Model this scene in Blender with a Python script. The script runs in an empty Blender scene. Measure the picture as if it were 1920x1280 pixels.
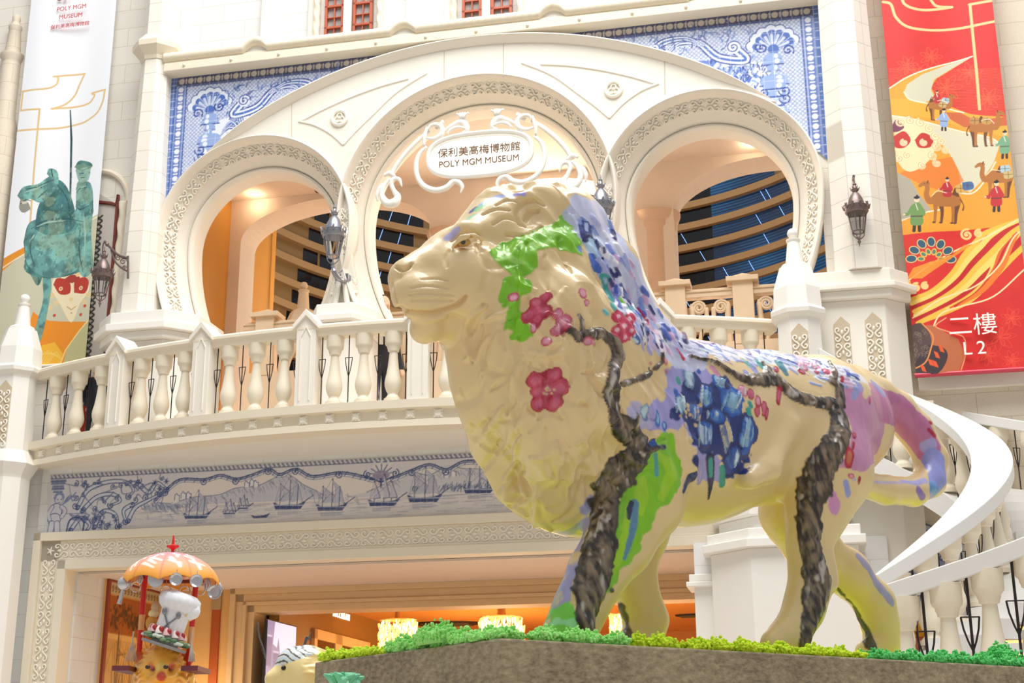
import bpy, bmesh, math, random
import numpy as np
from mathutils import Vector, Matrix
from mathutils.bvhtree import BVHTree
S = bpy.context.scene
EXPO = 0.06
COL = S.collection
random.seed(7)
RG = np.random.default_rng(7)
PI = math.pi

# ------------------------------------------------------------------ camera
FOC, PITCH, ROLL = 2600.0, math.radians(16.9), -0.0063
CAM = np.array([0, 0, 1.5])
FWD = np.array([0, math.cos(PITCH), math.sin(PITCH)])
_R0 = np.array([1.0, 0, 0]); _U0 = np.cross(_R0, FWD)
RGT = _R0*math.cos(ROLL) + _U0*math.sin(ROLL)
UPV = -_R0*math.sin(ROLL) + _U0*math.cos(ROLL)
cam = bpy.data.cameras.new('camera'); camo = bpy.data.objects.new('camera', cam); COL.objects.link(camo)
cam.sensor_width = 36.0; cam.lens = FOC/1920*36.0; cam.clip_end = 300
camo.matrix_world = Matrix(((RGT[0], UPV[0], -FWD[0], CAM[0]), (RGT[1], UPV[1], -FWD[1], CAM[1]), (RGT[2], UPV[2], -FWD[2], CAM[2]), (0, 0, 0, 1)))
S.camera = camo

# ------------------------------------------------------------------ sky light through the glass roof
S.view_settings.view_transform = 'Standard'
S.view_settings.look = 'None'
S.view_settings.gamma = 1.0
S.view_settings.use_curve_mapping = False
S.view_settings.exposure = EXPO
world = bpy.data.worlds.new('world'); S.world = world; world.use_nodes = True
wn = world.node_tree; wn.nodes.clear()
wo = wn.nodes.new('ShaderNodeOutputWorld'); wb = wn.nodes.new('ShaderNodeBackground')
wt = wn.nodes.new('ShaderNodeTexCoord'); ws = wn.nodes.new('ShaderNodeSeparateXYZ'); wr = wn.nodes.new('ShaderNodeValToRGB')
wn.links.new(wt.outputs['Generated'], ws.inputs[0]); wn.links.new(ws.outputs['Z'], wr.inputs[0])
wr.color_ramp.elements[0].position = 0.0; wr.color_ramp.elements[0].color = (0.47, 0.466, 0.46, 1)
wr.color_ramp.elements[1].position = 0.75; wr.color_ramp.elements[1].color = (1.0, 1.0, 1.0, 1)
wn.links.new(wr.outputs[0], wb.inputs[0]); wb.inputs[1].default_value = .62
wn.links.new(wb.outputs[0], wo.inputs[0])
def area(name, loc, target, size, power, col=(1, 1, 1), size_y=None, spread=None):
    l = bpy.data.lights.new(name, 'AREA'); l.energy = power; l.color = col; l.size = size
    if size_y: l.shape = 'RECTANGLE'; l.size_y = size_y
    if spread: l.spread = spread
    o = bpy.data.objects.new(name, l); COL.objects.link(o); o.location = loc
    o.rotation_euler = (Vector(target)-Vector(loc)).to_track_quat('-Z', 'Y').to_euler(); return o
def point(name, loc, power, col=(1, .75, .45), rad=.15):
    l = bpy.data.lights.new(name, 'POINT'); l.energy = power; l.color = col; l.shadow_soft_size = rad
    o = bpy.data.objects.new(name, l); COL.objects.link(o); o.location = loc; return o
area('skylight', (1.0, 9.5, 25), (1.0, 11.0, 0), 17, 6400, (1, .985, .96), 14)

# ------------------------------------------------------------------ frames
FA = math.radians(12.14)
FACM = np.array([[math.cos(FA), math.sin(FA), 0, 0], [-math.sin(FA), math.cos(FA), 0, 20.0], [0, 0, 1, 0], [0, 0, 0, 1]])   # facade frame: u along, d into the building, z up
LA = math.radians(54.6)
LX = np.array([math.sin(LA), math.cos(LA), 0]); LY = np.array([-LX[1], LX[0], 0])
def ray(px, py): return FWD + RGT*(px-960)/FOC - UPV*(py-640)/FOC
_d = ray(940, 1196); PK = CAM + _d*(3.6/_d[1]); PTOP = PK[2]
LIOM = np.eye(4); LIOM[:3, 0] = LX; LIOM[:3, 1] = LY; LIOM[:3, 3] = PK + LY*0.5
WOR = np.eye(4)
FU = FACM[:3, 0]; FD = FACM[:3, 1]; FO = FACM[:3, 3]
def fp(px, py, w=0.0):
    d = ray(px, py); q = FO - FD*w; t = ((q-CAM)@FD)/(d@FD); p = CAM+d*t - FO
    return float(p@FU), float(p[2])
def hp(px, py, z):
    d = ray(px, py); p = CAM + d*((z-CAM[2])/d[2]) - FO
    return float(p@FU), float(-(p@FD))
def fw(u, w, z): return FO + FU*u - FD*w + np.array([0, 0, z])
def lp(px, py, s=0.0):
    P = LIOM[:3, 3] - LY*s; d = ray(px, py); t = ((P-CAM)@LY)/(d@LY); q = CAM+d*t-LIOM[:3, 3]
    return np.array([q@LX, q@LY, q[2]])

# ------------------------------------------------------------------ object helpers
PM = {}
def link(o): COL.objects.link(o); return o
def setm(o, M): o.matrix_world = Matrix(M.tolist()); PM[o.name] = M
def tag(o, label=None, cat=None, group=None, kind=None):
    if label: o['label'] = label
    if cat: o['category'] = cat
    if group: o['group'] = group
    if kind: o['kind'] = kind
    return o
def thing(name, label, cat, base, F=None, group=None, rz=0.0):
    """Empty at the thing's base; base in the coordinates of frame F."""
    F = FACM if F is None else F
    o = link(bpy.data.objects.new(name, None)); o.empty_display_size = .1
    M = F.copy(); M[:3, 3] = (F @ np.array([*base, 1.0]))[:3]
    if rz:
        c, s = math.cos(rz), math.sin(rz); Z = np.eye(4); Z[:2, :2] = [[c, -s], [s, c]]; M = M@Z
    setm(o, M); return tag(o, label, cat, group)
class MB:
    def __init__(s): s.v = []; s.f = []; s.n = 0; s.c = []
    def add(s, v, f):
        v = np.asarray(v, float).reshape(-1, 3); k = s.n
        s.v.append(v); s.f += [tuple(i+k for i in q) for q in f]; s.n += len(v); return s
    def box(s, c, d, rz=0, ry=0, taper=1.0):
        hx, hy, hz = d[0]/2, d[1]/2, d[2]/2
        v = np.array([[x, y, z] for z in (-hz, hz) for x, y in ((-hx, -hy), (hx, -hy), (hx, hy), (-hx, hy))])
        v[4:, :2] *= taper
        if ry: c_, s_ = math.cos(ry), math.sin(ry); v = np.c_[v[:, 0]*c_+v[:, 2]*s_, v[:, 1], -v[:, 0]*s_+v[:, 2]*c_]
        if rz: c_, s_ = math.cos(rz), math.sin(rz); v = np.c_[v[:, 0]*c_-v[:, 1]*s_, v[:, 0]*s_+v[:, 1]*c_, v[:, 2]]
        return s.add(v+np.array(c), [(3, 2, 1, 0), (4, 5, 6, 7), (0, 1, 5, 4), (1, 2, 6, 5), (2, 3, 7, 6), (3, 0, 4, 7)])
    def b2(s, x0, x1, y0, y1, z0, z1): return s.box(((x0+x1)/2, (y0+y1)/2, (z0+z1)/2), (abs(x1-x0), abs(y1-y0), abs(z1-z0)))
    def lathe(s, prof, c=(0, 0, 0), n=24, rot=0.0, sx=1, sy=1, M=None):
        """prof: (r, z) from bottom to top; closed at both ends"""
        a = np.arange(n)*2*PI/n + rot; v = []
        for r, z in prof: v.append(np.c_[np.cos(a)*r*sx, np.sin(a)*r*sy, np.full(n, z)])
        v = np.concatenate(v); f = []
        for i in range(len(prof)-1):
            for j in range(n): f.append((i*n+j, i*n+(j+1) % n, (i+1)*n+(j+1) % n, (i+1)*n+j))
        f.append(tuple(range(n))[::-1]); k = (len(prof)-1)*n; f.append(tuple(k+j for j in range(n)))
        if M is not None: v = v@np.array(M)[:3, :3].T
        return s.add(v+np.array(c), f)
    def tube(s, pts, r, n=8, closed=False, flat=1.0):
        p = np.asarray(pts, float); m = len(p); r = np.broadcast_to(np.asarray(r, float), (m,))
        if closed: t = np.roll(p, -1, 0)-np.roll(p, 1, 0)
        else: t = np.gradient(p, axis=0)
        t /= np.maximum(np.linalg.norm(t, axis=1, keepdims=True), 1e-9)
        ref = np.array([0, 1.0, 0]) if abs(t[:, 1]).mean() < .9 else np.array([0, 0, 1.0])
        a = np.arange(n)*2*PI/n; v = []
        for i in range(m):
            x = np.cross(t[i], ref); x /= max(np.linalg.norm(x), 1e-9); y = np.cross(x, t[i])
            v.append(p[i] + r[i]*(np.cos(a)[:, None]*x + flat*np.sin(a)[:, None]*y))
        f = []
        for i in range(m if closed else m-1):
            i2 = (i+1) % m
            for j in range(n): f.append((i*n+j, i2*n+j, i2*n+(j+1) % n, i*n+(j+1) % n))
        if not closed: f.append(tuple(range(n))); f.append(tuple((m-1)*n+j for j in range(n))[::-1])
        return s.add(np.concatenate(v), f)
    def sphere(s, c, r, n=12, m=8):
        r = np.broadcast_to(np.asarray(r, float), (3,)); v = [[0, 0, -1]]
        for i in range(1, m):
            th = -PI/2 + PI*i/m
            for j in range(n): v.append([math.cos(th)*math.cos(2*PI*j/n), math.cos(th)*math.sin(2*PI*j/n), math.sin(th)])
        v.append([0, 0, 1]); f = [(0, 1+(j+1) % n, 1+j) for j in range(n)]
        for i in range(m-2):
            for j in range(n): f.append((1+i*n+j, 1+i*n+(j+1) % n, 1+(i+1)*n+(j+1) % n, 1+(i+1)*n+j))
        k = 1+(m-2)*n; f += [(k+j, k+(j+1) % n, len(v)-1) for j in range(n)]
        return s.add(np.array(v)*r+np.array(c), f)
    def prism(s, poly, d0, d1):
        """polygon in (u, z), extruded in depth d0..d1"""
        P = np.asarray(poly, float)
        if ((P[:, 0]*np.roll(P[:, 1], -1)-np.roll(P[:, 0], -1)*P[:, 1]).sum()) < 0: P = P[::-1]
        n = len(P); v = np.r_[np.c_[P[:, 0], np.full(n, d0), P[:, 1]], np.c_[P[:, 0], np.full(n, d1), P[:, 1]]]
        f = [tuple(range(n)), tuple(range(2*n-1, n-1, -1))]
        for i in range(n): f.append((i, i+n, (i+1) % n+n, (i+1) % n))
        return s.add(v, f)
    def vprism(s, poly, z0, z1, top=1.0):
        """plan polygon (u, d), extruded z0..z1"""
        P = np.asarray(poly, float); n = len(P); c = P.mean(0)
        if ((P[:, 0]*np.roll(P[:, 1], -1)-np.roll(P[:, 0], -1)*P[:, 1]).sum()) < 0: P = P[::-1]
        Q = c+(P-c)*top
        v = np.r_[np.c_[P, np.full(n, z0)], np.c_[Q, np.full(n, z1)]]
        f = [tuple(range(n))[::-1], tuple(range(n, 2*n))]
        for i in range(n): f.append((i, (i+1) % n, (i+1) % n+n, i+n))
        return s.add(v, f)
    def sweep(s, rings, closed=False, caps=True):
        """rings: list of equally long point lists (profile closed)"""
        n = len(rings[0]); v = np.concatenate([np.asarray(r, float) for r in rings]); m = len(rings); f = []
        for i in range(m if closed else m-1):
            i2 = (i+1) % m
            for j in range(n): f.append((i*n+j, i*n+(j+1) % n, i2*n+(j+1) % n, i2*n+j))
        if caps and not closed: f.append(tuple(range(n))[::-1]); f.append(tuple((m-1)*n+j for j in range(n)))
        return s.add(v, f)
    def strip(s, rings):
        n = len(rings[0]); v = np.concatenate([np.asarray(r, float) for r in rings]); m = len(rings); f = []
        for i in range(m-1):
            for j in range(n-1): f.append((i*n+j, i*n+j+1, (i+1)*n+j+1, (i+1)*n+j))
        return s.add(v, f)
    def mesh(s, name, off=None, M=None):
        v = np.concatenate(s.v)
        if M is not None: v = v@M[:3, :3].T + M[:3, 3]
        if off is not None: v = v-np.asarray(off)
        me = bpy.data.meshes.new(name); me.from_pydata(v.tolist(), [], s.f); me.update()
        return me
    def build(s, name, mat, parent=None, F=None, smooth=False, label=None, kind=None, cat=None, group=None, fixn=True, bevel=0.0):
        F = FACM if F is None else F
        v = np.concatenate(s.v)
        W = v@F[:3, :3].T + F[:3, 3]
        if parent is not None: M = PM[parent.name]
        else:
            M = F.copy(); b = np.array([(v[:, 0].min()+v[:, 0].max())/2, (v[:, 1].min()+v[:, 1].max())/2, v[:, 2].min(), 1.0]); M[:3, 3] = (F@b)[:3]
        lo = (W-M[:3, 3])@M[:3, :3]
        me = bpy.data.meshes.new(name); me.from_pydata(lo.tolist(), [], s.f); me.update()
        if fixn:
            bm = bmesh.new(); bm.from_mesh(me); bmesh.ops.recalc_face_normals(bm, faces=bm.faces); bm.to_mesh(me); bm.free()
        return fin(name, me, mat, M, parent, smooth, label, kind, cat, group, bevel)
def fin(name, me, mat, M, parent=None, smooth=False, label=None, kind=None, cat=None, group=None, bevel=0.0):
    if smooth:
        me.polygons.foreach_set('use_smooth', [True]*len(me.polygons))
        if smooth != 'all':
            try: me.set_sharp_from_angle(angle=math.radians(38))
            except Exception: pass
    if mat: me.materials.append(mat)
    o = link(bpy.data.objects.new(name, me))
    if parent is not None:
        o.parent = parent; PM[o.name] = M; o.matrix_parent_inverse = Matrix.Identity(4)
    else: setm(o, M)
    if bevel:
        md = o.modifiers.new('bevel', 'BEVEL'); md.width = bevel; md.segments = 2; md.limit_method = 'ANGLE'; md.angle_limit = .6
    return tag(o, label, cat, group, kind)
def inst(name, me, parent, loc, F=None, rz=0.0, label=None, kind=None):
    """another object of shared mesh `me`, under parent, at loc in frame F"""
    F = FACM if F is None else F
    M = PM[parent.name]; W = (F@np.array([*loc, 1.0]))[:3]; l = (W-M[:3, 3])@M[:3, :3]
    o = link(bpy.data.objects.new(name, me)); o.parent = parent; o.location = l; o.rotation_euler = (0, 0, rz)
    return tag(o, label, None, None, kind)
def kids(o): return [c for c in bpy.data.objects if c.parent == o]
def clone(o, M, label=None, group=None):
    c = link(o.copy()); setm(c, M)
    if label: c['label'] = label
    if group: c['group'] = group
    def rec(a, b):
        for ch in kids(a):
            d = link(ch.copy()); d.parent = b; rec(ch, d)
    rec(o, c); return c
def at(F, u, d, z, rz=0.0, sc=1.0):
    M = F.copy(); M[:3, 3] = (F@np.array([u, d, z, 1.0]))[:3]
    c, s = math.cos(rz), math.sin(rz); Z = np.eye(4); Z[:2, :2] = [[c, -s], [s, c]]; Z[:3, :3] *= sc
    return M@Z

# ------------------------------------------------------------------ materials
def nmat(name):
    m = bpy.data.materials.new(name); m.use_nodes = True; nt = m.node_tree; b = nt.nodes['Principled BSDF']; return m, nt, b
def rgb(h):
    h = [h[0]/255, h[1]/255, h[2]/255] if max(h) > 1 else h
    return tuple((c/12.92 if c <= .04045 else ((c+.055)/1.055)**2.4) for c in h)
def mat(name, col, rough=.6, metal=0.0, var=.06, scale=6.0, bump=0.0, bscale=60.0, emit=None, es=0.0, coat=0.0, lin=False):
    m, nt, b = nmat(name); c = col if lin else rgb(col)
    L = nt.links.new; tc = nt.nodes.new('ShaderNodeTexCoord')
    nz = nt.nodes.new('ShaderNodeTexNoise'); nz.inputs['Scale'].default_value = scale; nz.inputs['Detail'].default_value = 5
    L(tc.outputs['Object'], nz.inputs['Vector'])
    mx = nt.nodes.new('ShaderNodeMix'); mx.data_type = 'RGBA'
    mx.inputs[6].default_value = (*[x*(1-var) for x in c], 1); mx.inputs[7].default_value = (*[min(1, x*(1+var)) for x in c], 1)
    L(nz.outputs['Fac'], mx.inputs[0]); L(mx.outputs[2], b.inputs['Base Color'])
    b.inputs['Roughness'].default_value = rough; b.inputs['Metallic'].default_value = metal; b.inputs['Coat Weight'].default_value = coat
    if bump:
        n2 = nt.nodes.new('ShaderNodeTexNoise'); n2.inputs['Scale'].default_value = bscale; n2.inputs['Detail'].default_value = 4; L(tc.outputs['Object'], n2.inputs['Vector'])
        bp = nt.nodes.new('ShaderNodeBump'); bp.inputs['Strength'].default_value = bump; bp.inputs['Distance'].default_value = .02; L(n2.outputs['Fac'], bp.inputs['Height']); L(bp.outputs[0], b.inputs['Normal'])
    if emit: b.inputs['Emission Color'].default_value = (*rgb(emit), 1); b.inputs['Emission Strength'].default_value = es
    return m
def stone(name, col, bw=.75, bh=.38, dark=.72, speck=.05, rough=.7, off=.5, msize=.006):
    """ashlar: courses of blocks with thin joints, x along, z up"""
    m, nt, b = nmat(name); c = rgb(col); L = nt.links.new
    tc = nt.nodes.new('ShaderNodeTexCoord'); sp = nt.nodes.new('ShaderNodeSeparateXYZ'); L(tc.outputs['Object'], sp.inputs[0])
    ad = nt.nodes.new('ShaderNodeMath'); ad.operation = 'ADD'; L(sp.outputs['X'], ad.inputs[0]); L(sp.outputs['Y'], ad.inputs[1])
    cb = nt.nodes.new('ShaderNodeCombineXYZ'); L(ad.outputs[0], cb.inputs[0]); L(sp.outputs['Z'], cb.inputs[1])
    br = nt.nodes.new('ShaderNodeTexBrick'); br.inputs['Scale'].default_value = 1.0; br.inputs['Brick Width'].default_value = bw; br.inputs['Row Height'].default_value = bh
    br.inputs['Mortar Size'].default_value = msize; br.inputs['Mortar Smooth'].default_value = .2; br.offset = off
    br.inputs['Color1'].default_value = (*[x*.965 for x in c], 1); br.inputs['Color2'].default_value = (*[min(1, x*1.03) for x in c], 1)
    br.inputs['Mortar'].default_value = (c[0]*dark, c[1]*dark*.96, c[2]*dark*.9, 1); L(cb.outputs[0], br.inputs['Vector'])
    nz = nt.nodes.new('ShaderNodeTexNoise'); nz.inputs['Scale'].default_value = 45; nz.inputs['Detail'].default_value = 6; L(tc.outputs['Object'], nz.inputs['Vector'])
    rp = nt.nodes.new('ShaderNodeMapRange'); rp.inputs['From Min'].default_value = .3; rp.inputs['From Max'].default_value = .7; rp.inputs['To Min'].default_value = 1-speck; rp.inputs['To Max'].default_value = 1+speck*.4; L(nz.outputs['Fac'], rp.inputs['Value'])
    mx = nt.nodes.new('ShaderNodeVectorMath'); mx.operation = 'SCALE'; L(br.outputs['Color'], mx.inputs[0]); L(rp.outputs[0], mx.inputs['Scale'])
    L(mx.outputs[0], b.inputs['Base Color']); b.inputs['Roughness'].default_value = rough
    bp = nt.nodes.new('ShaderNodeBump'); bp.inputs['Strength'].default_value = .35; bp.inputs['Distance'].default_value = .01; bp.invert = True; L(br.outputs['Fac'], bp.inputs['Height']); L(bp.outputs[0], b.inputs['Normal'])
    return m
def vcmat(name, rough=.35, coat=0.0, bump=0.0, bscale=40, grid=None, gcol=None, emit=0.0):
    """painted surface: colour stored on the points"""
    m, nt, b = nmat(name); L = nt.links.new
    at_ = nt.nodes.new('ShaderNodeAttribute'); at_.attribute_name = 'paint'; L(at_.outputs['Color'], b.inputs['Base Color'])
    b.inputs['Roughness'].default_value = rough; b.inputs['Coat Weight'].default_value = coat
    if emit: L(at_.outputs['Color'], b.inputs['Emission Color']); b.inputs['Emission Strength'].default_value = emit
    if bump:
        tc = nt.nodes.new('ShaderNodeTexCoord'); nz = nt.nodes.new('ShaderNodeTexNoise'); nz.inputs['Scale'].default_value = bscale; nz.inputs['Detail'].default_value = 4; L(tc.outputs['Object'], nz.inputs['Vector'])
        bp = nt.nodes.new('ShaderNodeBump'); bp.inputs['Strength'].default_value = bump; bp.inputs['Distance'].default_value = .01; L(nz.outputs['Fac'], bp.inputs['Height']); L(bp.outputs[0], b.inputs['Normal'])
    return m
def glass(name, col=(.9, .93, .95), rough=.03):
    m, nt, b = nmat(name); b.inputs['Base Color'].default_value = (*col, 1); b.inputs['Roughness'].default_value = rough
    b.inputs['Transmission Weight'].default_value = 1.0; b.inputs['IOR'].default_value = 1.1; return m
def textobj(body, size, parent, M, mtl, name='lettering', ext=.004, align='CENTER', spacing=1.0, label=None, sx=1.0, bold=0.0):
    """lettering as a mesh; M = 4x4 with x along the line, y up, z out of the surface"""
    cu = bpy.data.curves.new(name, 'FONT'); cu.body = body; cu.size = size; cu.align_x = align; cu.align_y = 'CENTER'; cu.extrude = ext; cu.space_character = spacing; cu.offset = bold
    to = bpy.data.objects.new(name+'_src', cu); COL.objects.link(to)
    dg = bpy.context.evaluated_depsgraph_get(); me = bpy.data.meshes.new_from_object(to.evaluated_get(dg)); bpy.data.objects.remove(to); bpy.data.curves.remove(cu)
    n = len(me.vertices); v = np.empty(n*3); me.vertices.foreach_get('co', v); v = v.reshape(-1, 3); v[:, 0] *= sx
    W = v@M[:3, :3].T + M[:3, 3]; P = PM[parent.name]; l = (W-P[:3, 3])@P[:3, :3]
    me.vertices.foreach_set('co', l.ravel()); me.update(); me.name = name
    return fin(name, me, mtl, P, parent, label=label)
def facetext(u, d, z):
    """text frame on a facade-parallel face"""
    M = np.eye(4); M[:3, 0] = FU; M[:3, 1] = [0, 0, 1]; M[:3, 2] = -FD; M[:3, 3] = fw(u, -d, z); return M

# ------------------------------------------------------------------ noise (numpy)
def vnoise(P, sc, seed=0):
    """value noise in [-1,1]; P (n,3)"""
    q = np.asarray(P, np.float32)*sc; i = np.floor(q).astype(np.int64); f = q-i; f = f*f*(3-2*f)
    def h(a, b, c):
        x = (a*374761393 + b*668265263 + c*2147483647 + seed*974711) & 0xffffffff
        x = ((x ^ (x >> 13))*1274126177) & 0xffffffff; x ^= x >> 16
        return (x & 0xffff).astype(np.float32)/32767.5-1
    r = 0
    for dx in (0, 1):
        for dy in (0, 1):
            for dz in (0, 1):
                w = (f[:, 0] if dx else 1-f[:, 0])*(f[:, 1] if dy else 1-f[:, 1])*(f[:, 2] if dz else 1-f[:, 2])
                r = r + w*h(i[:, 0]+dx, i[:, 1]+dy, i[:, 2]+dz)
    return r
def fbm(P, sc, o=3, seed=0):
    r = 0; a = 1.0; t = 0
    for k in range(o): r = r+a*vnoise(P, sc*2**k, seed+k*17); t += a; a *= .5
    return r/t

# ------------------------------------------------------------------ signed distance bodies
class SDF:
    def __init__(s, lo, hi, h):
        s.h = h; s.ax = [np.arange(lo[k], hi[k]+h, h, dtype=np.float32) for k in range(3)]
        s.D = np.full([len(a) for a in s.ax], 9.0, np.float32)
    def _sub(s, lo, hi):
        sl = []
        for k in range(3):
            a = s.ax[k]; i0 = max(0, int((lo[k]-a[0])/s.h)-1); i1 = min(len(a), int((hi[k]-a[0])/s.h)+3); sl.append(slice(i0, max(i1, i0+1)))
        X = s.ax[0][sl[0]][:, None, None]; Y = s.ax[1][sl[1]][None, :, None]; Z = s.ax[2][sl[2]][None, None, :]
        return tuple(sl), X, Y, Z
    def _put(s, sl, d, k):
        o = s.D[sl]
        if k < 0:   # carve
            kk = -k; h = np.clip(.5-.5*(o+d)/kk, 0, 1); s.D[sl] = o*(1-h)+(-d)*h+kk*h*(1-h); return
        h = np.clip(.5+.5*(o-d)/k, 0, 1); s.D[sl] = o*(1-h)+d*h-k*h*(1-h)
    def cone(s, a, b, ra, rb, k=.03, ys=1.0):
        a = np.asarray(a, float); b = np.asarray(b, float); m = max(ra, rb)+abs(k)+.03
        sl, X, Y, Z = s._sub(np.minimum(a, b)-m, np.maximum(a, b)+m)
        ab = b-a; ab2 = ab.copy(); ab2[1] /= ys; L2 = max(float(ab2@ab2), 1e-9)
        x = X-a[0]; y = (Y-a[1])/ys; z = Z-a[2]
        t = np.clip((x*ab2[0]+y*ab2[1]+z*ab2[2])/L2, 0, 1)
        d = np.sqrt((x-t*ab2[0])**2+(y-t*ab2[1])**2+(z-t*ab2[2])**2)-(ra+(rb-ra)*t)
        s._put(sl, (d*(ys if ys < 1 else 1.0)).astype(np.float32), k); return s
    def chain(s, pts, k=.03, ys=1.0):
        for (a, ra), (b, rb) in zip(pts[:-1], pts[1:]): s.cone(a, b, ra, rb, k, ys)
        return s
    def ell(s, c, r, k=.03, R=None):
        c = np.asarray(c, float); r = np.asarray(r, float); m = r.max()+abs(k)+.03
        sl, X, Y, Z = s._sub(c-m, c+m); x, y, z = X-c[0], Y-c[1], Z-c[2]
        if R is not None: R = np.asarray(R); x, y, z = x*R[0, 0]+y*R[1, 0]+z*R[2, 0], x*R[0, 1]+y*R[1, 1]+z*R[2, 1], x*R[0, 2]+y*R[1, 2]+z*R[2, 2]
        q = np.sqrt((x/r[0])**2+(y/r[1])**2+(z/r[2])**2)
        g = np.sqrt((x/r[0]**2)**2+(y/r[1]**2)**2+(z/r[2]**2)**2)
        d = q*(q-1)/np.maximum(g, 1e-6); s._put(sl, d.astype(np.float32), k); return s
    def mesh(s):
        """surface nets -> verts, quads"""
        D = s.D; n0, n1, n2 = D.shape; neg = D < 0
        cnt = np.zeros((n0-1, n1-1, n2-1), np.int8)
        for i in (0, 1):
            for j in (0, 1):
                for k in (0, 1): cnt += neg[i:n0-1+i, j:n1-1+j, k:n2-1+k]
        act = (cnt > 0) & (cnt < 8); idx = np.full(act.shape, -1, np.int64); A = np.argwhere(act); idx[act] = np.arange(len(A))
        acc = np.zeros((len(A), 3), np.float64); num = np.zeros(len(A))
        cor = [(i, j, k) for i in (0, 1) for j in (0, 1) for k in (0, 1)]
        for a in cor:
            for ax in range(3):
                if a[ax]: continue
                b = list(a); b[ax] = 1
                da = D[A[:, 0]+a[0], A[:, 1]+a[1], A[:, 2]+a[2]]; db = D[A[:, 0]+b[0], A[:, 1]+b[1], A[:, 2]+b[2]]
                x = (da < 0) != (db < 0); t = np.where(x, da/np.where(x, da-db, 1), 0)
                p = np.tile(np.array(a, float), (len(A), 1)); p[:, ax] = t
                acc[x] += p[x]; num[x] += 1
        V = (A+acc/num[:, None])*s.h + np.array([a[0] for a in s.ax])
        F = []
        for ax in range(3):
            o = [k for k in range(3) if k != ax]
            sl0 = [slice(1, -1)]*3; sl0[ax] = slice(0, -1); sl1 = list(sl0); sl1[ax] = slice(1, None)
            n_a = neg[tuple(sl0)]; n_b = neg[tuple(sl1)]; C = np.argwhere(n_a != n_b); C[:, o[0]] += 1; C[:, o[1]] += 1
            flip = neg[C[:, 0], C[:, 1], C[:, 2]]
            q = []
            for da, db in ((0, 0), (1, 0), (1, 1), (0, 1)):
                c = C.copy(); c[:, o[0]] -= da; c[:, o[1]] -= db; q.append(idx[c[:, 0], c[:, 1], c[:, 2]])
            q = np.stack(q, 1); fl = flip if ax != 1 else ~flip; q[~fl] = q[~fl][:, ::-1]; F.append(q)
        return V, np.concatenate(F)
def np_mesh(name, V, F):
    me = bpy.data.meshes.new(name); nf = len(F); k = F.shape[1]
    me.vertices.add(len(V)); me.vertices.foreach_set('co', np.asarray(V, np.float32).ravel())
    me.loops.add(nf*k); me.loops.foreach_set('vertex_index', np.asarray(F, np.int32).ravel())
    me.polygons.add(nf); me.polygons.foreach_set('loop_start', np.arange(0, nf*k, k, dtype=np.int32))
    try: me.polygons.foreach_set('loop_total', np.full(nf, k, np.int32))
    except Exception: pass
    me.update(calc_edges=True); return me
def paintattr(me, colors):
    a = me.color_attributes.new('paint', 'FLOAT_COLOR', 'POINT'); c = np.ones((len(colors), 4), np.float32); c[:, :3] = colors; a.data.foreach_set('color', c.ravel())
def midsub(V, F):
    """one linear split of quads, then a light smoothing"""
    n = len(V); E = np.concatenate([np.stack([F[:, i], F[:, (i+1) % 4]], 1) for i in range(4)]); Es = np.sort(E, 1)
    key = Es[:, 0]*n+Es[:, 1]; uq, inv = np.unique(key, return_inverse=True); e0, e1 = uq//n, uq % n
    ne = len(uq); nf = len(F); fc = V[F].mean(1)
    # Catmull-Clark positions
    cnt = np.bincount(inv, minlength=ne); fa = np.zeros((ne, 3))
    for k in range(4): np.add.at(fa, inv[k*nf:(k+1)*nf], fc)
    ep = np.where((cnt == 2)[:, None], (V[e0]+V[e1]+fa)/4, (V[e0]+V[e1])/2)
    val = np.zeros(n); fs = np.zeros((n, 3)); es = np.zeros((n, 3)); m = (V[e0]+V[e1])/2
    for k in range(4): np.add.at(fs, F[:, k], fc); np.add.at(val, F[:, k], 1)
    ev = np.zeros(n)
    for e in (e0, e1): np.add.at(es, e, m); np.add.at(ev, e, 1)
    val = np.maximum(val, 1); ev = np.maximum(ev, 1)
    vp = (fs/val[:, None] + 2*es/ev[:, None] + (val-3)[:, None]*V)/val[:, None]
    NV = np.concatenate([vp, ep, fc]); ei = [n+inv[k*nf:(k+1)*nf] for k in range(4)]; ci = n+ne+np.arange(nf)
    NF = np.concatenate([np.stack([F[:, k], ei[k], ci, ei[k-1]], 1) for k in range(4)])
    return NV, NF
# ------------------------------------------------------------------ setting: floor and big structure
M_CREAM = mat('cast_stone_cream', (239, 233, 221), .62, var=.035, scale=2.2, bump=.05, bscale=120)
M_CREAM2 = mat('cast_stone_warm', (236, 226, 205), .62, var=.04, scale=2.0, bump=.05, bscale=120)
M_WHITE = mat('cast_stone_white', (242, 239, 232), .55, var=.025, scale=3, bump=.04, bscale=120)
M_ASH = stone('ashlar_light', (232, 227, 217), .78, .36, .80, .06)
M_ASH2 = stone('ashlar_beige', (224, 212, 192), .9, .36, .78, .07)
M_ASHW = stone('ashlar_white', (230, 230, 228), .8, .34, .86, .03)
M_OCT = stone('ashlar_pilaster', (240, 234, 223), .55, .36, .74, .03, off=.0)
M_TAN = mat('vestibule_plaster', (228, 212, 198), .8, var=.05, scale=3, bump=.08, bscale=200)
M_ORN = mat('relief_white', (246, 240, 226), .6, var=.02)
M_FLOOR = mat('plaza_marble', (206, 198, 186), .35, var=.1, scale=1.2)
M_JOINT = mat('joint_grey', (196, 180, 156), .9)
M_IRON = mat('wrought_iron', (52, 46, 48), .45, .6, var=.2, scale=30, bump=.2)
M_LAMPG = mat('lamp_pewter', (150, 152, 162), .35, .75, var=.25, scale=25, bump=.15)
M_LAMPB = mat('lamp_bronze', (130, 114, 112), .4, .7, var=.25, scale=25, bump=.15)
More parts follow.
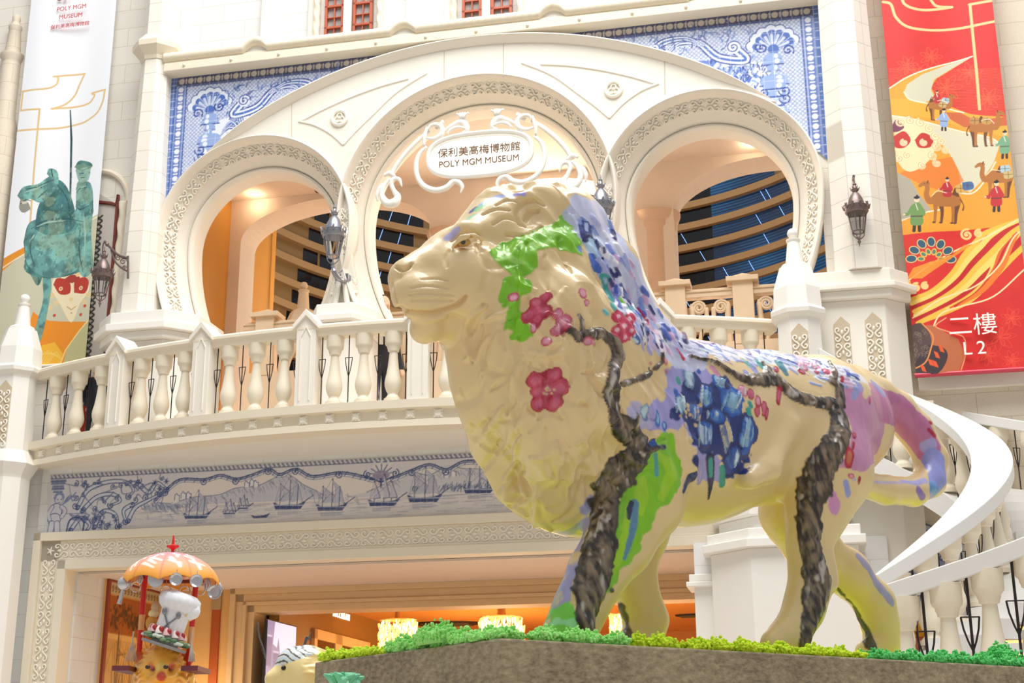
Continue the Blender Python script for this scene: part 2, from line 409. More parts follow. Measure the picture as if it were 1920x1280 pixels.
M_GLASS = glass('lamp_glass')
def ST(n, mb, m, **k): return mb.build(n, m, kind='structure', **k)
m = MB(); m.b2(-30, 30, -34, 30, -.2, 0); ST('floor', m, M_FLOOR)

# horseshoe arches -------------------------------------------------
ZC = 9.74; KL = .15; ZB = 8.2
ARCH = [dict(c=-4.29, z=9.74, ri=1.235, ro=1.70), dict(c=-.60, z=9.86, ri=1.87, ro=2.26), dict(c=3.05, z=9.74, ri=1.235, ro=1.70)]
def apath(A, r, zb=ZB, n=56, m=14):
    """from right bottom over the top to left bottom: (u, z)"""
    P = []; dzm = A['z']-zb
    for i in range(m): dz = dzm*(1-i/m); P.append((A['c']+r-KL*dz*dz, A['z']-dz))
    for i in range(n+1): t = PI*i/n; P.append((A['c']+r*math.cos(t), A['z']+r*math.sin(t)))
    for i in range(1, m+1): dz = dzm*i/m; P.append((A['c']-r+KL*dz*dz, A['z']-dz))
    return np.array(P)
PROF = [(0, .85), (0, .54), (.03, .49), (.10, .45), (.18, .47), (.21, .52), (.25, .43), (.27, .40), (.43, .335), (.45, .30), (.78, .16), (.81, .10), (.85, .02), (.89, -.03), (.93, -.045), (.97, -.03), (1.0, 0), (1.015, .32)]
for A in ARCH:
    W = A['ro']-A['ri']; rings = []
    for f_, d_ in PROF:
        P = apath(A, A['ri']+f_*W); rings.append(np.c_[P[:, 0], np.full(len(P), d_), P[:, 1]])
    m = MB(); m.strip(np.array(rings).transpose(1, 0, 2)); ob = ST('trim_arch', m, M_CREAM, smooth=True)
def cat(pts, n=5):
    P = np.asarray(pts, float); P = np.r_[[2*P[0]-P[1]], P, [2*P[-1]-P[-2]]]; o = []
    for i in range(1, len(P)-2):
        for k in range(n):
            t = k/n; o.append(.5*((2*P[i])+(-P[i-1]+P[i+1])*t+(2*P[i-1]-5*P[i]+4*P[i+1]-P[i+2])*t*t+(-P[i-1]+3*P[i]-3*P[i+1]+P[i+2])*t**3))
    o.append(P[-2]); return np.array(o)
LYRE = cat([(.30, .30), (.24, .22), (.14, .22), (.08, .32), (.13, .44), (.27, .47), (.42, .38), (.54, .22), (.68, .09), (.82, .14), (.93, .27), (.90, .42), (.78, .47), (.69, .40), (.72, .30)], 4)
BUD = [(.48, 0), (.62, .07), (.76, 0), (.62, -.07)]
def orn(m, f, L, Wd, r, flip=False, bud=True, nn=5):
    """one lyre motif; f(s, t, h) maps along/across/height to a point"""
    for sg in (1, -1):
        m.tube([f((1-s if flip else s)*L, sg*t*Wd, 0) for s, t in LYRE], r, nn)
    if bud: m.tube([f((1-s if flip else s)*L, 0, 0) for s in (.2, .3, .42, .5)], [r*.6, r*1.6, r*1.5, r*.5], nn)
def rowpath(P):
    d = np.r_[0, np.cumsum(np.linalg.norm(np.diff(P, axis=0), axis=1))]
    def at_(s):
        s = min(max(s, 0), d[-1]-1e-6); i = int(np.searchsorted(d, s, 'right')-1); t = (s-d[i])/(d[i+1]-d[i]); p = P[i]*(1-t)+P[i+1]*t; v = (P[i+1]-P[i])/(d[i+1]-d[i]); return p, np.array([-v[1], v[0]])
    return at_, d[-1]
def archorn(A, k, skipz=None):
    W = A['ro']-A['ri']; P = apath(A, A['ri']+.61*W, zb=8.55); f0, L = rowpath(P); m = MB(); n = int(L/.235); st = L/n
    for i in range(n):
        p, nn_ = f0((i+.5)*st)
        if k == 1 and p[1] < 10.0: continue          # behind the crossing mouldings
        if (k == 0 and p[0] > A['c']+.9 and p[1] < 10.2) or (k == 2 and p[0] < A['c']-.9 and p[1] < 10.2): continue
        def f(s, t, h, s0=i*st):
            q, nv = f0(s0+.012+s); return (q[0]-nv[0]*t, .232-t*.14/(.33*W)-.022, q[1]-nv[1]*t)
        orn(m, f, st-.024, .14, .0135, i % 2 == 1)
    return m
for k, A in enumerate(ARCH): ST('trim_scroll_band', archorn(A, k), M_ORN, smooth='all')
# the front wall between and above the arches, closed by one big segment
BC = np.array([-.576, 5.153]); BR = 7.588
def ocirc(A, a): return np.array([A['c']+A['ro']*math.cos(a), A['z']+A['ro']*math.sin(a)])
def bis(fn, a, b):
    fa = fn(a)
    for _ in range(50):
        c = (a+b)/2; fc = fn(c)
        if (fc > 0) == (fa > 0): a, fa = c, fc
        else: b = c
    return (a+b)/2
L_, M_, R_ = ARCH
dist = lambda p, A: math.hypot(p[0]-A['c'], p[1]-A['z'])-A['ro']
aL = bis(lambda a: np.linalg.norm(ocirc(L_, a)-BC)-BR, PI*.5, PI*.98); aR = bis(lambda a: np.linalg.norm(ocirc(R_, a)-BC)-BR, PI*.5, PI*.02)
aLM = bis(lambda a: dist(ocirc(L_, a), M_), .02, 1.2); aML = bis(lambda a: dist(ocirc(M_, a), L_), PI*.75, PI); aMR = bis(lambda a: dist(ocirc(M_, a), R_), 0, PI*.25); aRM = bis(lambda a: dist(ocirc(R_, a), M_), PI-.02, PI-1.2)
arc = lambda A, a, b, n=40: [tuple(ocirc(A, a+(b-a)*i/n)) for i in range(n+1)]
pL = ocirc(L_, aL); pR = ocirc(R_, aR); cR = np.array([R_['c'], R_['z']])-BC; cL = np.array([L_['c'], L_['z']])-BC; tR = math.atan2(cR[1], cR[0]); tL = math.atan2(cL[1], cL[0]); aR, aL = tR, tL
big = [tuple(BC+BR*np.array([math.cos(t), math.sin(t)])) for t in np.linspace(tL, tR, 90)]
plate = big + arc(R_, aR, aRM)[1:] + arc(M_, aMR, aML)[1:] + arc(L_, aLM, aL)[1:-1]
def polyfill(poly, d0, d1):
    """concave prism, faces tessellated"""
    from mathutils.geometry import tessellate_polygon
    n = len(poly); T = tessellate_polygon([[Vector((x, z, 0)) for x, z in poly]])
    V = [(x, d0, z) for x, z in poly]+[(x, d1, z) for x, z in poly]
    F = [tuple(t) for t in T]+[tuple(i+n for i in t)[::-1] for t in T]+[(i, i+n, (i+1) % n+n, (i+1) % n) for i in range(n)]
    m = MB(); m.add(V, F); return m
ST('wall_front', polyfill(plate, 0, .32), M_CREAM)
m = MB(); rings = []
for t in np.linspace(tL-.01, tR+.01, 100):
    e_ = np.array([math.cos(t), math.sin(t)]); q_ = min(1.0, min(tL-t, t-tR)/.16+.06); q_ = q_*q_*(3-2*q_)
    rings.append([(*(BC+e_*(BR+a*q_))[:1], d*q_ if d < .1 else d, (BC+e_*(BR+a*q_))[1]) for a, d in ((.0, .2), (.0, -.13), (-.02, -.14), (-.055, -.10), (-.10, -.035), (-.115, 0.0), (-.115, .2))])
m.sweep(rings); ST('trim_arch_rim', m, M_CREAM, smooth=True)
# raised fillets and roundels on the front wall
m = MB()
for sx in (1, -1):
    for L in ([(567.7, 225), (610, 203), (660, 181), (715, 161), (766, 147)], [(560, 227), (590, 234), (620, 250), (644, 271)], [(644, 271), (668, 245), (700, 214), (735, 180), (765, 158), (800, 137)]):
        P = [fp(*p) for p in L]; P = cat(P, 5)
        m.tube([((u if sx == 1 else -1.2-u), -.0, z) for u, z in P], .026, 6, flat=.8)
ST('trim_fillet', m, M_CREAM, smooth=True)
for u, z in (fp(637, 222), (-1.2-fp(637, 222)[0], fp(637, 222)[1])):
    m = MB(); c = np.array([u, -.01, z]); T = np.arange(28)*2*PI/28
    m.tube(np.c_[u+.125*np.cos(T), np.full(28, -.012), z+.125*np.sin(T)], .03, 8, True); 
    for k in range(3):
        a = PI/2+k*2*PI/3; q = np.linspace(a-2.3, a+2.3, 16); m.tube(np.c_[u+.045*math.cos(a)+.042*np.cos(q), np.full(16, -.012), z+.045*math.sin(a)+.042*np.sin(q)], .014, 6)
    m.sphere((u, -.012, z), .02, 10, 6); ST('trim_roundel', m, M_ORN, smooth=True)
# joints of the stone courses
m = MB()
def joint(a, b, r=.0045, d=-.003): m.tube([(a[0], d, a[1]), (b[0], d, b[1])], r, 4)
for p, q in (((833, 96), (833, 147)), ((944, 82), (944, 145)), ((547, 190), (547, 260)), ((1246, 112), (1247, 178))): joint(fp(*p), fp(*q))
ST('trim_joint', m, M_JOINT)
# piers between the arches: crossing ribs, scroll column, plinth
for k, (cl, sg) in enumerate((((ARCH[0]['c']+1.70+ARCH[1]['c']-2.26)/2, 1), ((ARCH[1]['c']+2.26+ARCH[2]['c']-1.70)/2, -1))):
    m = MB(); n = 4
    for i in range(n):
        z0 = 10.02-i*.235
        orn(m, lambda s, t, h, z0=z0: (cl+t, .055, z0-s), .21, .135, .0115, i % 2 == 1)
    for sx in (-1, 1):
        orn(m, lambda s, t, h: (cl+sx*.17+t-sx*.12*(s-.1), .10, 8.83-s), .2, .115, .010, False)
        for a in (-.8, -.3, .3, .8): m.tube([(cl+sx*.2, .09, 8.62), (cl+sx*.2+.06*math.sin(a), .085, 8.60-.06*math.cos(a))], [.012, .004], 5)
    ST('trim_scroll_column', m, M_ORN, smooth='all')
    m = MB()
    for sx in (-1, 1): m.tube([(cl-sx*.02, -.0, 9.05), (cl+sx*.05, -.01, 8.7), (cl+sx*.13, -.02, 8.2)], [.03, .04, .05], 8)
    m.prism([(cl-.3, 8.2), (cl+.3, 8.2), (cl+.1, 9.2), (cl+.13, 9.74), (cl+.02, 10.4), (cl-.02, 10.4), (cl-.13, 9.74), (cl-.1, 9.2)], .10, .6)
    ST('trim_pier', m, M_CREAM, smooth=True)
    m = MB(); cu = cl
    hw = .58
    pl = lambda e, f=.62: [(cu-hw-e, .85), (cu-hw-e, .12-e), (cu-.30-e*.5, -.36-e), (cu+.30+e*.5, -.36-e), (cu+hw+e, .12-e), (cu+hw+e, .85)]
    m.vprism(pl(-.03), 8.10, 8.29); m.vprism(pl(.04), 8.0, 8.10); m.vprism(pl(-.08), 7.86, 8.0); m.vprism(pl(-.14), 6.3, 7.86)
    m.vprism(pl(-.03), 6.3, 6.62)
    ST('trim_plinth', m, M_WHITE, bevel=.012)
# left end pier plinth and right end plinth, with the octagonal pilasters that stand on them
m = MB()
def ledge(u0, u1, d, c, z0, z1, ret=True): return [(u0, 1.0), (u0, d+c), (u0+c, d), (u1-c, d), (u1, d+c), (u1, 1.0)]
m.vprism(ledge(-6.95, -5.05, -.42, .45, 0, 0), 8.08, 8.20); m.vprism(ledge(-6.88, -5.12, -.36, .42, 0, 0), 8.20, 8.40); m.vprism(ledge(-6.85, -5.15, -.33, .4, 0, 0), 7.95, 8.08); m.vprism(ledge(-6.72, -5.25, -.22, .35, 0, 0), 6.3, 7.95)
ST('trim_plinth', m, M_WHITE, bevel=.012)
def oct_pil(n, u, z0, z1, r0, r1, d=.12):
    m = MB(); a = PI/8; m.lathe([(r0, z0), (r1, z1)], (u, d, 0), 8, a); return ST(n, m, M_OCT)
oct_pil('trim_pilaster', -6.20, 8.38, 13.02, .36, .26, .06); oct_pil('trim_pilaster', -6.17, 13.3, 18, .30, .28, .06)
m = MB(); m.lathe([(.28, 12.98), (.30, 13.04), (.43, 13.18), (.44, 13.27), (.31, 13.42), (.30, 13.44)], (-6.2, .06, 0), 8, PI/8); ST('trim_capital', m, M_CREAM2)
oct_pil('trim_pilaster', 5.22, 8.2, 18, .45, .31, .06)
m = MB(); m.vprism([(4.15, 1.2), (4.15, -.30), (5.55, -.30), (5.82, .0), (5.82, 1.2)], 7.98, 8.2); m.vprism([(4.1, 1.2), (4.1, -.38), (5.6, -.38), (5.92, -.04), (5.92, 1.2)], 7.90, 7.98)
m.vprism([(4.15, 1.2), (4.15, -.30), (5.55, -.30), (5.83, 0), (5.83, 1.2)], 7.78, 7.90); m.vprism([(4.2, 1.2), (4.2, -.2), (5.45, -.2), (5.75, .1), (5.75, 1.2)], 4.0, 7.78)
ST('trim_plinth', m, M_CREAM, bevel=.012)
def lancet(m, u, z1, z0, w, d): # dark recess slab with pointed head
    m.prism([(u-w, z0), (u+w, z0), (u+w, z1-w*1.05), (u, z1), (u-w, z1-w*1.05)], d-.004, d+.02)
M_REC = mat('recess_beige', (206, 190, 164), .8)
for u, z1, z0, w, d in ((4.83, 7.55, 6.2, .115, -.2), (5.27, 7.58, 6.2, .115, -.2)):
    m = MB(); lancet(m, u, z1, z0, w, d); ST('trim_panel', m, M_REC)
    m = MB(); T = 5
    for i in range(T): orn(m, lambda s, t, h, i=i: (u+t, d-.012, z1-.16-i*.235-s), .225, .2, .0125, i % 2 == 1)
    ST('trim_scroll_panel', m, M_ORN, smooth='all')
m = MB(); m.b2(4.70, 4.92, .16, .5, 8.2, 10.3); ST('trim_jamb', m, M_ASH)
# side walls of the front, upper wall
m = MB(); m.b2(-14, -5.95, .5, .9, 6.3, 19); m.b2(-14, -8.55, .5, .9, 0, 6.3); ST('wall_left', m, M_ASH)
m = MB(); m.b2(5.0, 15, .45, .9, 0, 19); ST('wall_right', m, M_ASH2)
m = MB(); m.b2(-6.2, 5.2, .2, .6, 12.72, 19); ST('wall_upper', m, M_ASHW)
m = MB(); m.b2(5.85, 15, .35, .6, 6.55, 6.75); ST('trim_string_course', m, M_CREAM)
# cornice with rope moulding
m = MB(); m.b2(-5.98, 4.95, -.14, .3, 12.73, 12.88); m.b2(-5.98, 4.95, -.11, .3, 12.88, 12.93); ST('trim_cornice', m, M_CREAM2, bevel=.01)
m = MB()
for i in range(13): m.sphere((-5.6+i*.845, -.145, 12.805), .028, 10, 6)
ST('trim_stud', m, M_CREAM2, smooth='all')
hum = [fp(p[0], p[1], .15)[0] for p in ((478, 75), (755, 42), (1035, 15))] + [3.1]
rings = []; us = np.linspace(-5.99, 4.95, 640); n = 20
for u in us:
    hz = sum(.13*max(0, 1-((u-h)/.21)**2) for h in hum); sl = 0
    a = np.arange(n)*2*PI/n; r = .078*(1+.085*np.abs(np.sin(2.5*a+u*26))**.6)
    rings.append(np.c_[np.full(n, u)+.05*np.sin(a)*0, -.10+r*np.cos(a), 13.0+hz+r*np.sin(a)])
m = MB(); m.sweep(rings); ST('trim_rope', m, M_CREAM2, smooth='all')
m = MB()
for h in hum: m.prism([(h-.2, 12.92), (h+.2, 12.92), (h+.14, 13.05), (h, 13.10), (h-.14, 13.05)], -.07, .2); m.lathe([(.14, 13.05), (.13, 13.16), (.10, 13.2), (.10, 18)], (h+.06, .16, 0), 20)
ST('trim_shaft', m, M_WHITE, smooth=True)
# windows of the upper floor
M_SASH = mat('sash_red_brown', (186, 96, 66), .45, var=.1); M_PANE = mat('window_pane', (172, 168, 166), .12, var=.12, scale=3)
WN = 0
def window(u0, u1, z0, z1, d):
    global WN
    WN += 1; m = MB(); m.b2(u0, u1, d+.03, d+.05, z0, z1); o = ST('window_%d' % WN, m, M_PANE)
    f = MB(); t = .045; um = (u0+u1)/2
    f.b2(u0, u0+t, d-.03, d+.03, z0, z1); f.b2(u1-t, u1, d-.03, d+.03, z0, z1); f.b2(um-.01, um+.01, d-.015, d+.03, z0, z1)
    k = 0; z = z0+.02
    while z < z1: f.b2(u0, u1, d-.02-(.01 if k % 2 else 0), d+.03, z, z+(.035 if k % 2 else .016)); z += .2; k += 1
    f.build('window_frame', M_SASH, o)
for a, b in ((-3.22, -2.88), (-2.72, -2.38), (-.83, -.50), (-.34, .01)): window(a, b, 13.1, 15.6, .13)
m = MB()
for uc_ in (-2.80, -.41): m.b2(uc_-.08+.0, uc_+.06, .08, .25, 12.95, 16)
for uc_ in (-2.80, -.41):
    for sx in (-1, 1): m.b2(uc_+sx*.62-.1, uc_+sx*.62+.1, .13, .25, 12.95, 16)
ST('trim_window_surround', m, M_CREAM)
for uc_ in (-2.80, -.41):
    for sx in (-1, 1):
        rings = []
        for z in np.linspace(13.0, 15.5, 90):
            a = np.arange(14)*2*PI/14; r = .055*(1+.16*np.sin(2*a+z*24)); rings.append(np.c_[uc_+sx*.56+r*np.cos(a), .10+r*np.sin(a), np.full(14, z)])
        m = MB(); m.sweep(rings); ST('trim_twisted_shaft', m, M_CREAM2, smooth='all')
# lattice window beside the left pilaster
uw0, zw1 = fp(180, 352, -.44); uw1, zw0 = fp(216, 620, -.44)
WN += 1; m = MB(); m.prism([(uw0, 6.6), (uw1-.14, 6.6), (uw1-.14, zw1-.35), (uw0+.06, zw1-.1), (uw0, zw1-.1)], .47, .5); wo_ = ST('window_%d' % WN, m, mat('lattice_pale', (206, 198, 190), .6))
m = MB(); m.tube(cat([(uw1-.16, .46, 6.6), (uw1-.16, .46, zw1-.5), (uw1-.2, .46, zw1-.34), (uw0+.02, .46, zw1-.25)]), .032, 6); m.build('window_frame', mat('window_maroon', (120, 58, 46), .5), wo_, smooth=True)
m = MB()
for k in range(36): z = 6.7+k*.105; m.tube([(uw0+.04, .465, z), (uw0+.16, .465, z+.1)], .014, 4); m.tube([(uw0+.16, .465, z), (uw0+.04, .465, z+.1)], .014, 4)
m.build('lattice', mat('lattice_dark', (84, 82, 76), .6), wo_)
rings = []
for z in np.linspace(6.6, zw1-.3, 110): a = np.arange(12)*2*PI/12; r = .065*(1+.18*np.sin(2*a+z*16)); rings.append(np.c_[uw1-.05+r*np.cos(a), .46+r*np.sin(a), np.full(12, z)])
m = MB(); m.sweep(rings); ST('trim_twisted_shaft', m, M_CREAM2, smooth='all')
m = MB(); T_ = np.linspace(0, PI*.5, 10); m.tube([(uw0+(uw1+.03-uw0)*math.sin(PI/2-t), .48, zw1-.3+.62*math.sin(t)) for t in T_], .05, 8); ST('trim_window_hood', m, M_CREAM2, smooth=True)
# small pinnacle on the left wall, with the corbel above it
m = MB(); pu, pz = fp(6, 400, -.4)
uu = fp(22, 60, -.35)[0]
m.lathe([(.27, 6.3), (.25, 9.0), (.25, 11.2), (.26, 12.0), (.22, 12.15), (.23, 12.3), (.17, 12.5), (.165, 13.55), (.16, 13.6), (.21, 13.68), (.21, 13.74), (.14, 13.78), (.105, 14.25), (.12, 14.28), (.12, 14.32), (.08, 14.35), (.06, 14.42), (.075, 14.5), (.05, 14.55)], (uu, .45, 0), 20)
ST('trim_pinnacle', m, M_ASH2, smooth=True)
m = MB(); m.lathe([(.02, 15.15), (.05, 15.2), (.09, 15.4), (.28, 15.7), (.3, 16.2)], (uu+.06, .45, 0), 14); ST('trim_corbel', m, M_ASH2, smooth=True)

# ------------------------------------------------------------------ lower storey
FZ0, FZ1 = 4.985, 5.91
m = MB(); m.b2(-8.6, -7.63, .1, .4, 0, 6.0); m.b2(-7.63, 5.2, .03, .4, 4.95, 6.05); ST('wall_below_balcony', m, M_ASHW)
m = MB(); UL = -7.63
def frame(m, o, w, d0, d1, z1):   # left post and lintel of one moulding of the portal frame
    m.b2(UL+o, UL+o+w, d0, d1, 0, z1-o); m.b2(UL+o, 5.0, d0, d1, z1-o-w, z1-o)
frame(m, 0, .13, -.07, .35, 4.975); frame(m, .13, .32, -.01, .35, 4.975); frame(m, .40, .05, -.03, .35, 4.975); frame(m, .44, .14, -.055, .35, 4.975)
ST('trim_portal', m, M_CREAM2, bevel=.008)
m = MB(); OC = 4.975-.285
n = 36
for i in range(n): orn(m, lambda s, t, h, i=i: (-7.28+i*.262+s, -.022, OC+t), .25, .21, .0125, i % 2 == 1)
for i in range(15): orn(m, lambda s, t, h, i=i: (UL+.285+t, -.022, 4.56-i*.262-s), .25, .21, .0125, i % 2 == 1)
for a in range(5): m.tube([(UL+.285, -.02, OC), (UL+.285+.07*math.cos(a*1.257), -.02, OC+.07*math.sin(a*1.257))], [.02, .006], 5)
ST('trim_scroll_frieze', m, M_ORN, smooth='all')
ZS = 4.395   # soffit height
m = MB(); m.b2(-9, 5.2, .3, 3.6, ZS, ZS+.2); ST('ceiling_portal', m, M_TAN)
m = MB(); m.b2(-7.05, 5, .36, .46, ZS-.03, ZS+.1); m.b2(-7.05, 5, .52, .56, ZS-.02, ZS+.1); ST('trim_soffit', m, M_TAN)
m = MB(); m.b2(-7.4, -7.02, .3, 1.15, 0, ZS); ST('wall_portal_left', m, M_ASHW)
M_GOLD = mat('portal_gold_stone', (226, 178, 112), .6, var=.06, scale=3)
m = MB(); m.b2(-7.2, -6.98, 1.15, 3.95, 0, ZS); m.b2(-7.0, -5.2, 3.95, 4.2, 0, ZS); ST('wall_portal_inner', m, M_GOLD)
# second frame, shop front line
D2 = 3.0
m = MB()
for o, w, d in ((0, .10, -.06), (.10, .14, 0), (.24, .06, -.04), (.30, .12, .04)):
    m.b2(-5.62+o, -5.62+o+w, D2+d, D2+.6, 0, ZS-o*.95+.0); m.b2(-5.62+o, 6, D2+d, D2+.6, ZS-(o+w)*.95, ZS-o*.95)
ST('trim_shop_frame', m, mat('shop_frame_stone', (222, 188, 142), .6, var=.05), bevel=.006)
m = MB(); m.b2(-5.95, -5.80, D2-.03, D2+.6, 0, 4.05); ST('trim_pilaster_strip', m, mat('copper_strip', (186, 92, 40), .45, .2))
m = MB(); m.b2(-5.96, -5.79, D2-.04, D2+.6, 4.05, ZS); ST('trim_strip_capital', m, mat('strip_capital', (180, 150, 110), .6))
m = MB(); m.b2(-6.98, -5.62, D2+.02, D2+.5, 0, ZS); ST('wall_beside_shop', m, M_GOLD)
# shop interior
M_ORG = mat('shop_ceiling_orange', (226, 150, 72), .35, var=.05, scale=1)
m = MB(); m.b2(-7, 8, D2+.6, 14, 4.42, 4.5); ST('ceiling_shop', m, M_ORG)
m = MB(); m.b2(-7, 8, 13.5, 13.7, 0, 4.42); ST('wall_shop_back', m, mat('shop_back', (196, 128, 60), .6))
m = MB(); m.b2(-5.15, -5.0, D2+.6, 13.5, 0, 4.42); ST('wall_shop_left', m, mat('shop_wall_ochre', (170, 120, 52), .5))
for u in (2.59,):
    m = MB(); m.b2(u+.02, 5.2, -.3, 5, 0, ZS); ST('wall_portal_right', m, M_ASHW)
# ------------------------------------------------------------------ upper vestibule and the tiered hall behind
m = MB(); m.b2(-8, 6, 0.0, 8.0, 6.0, 6.3); ST('floor_vestibule', m, M_TAN)
m = MB(); m.b2(-7, 5.5, .86, 4.2, 11.86, 12.0); ST('ceiling_vestibule', m, M_TAN)
# back of the arch wall (closes the space above and beside the arches)
def hole_poly(A, r=None, zb=6.3): P = apath(A, A['ri']+.0); return P
A2 = [(-4.16, 1.86, 11.0, .76), (-.12, 1.62, 10.9, .84), (3.98, 1.78, 10.92, .86)]
D3 = 3.5
poly_ = [(-6.6, 11.95), (5.9, 11.95), (5.9, 6.3)]
pp = []
for cx, hw, zs, rise in A2[::-1]:
    pp += [(cx+hw, 6.3)]+[(cx+hw*math.cos(t), zs+rise*math.sin(t)) for t in np.linspace(0, PI, 30)]+[(cx-hw, 6.3)]
ST('wall_inner_arcade', polyfill(poly_+pp+[(-6.6, 6.3)], D3, D3+.7), M_TAN)
M_COLM = mat('column_stone', (214, 184, 160), .7, var=.05, bump=.1, bscale=150)
for u in (-1.98, 1.86):
    m = MB(); m.lathe([(.42, 6.3), (.42, 6.7), (.34, 6.8), (.335, 10.6), (.36, 10.66), (.36, 10.74), (.40, 10.78), (.44, 10.9), (.44, 10.94)], (u, D3+.3, 0), 28); ST('trim_column', m, M_COLM, smooth=True)
M_GW = mat('gallery_gold_wall', (204, 142, 60), .7, var=.06, scale=2)
m = MB(); m.b2(-7.3, -6.25, .9, 5.6, 6.3, 12); ST('wall_vestibule_left', m, M_GW)
m = MB(); m.b2(-9, -6.25, 5.4, 5.8, 6.3, 13.5); ST('wall_gallery_left', m, M_GW)
m = MB(); m.b2(5.3, 5.6, .9, 5, 6.3, 12); ST('wall_vestibule_right', m, M_TAN)
# tiers: rings of ledges with dark glass between them
RC = FO*0 + np.array([.87, 26.3, 0]); RR = 7.2
rcu = float((RC-FO)@FU); rcd = float((RC-FO)@FD)
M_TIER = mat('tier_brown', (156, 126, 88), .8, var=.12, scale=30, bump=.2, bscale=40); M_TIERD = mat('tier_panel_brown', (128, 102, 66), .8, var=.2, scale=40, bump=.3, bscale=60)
M_DARK = mat('tier_glass_black', (14, 15, 22), .08, var=.6, scale=2)
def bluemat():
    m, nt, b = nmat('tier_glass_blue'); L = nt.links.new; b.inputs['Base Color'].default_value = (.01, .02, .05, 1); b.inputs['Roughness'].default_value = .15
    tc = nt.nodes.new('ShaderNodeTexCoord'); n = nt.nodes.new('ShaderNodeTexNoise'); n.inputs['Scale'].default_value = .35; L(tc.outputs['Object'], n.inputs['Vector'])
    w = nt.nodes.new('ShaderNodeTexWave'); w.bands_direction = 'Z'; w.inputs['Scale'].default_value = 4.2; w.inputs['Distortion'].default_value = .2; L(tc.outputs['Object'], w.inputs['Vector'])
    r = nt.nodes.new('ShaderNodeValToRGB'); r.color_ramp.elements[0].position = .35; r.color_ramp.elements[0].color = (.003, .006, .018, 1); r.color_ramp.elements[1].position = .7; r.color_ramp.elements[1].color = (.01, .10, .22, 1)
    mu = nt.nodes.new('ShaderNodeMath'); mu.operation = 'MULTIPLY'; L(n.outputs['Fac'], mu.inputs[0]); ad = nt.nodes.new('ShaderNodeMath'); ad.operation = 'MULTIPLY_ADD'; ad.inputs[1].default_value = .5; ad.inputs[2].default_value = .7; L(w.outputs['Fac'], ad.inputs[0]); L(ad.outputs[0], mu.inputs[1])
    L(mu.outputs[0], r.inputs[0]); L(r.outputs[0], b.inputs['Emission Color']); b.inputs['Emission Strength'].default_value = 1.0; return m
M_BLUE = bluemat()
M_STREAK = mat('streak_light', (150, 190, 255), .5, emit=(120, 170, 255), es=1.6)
def rp(th, r, z): return (rcu + r*math.sin(th), rcd + r*math.cos(th), z)
TH = np.linspace(-1.25, 1.25, 90); FA_ = FA
def band(m, z0, z1, r0, r1, t0=-1.3, t1=1.3, n=70):
    T = np.linspace(t0, t1, n); m.strip([[rp(t, r0, z0) for t in T], [rp(t, r1, z1) for t in T]])
NT = 13; Z0 = 9.783; DZ = .559
wl = MB(); wd = MB(); win = MB(); bl = MB(); stk = MB()
g = np.random.default_rng(3)
for i in range(NT):
    z = Z0+i*DZ
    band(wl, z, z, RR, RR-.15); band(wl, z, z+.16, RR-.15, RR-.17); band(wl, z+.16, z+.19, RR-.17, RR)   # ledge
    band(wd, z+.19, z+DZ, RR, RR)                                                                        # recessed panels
    def pane(mb, t0, t1, a=.205, b=DZ-.004):
        T = np.linspace(t0, t1, max(2, int((t1-t0)*30))); mb.strip([[rp(t, RR-.015, z+a) for t in T], [rp(t, RR-.015, z+b) for t in T]])
    zc_ = z+.38
    tl_ = -1.075-(13.87-zc_)*.039; pane(win, tl_-.032, tl_+.032)
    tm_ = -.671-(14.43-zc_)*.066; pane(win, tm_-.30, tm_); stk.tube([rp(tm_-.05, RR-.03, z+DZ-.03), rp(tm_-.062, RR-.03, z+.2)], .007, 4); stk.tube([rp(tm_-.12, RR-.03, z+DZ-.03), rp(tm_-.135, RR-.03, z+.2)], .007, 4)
    pane(win, -.42, .40)
    br_ = .60 if i == 10 else .66 if i == 9 else .72 if i == 8 else 1.0
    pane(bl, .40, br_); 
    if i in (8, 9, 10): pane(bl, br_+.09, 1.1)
    for k in range(3):
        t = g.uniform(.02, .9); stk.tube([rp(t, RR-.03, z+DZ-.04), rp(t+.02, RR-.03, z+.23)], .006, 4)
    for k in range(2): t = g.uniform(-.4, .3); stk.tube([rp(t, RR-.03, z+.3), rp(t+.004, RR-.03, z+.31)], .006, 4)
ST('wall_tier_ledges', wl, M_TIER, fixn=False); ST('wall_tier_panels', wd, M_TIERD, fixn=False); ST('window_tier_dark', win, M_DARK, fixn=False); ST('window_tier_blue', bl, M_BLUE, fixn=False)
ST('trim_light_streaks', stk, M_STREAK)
# lamps of the inside (warm)
WARM = (1, .72, .42)
def fpt(name, u, d, z, p, col=WARM, r=.15): return point(name, fw(u, -d, z), p, col, r)
for u in (-4.3, -.5, 3.0): fpt('vestibule_fill', u, 2.2, 7.6, 22, (1, .95, .90), .5)
fpt('gold_wash', -5.7, 4.9, 7.0, 36, (1, .66, .26), .2); fpt('gold_wash', -5.4, 2.2, 6.7, 10, (1, .6, .2), .2)
fpt('tier_lamp', rcu, rcd-2, 11.0, 420, (1, .84, .62), .6); fpt('tier_lamp', rcu-4, rcd+1, 10.5, 160, (1, .8, .55), .6); fpt('tier_lamp', rcu+4, rcd+1, 10.5, 120, (1, .85, .65), .6)
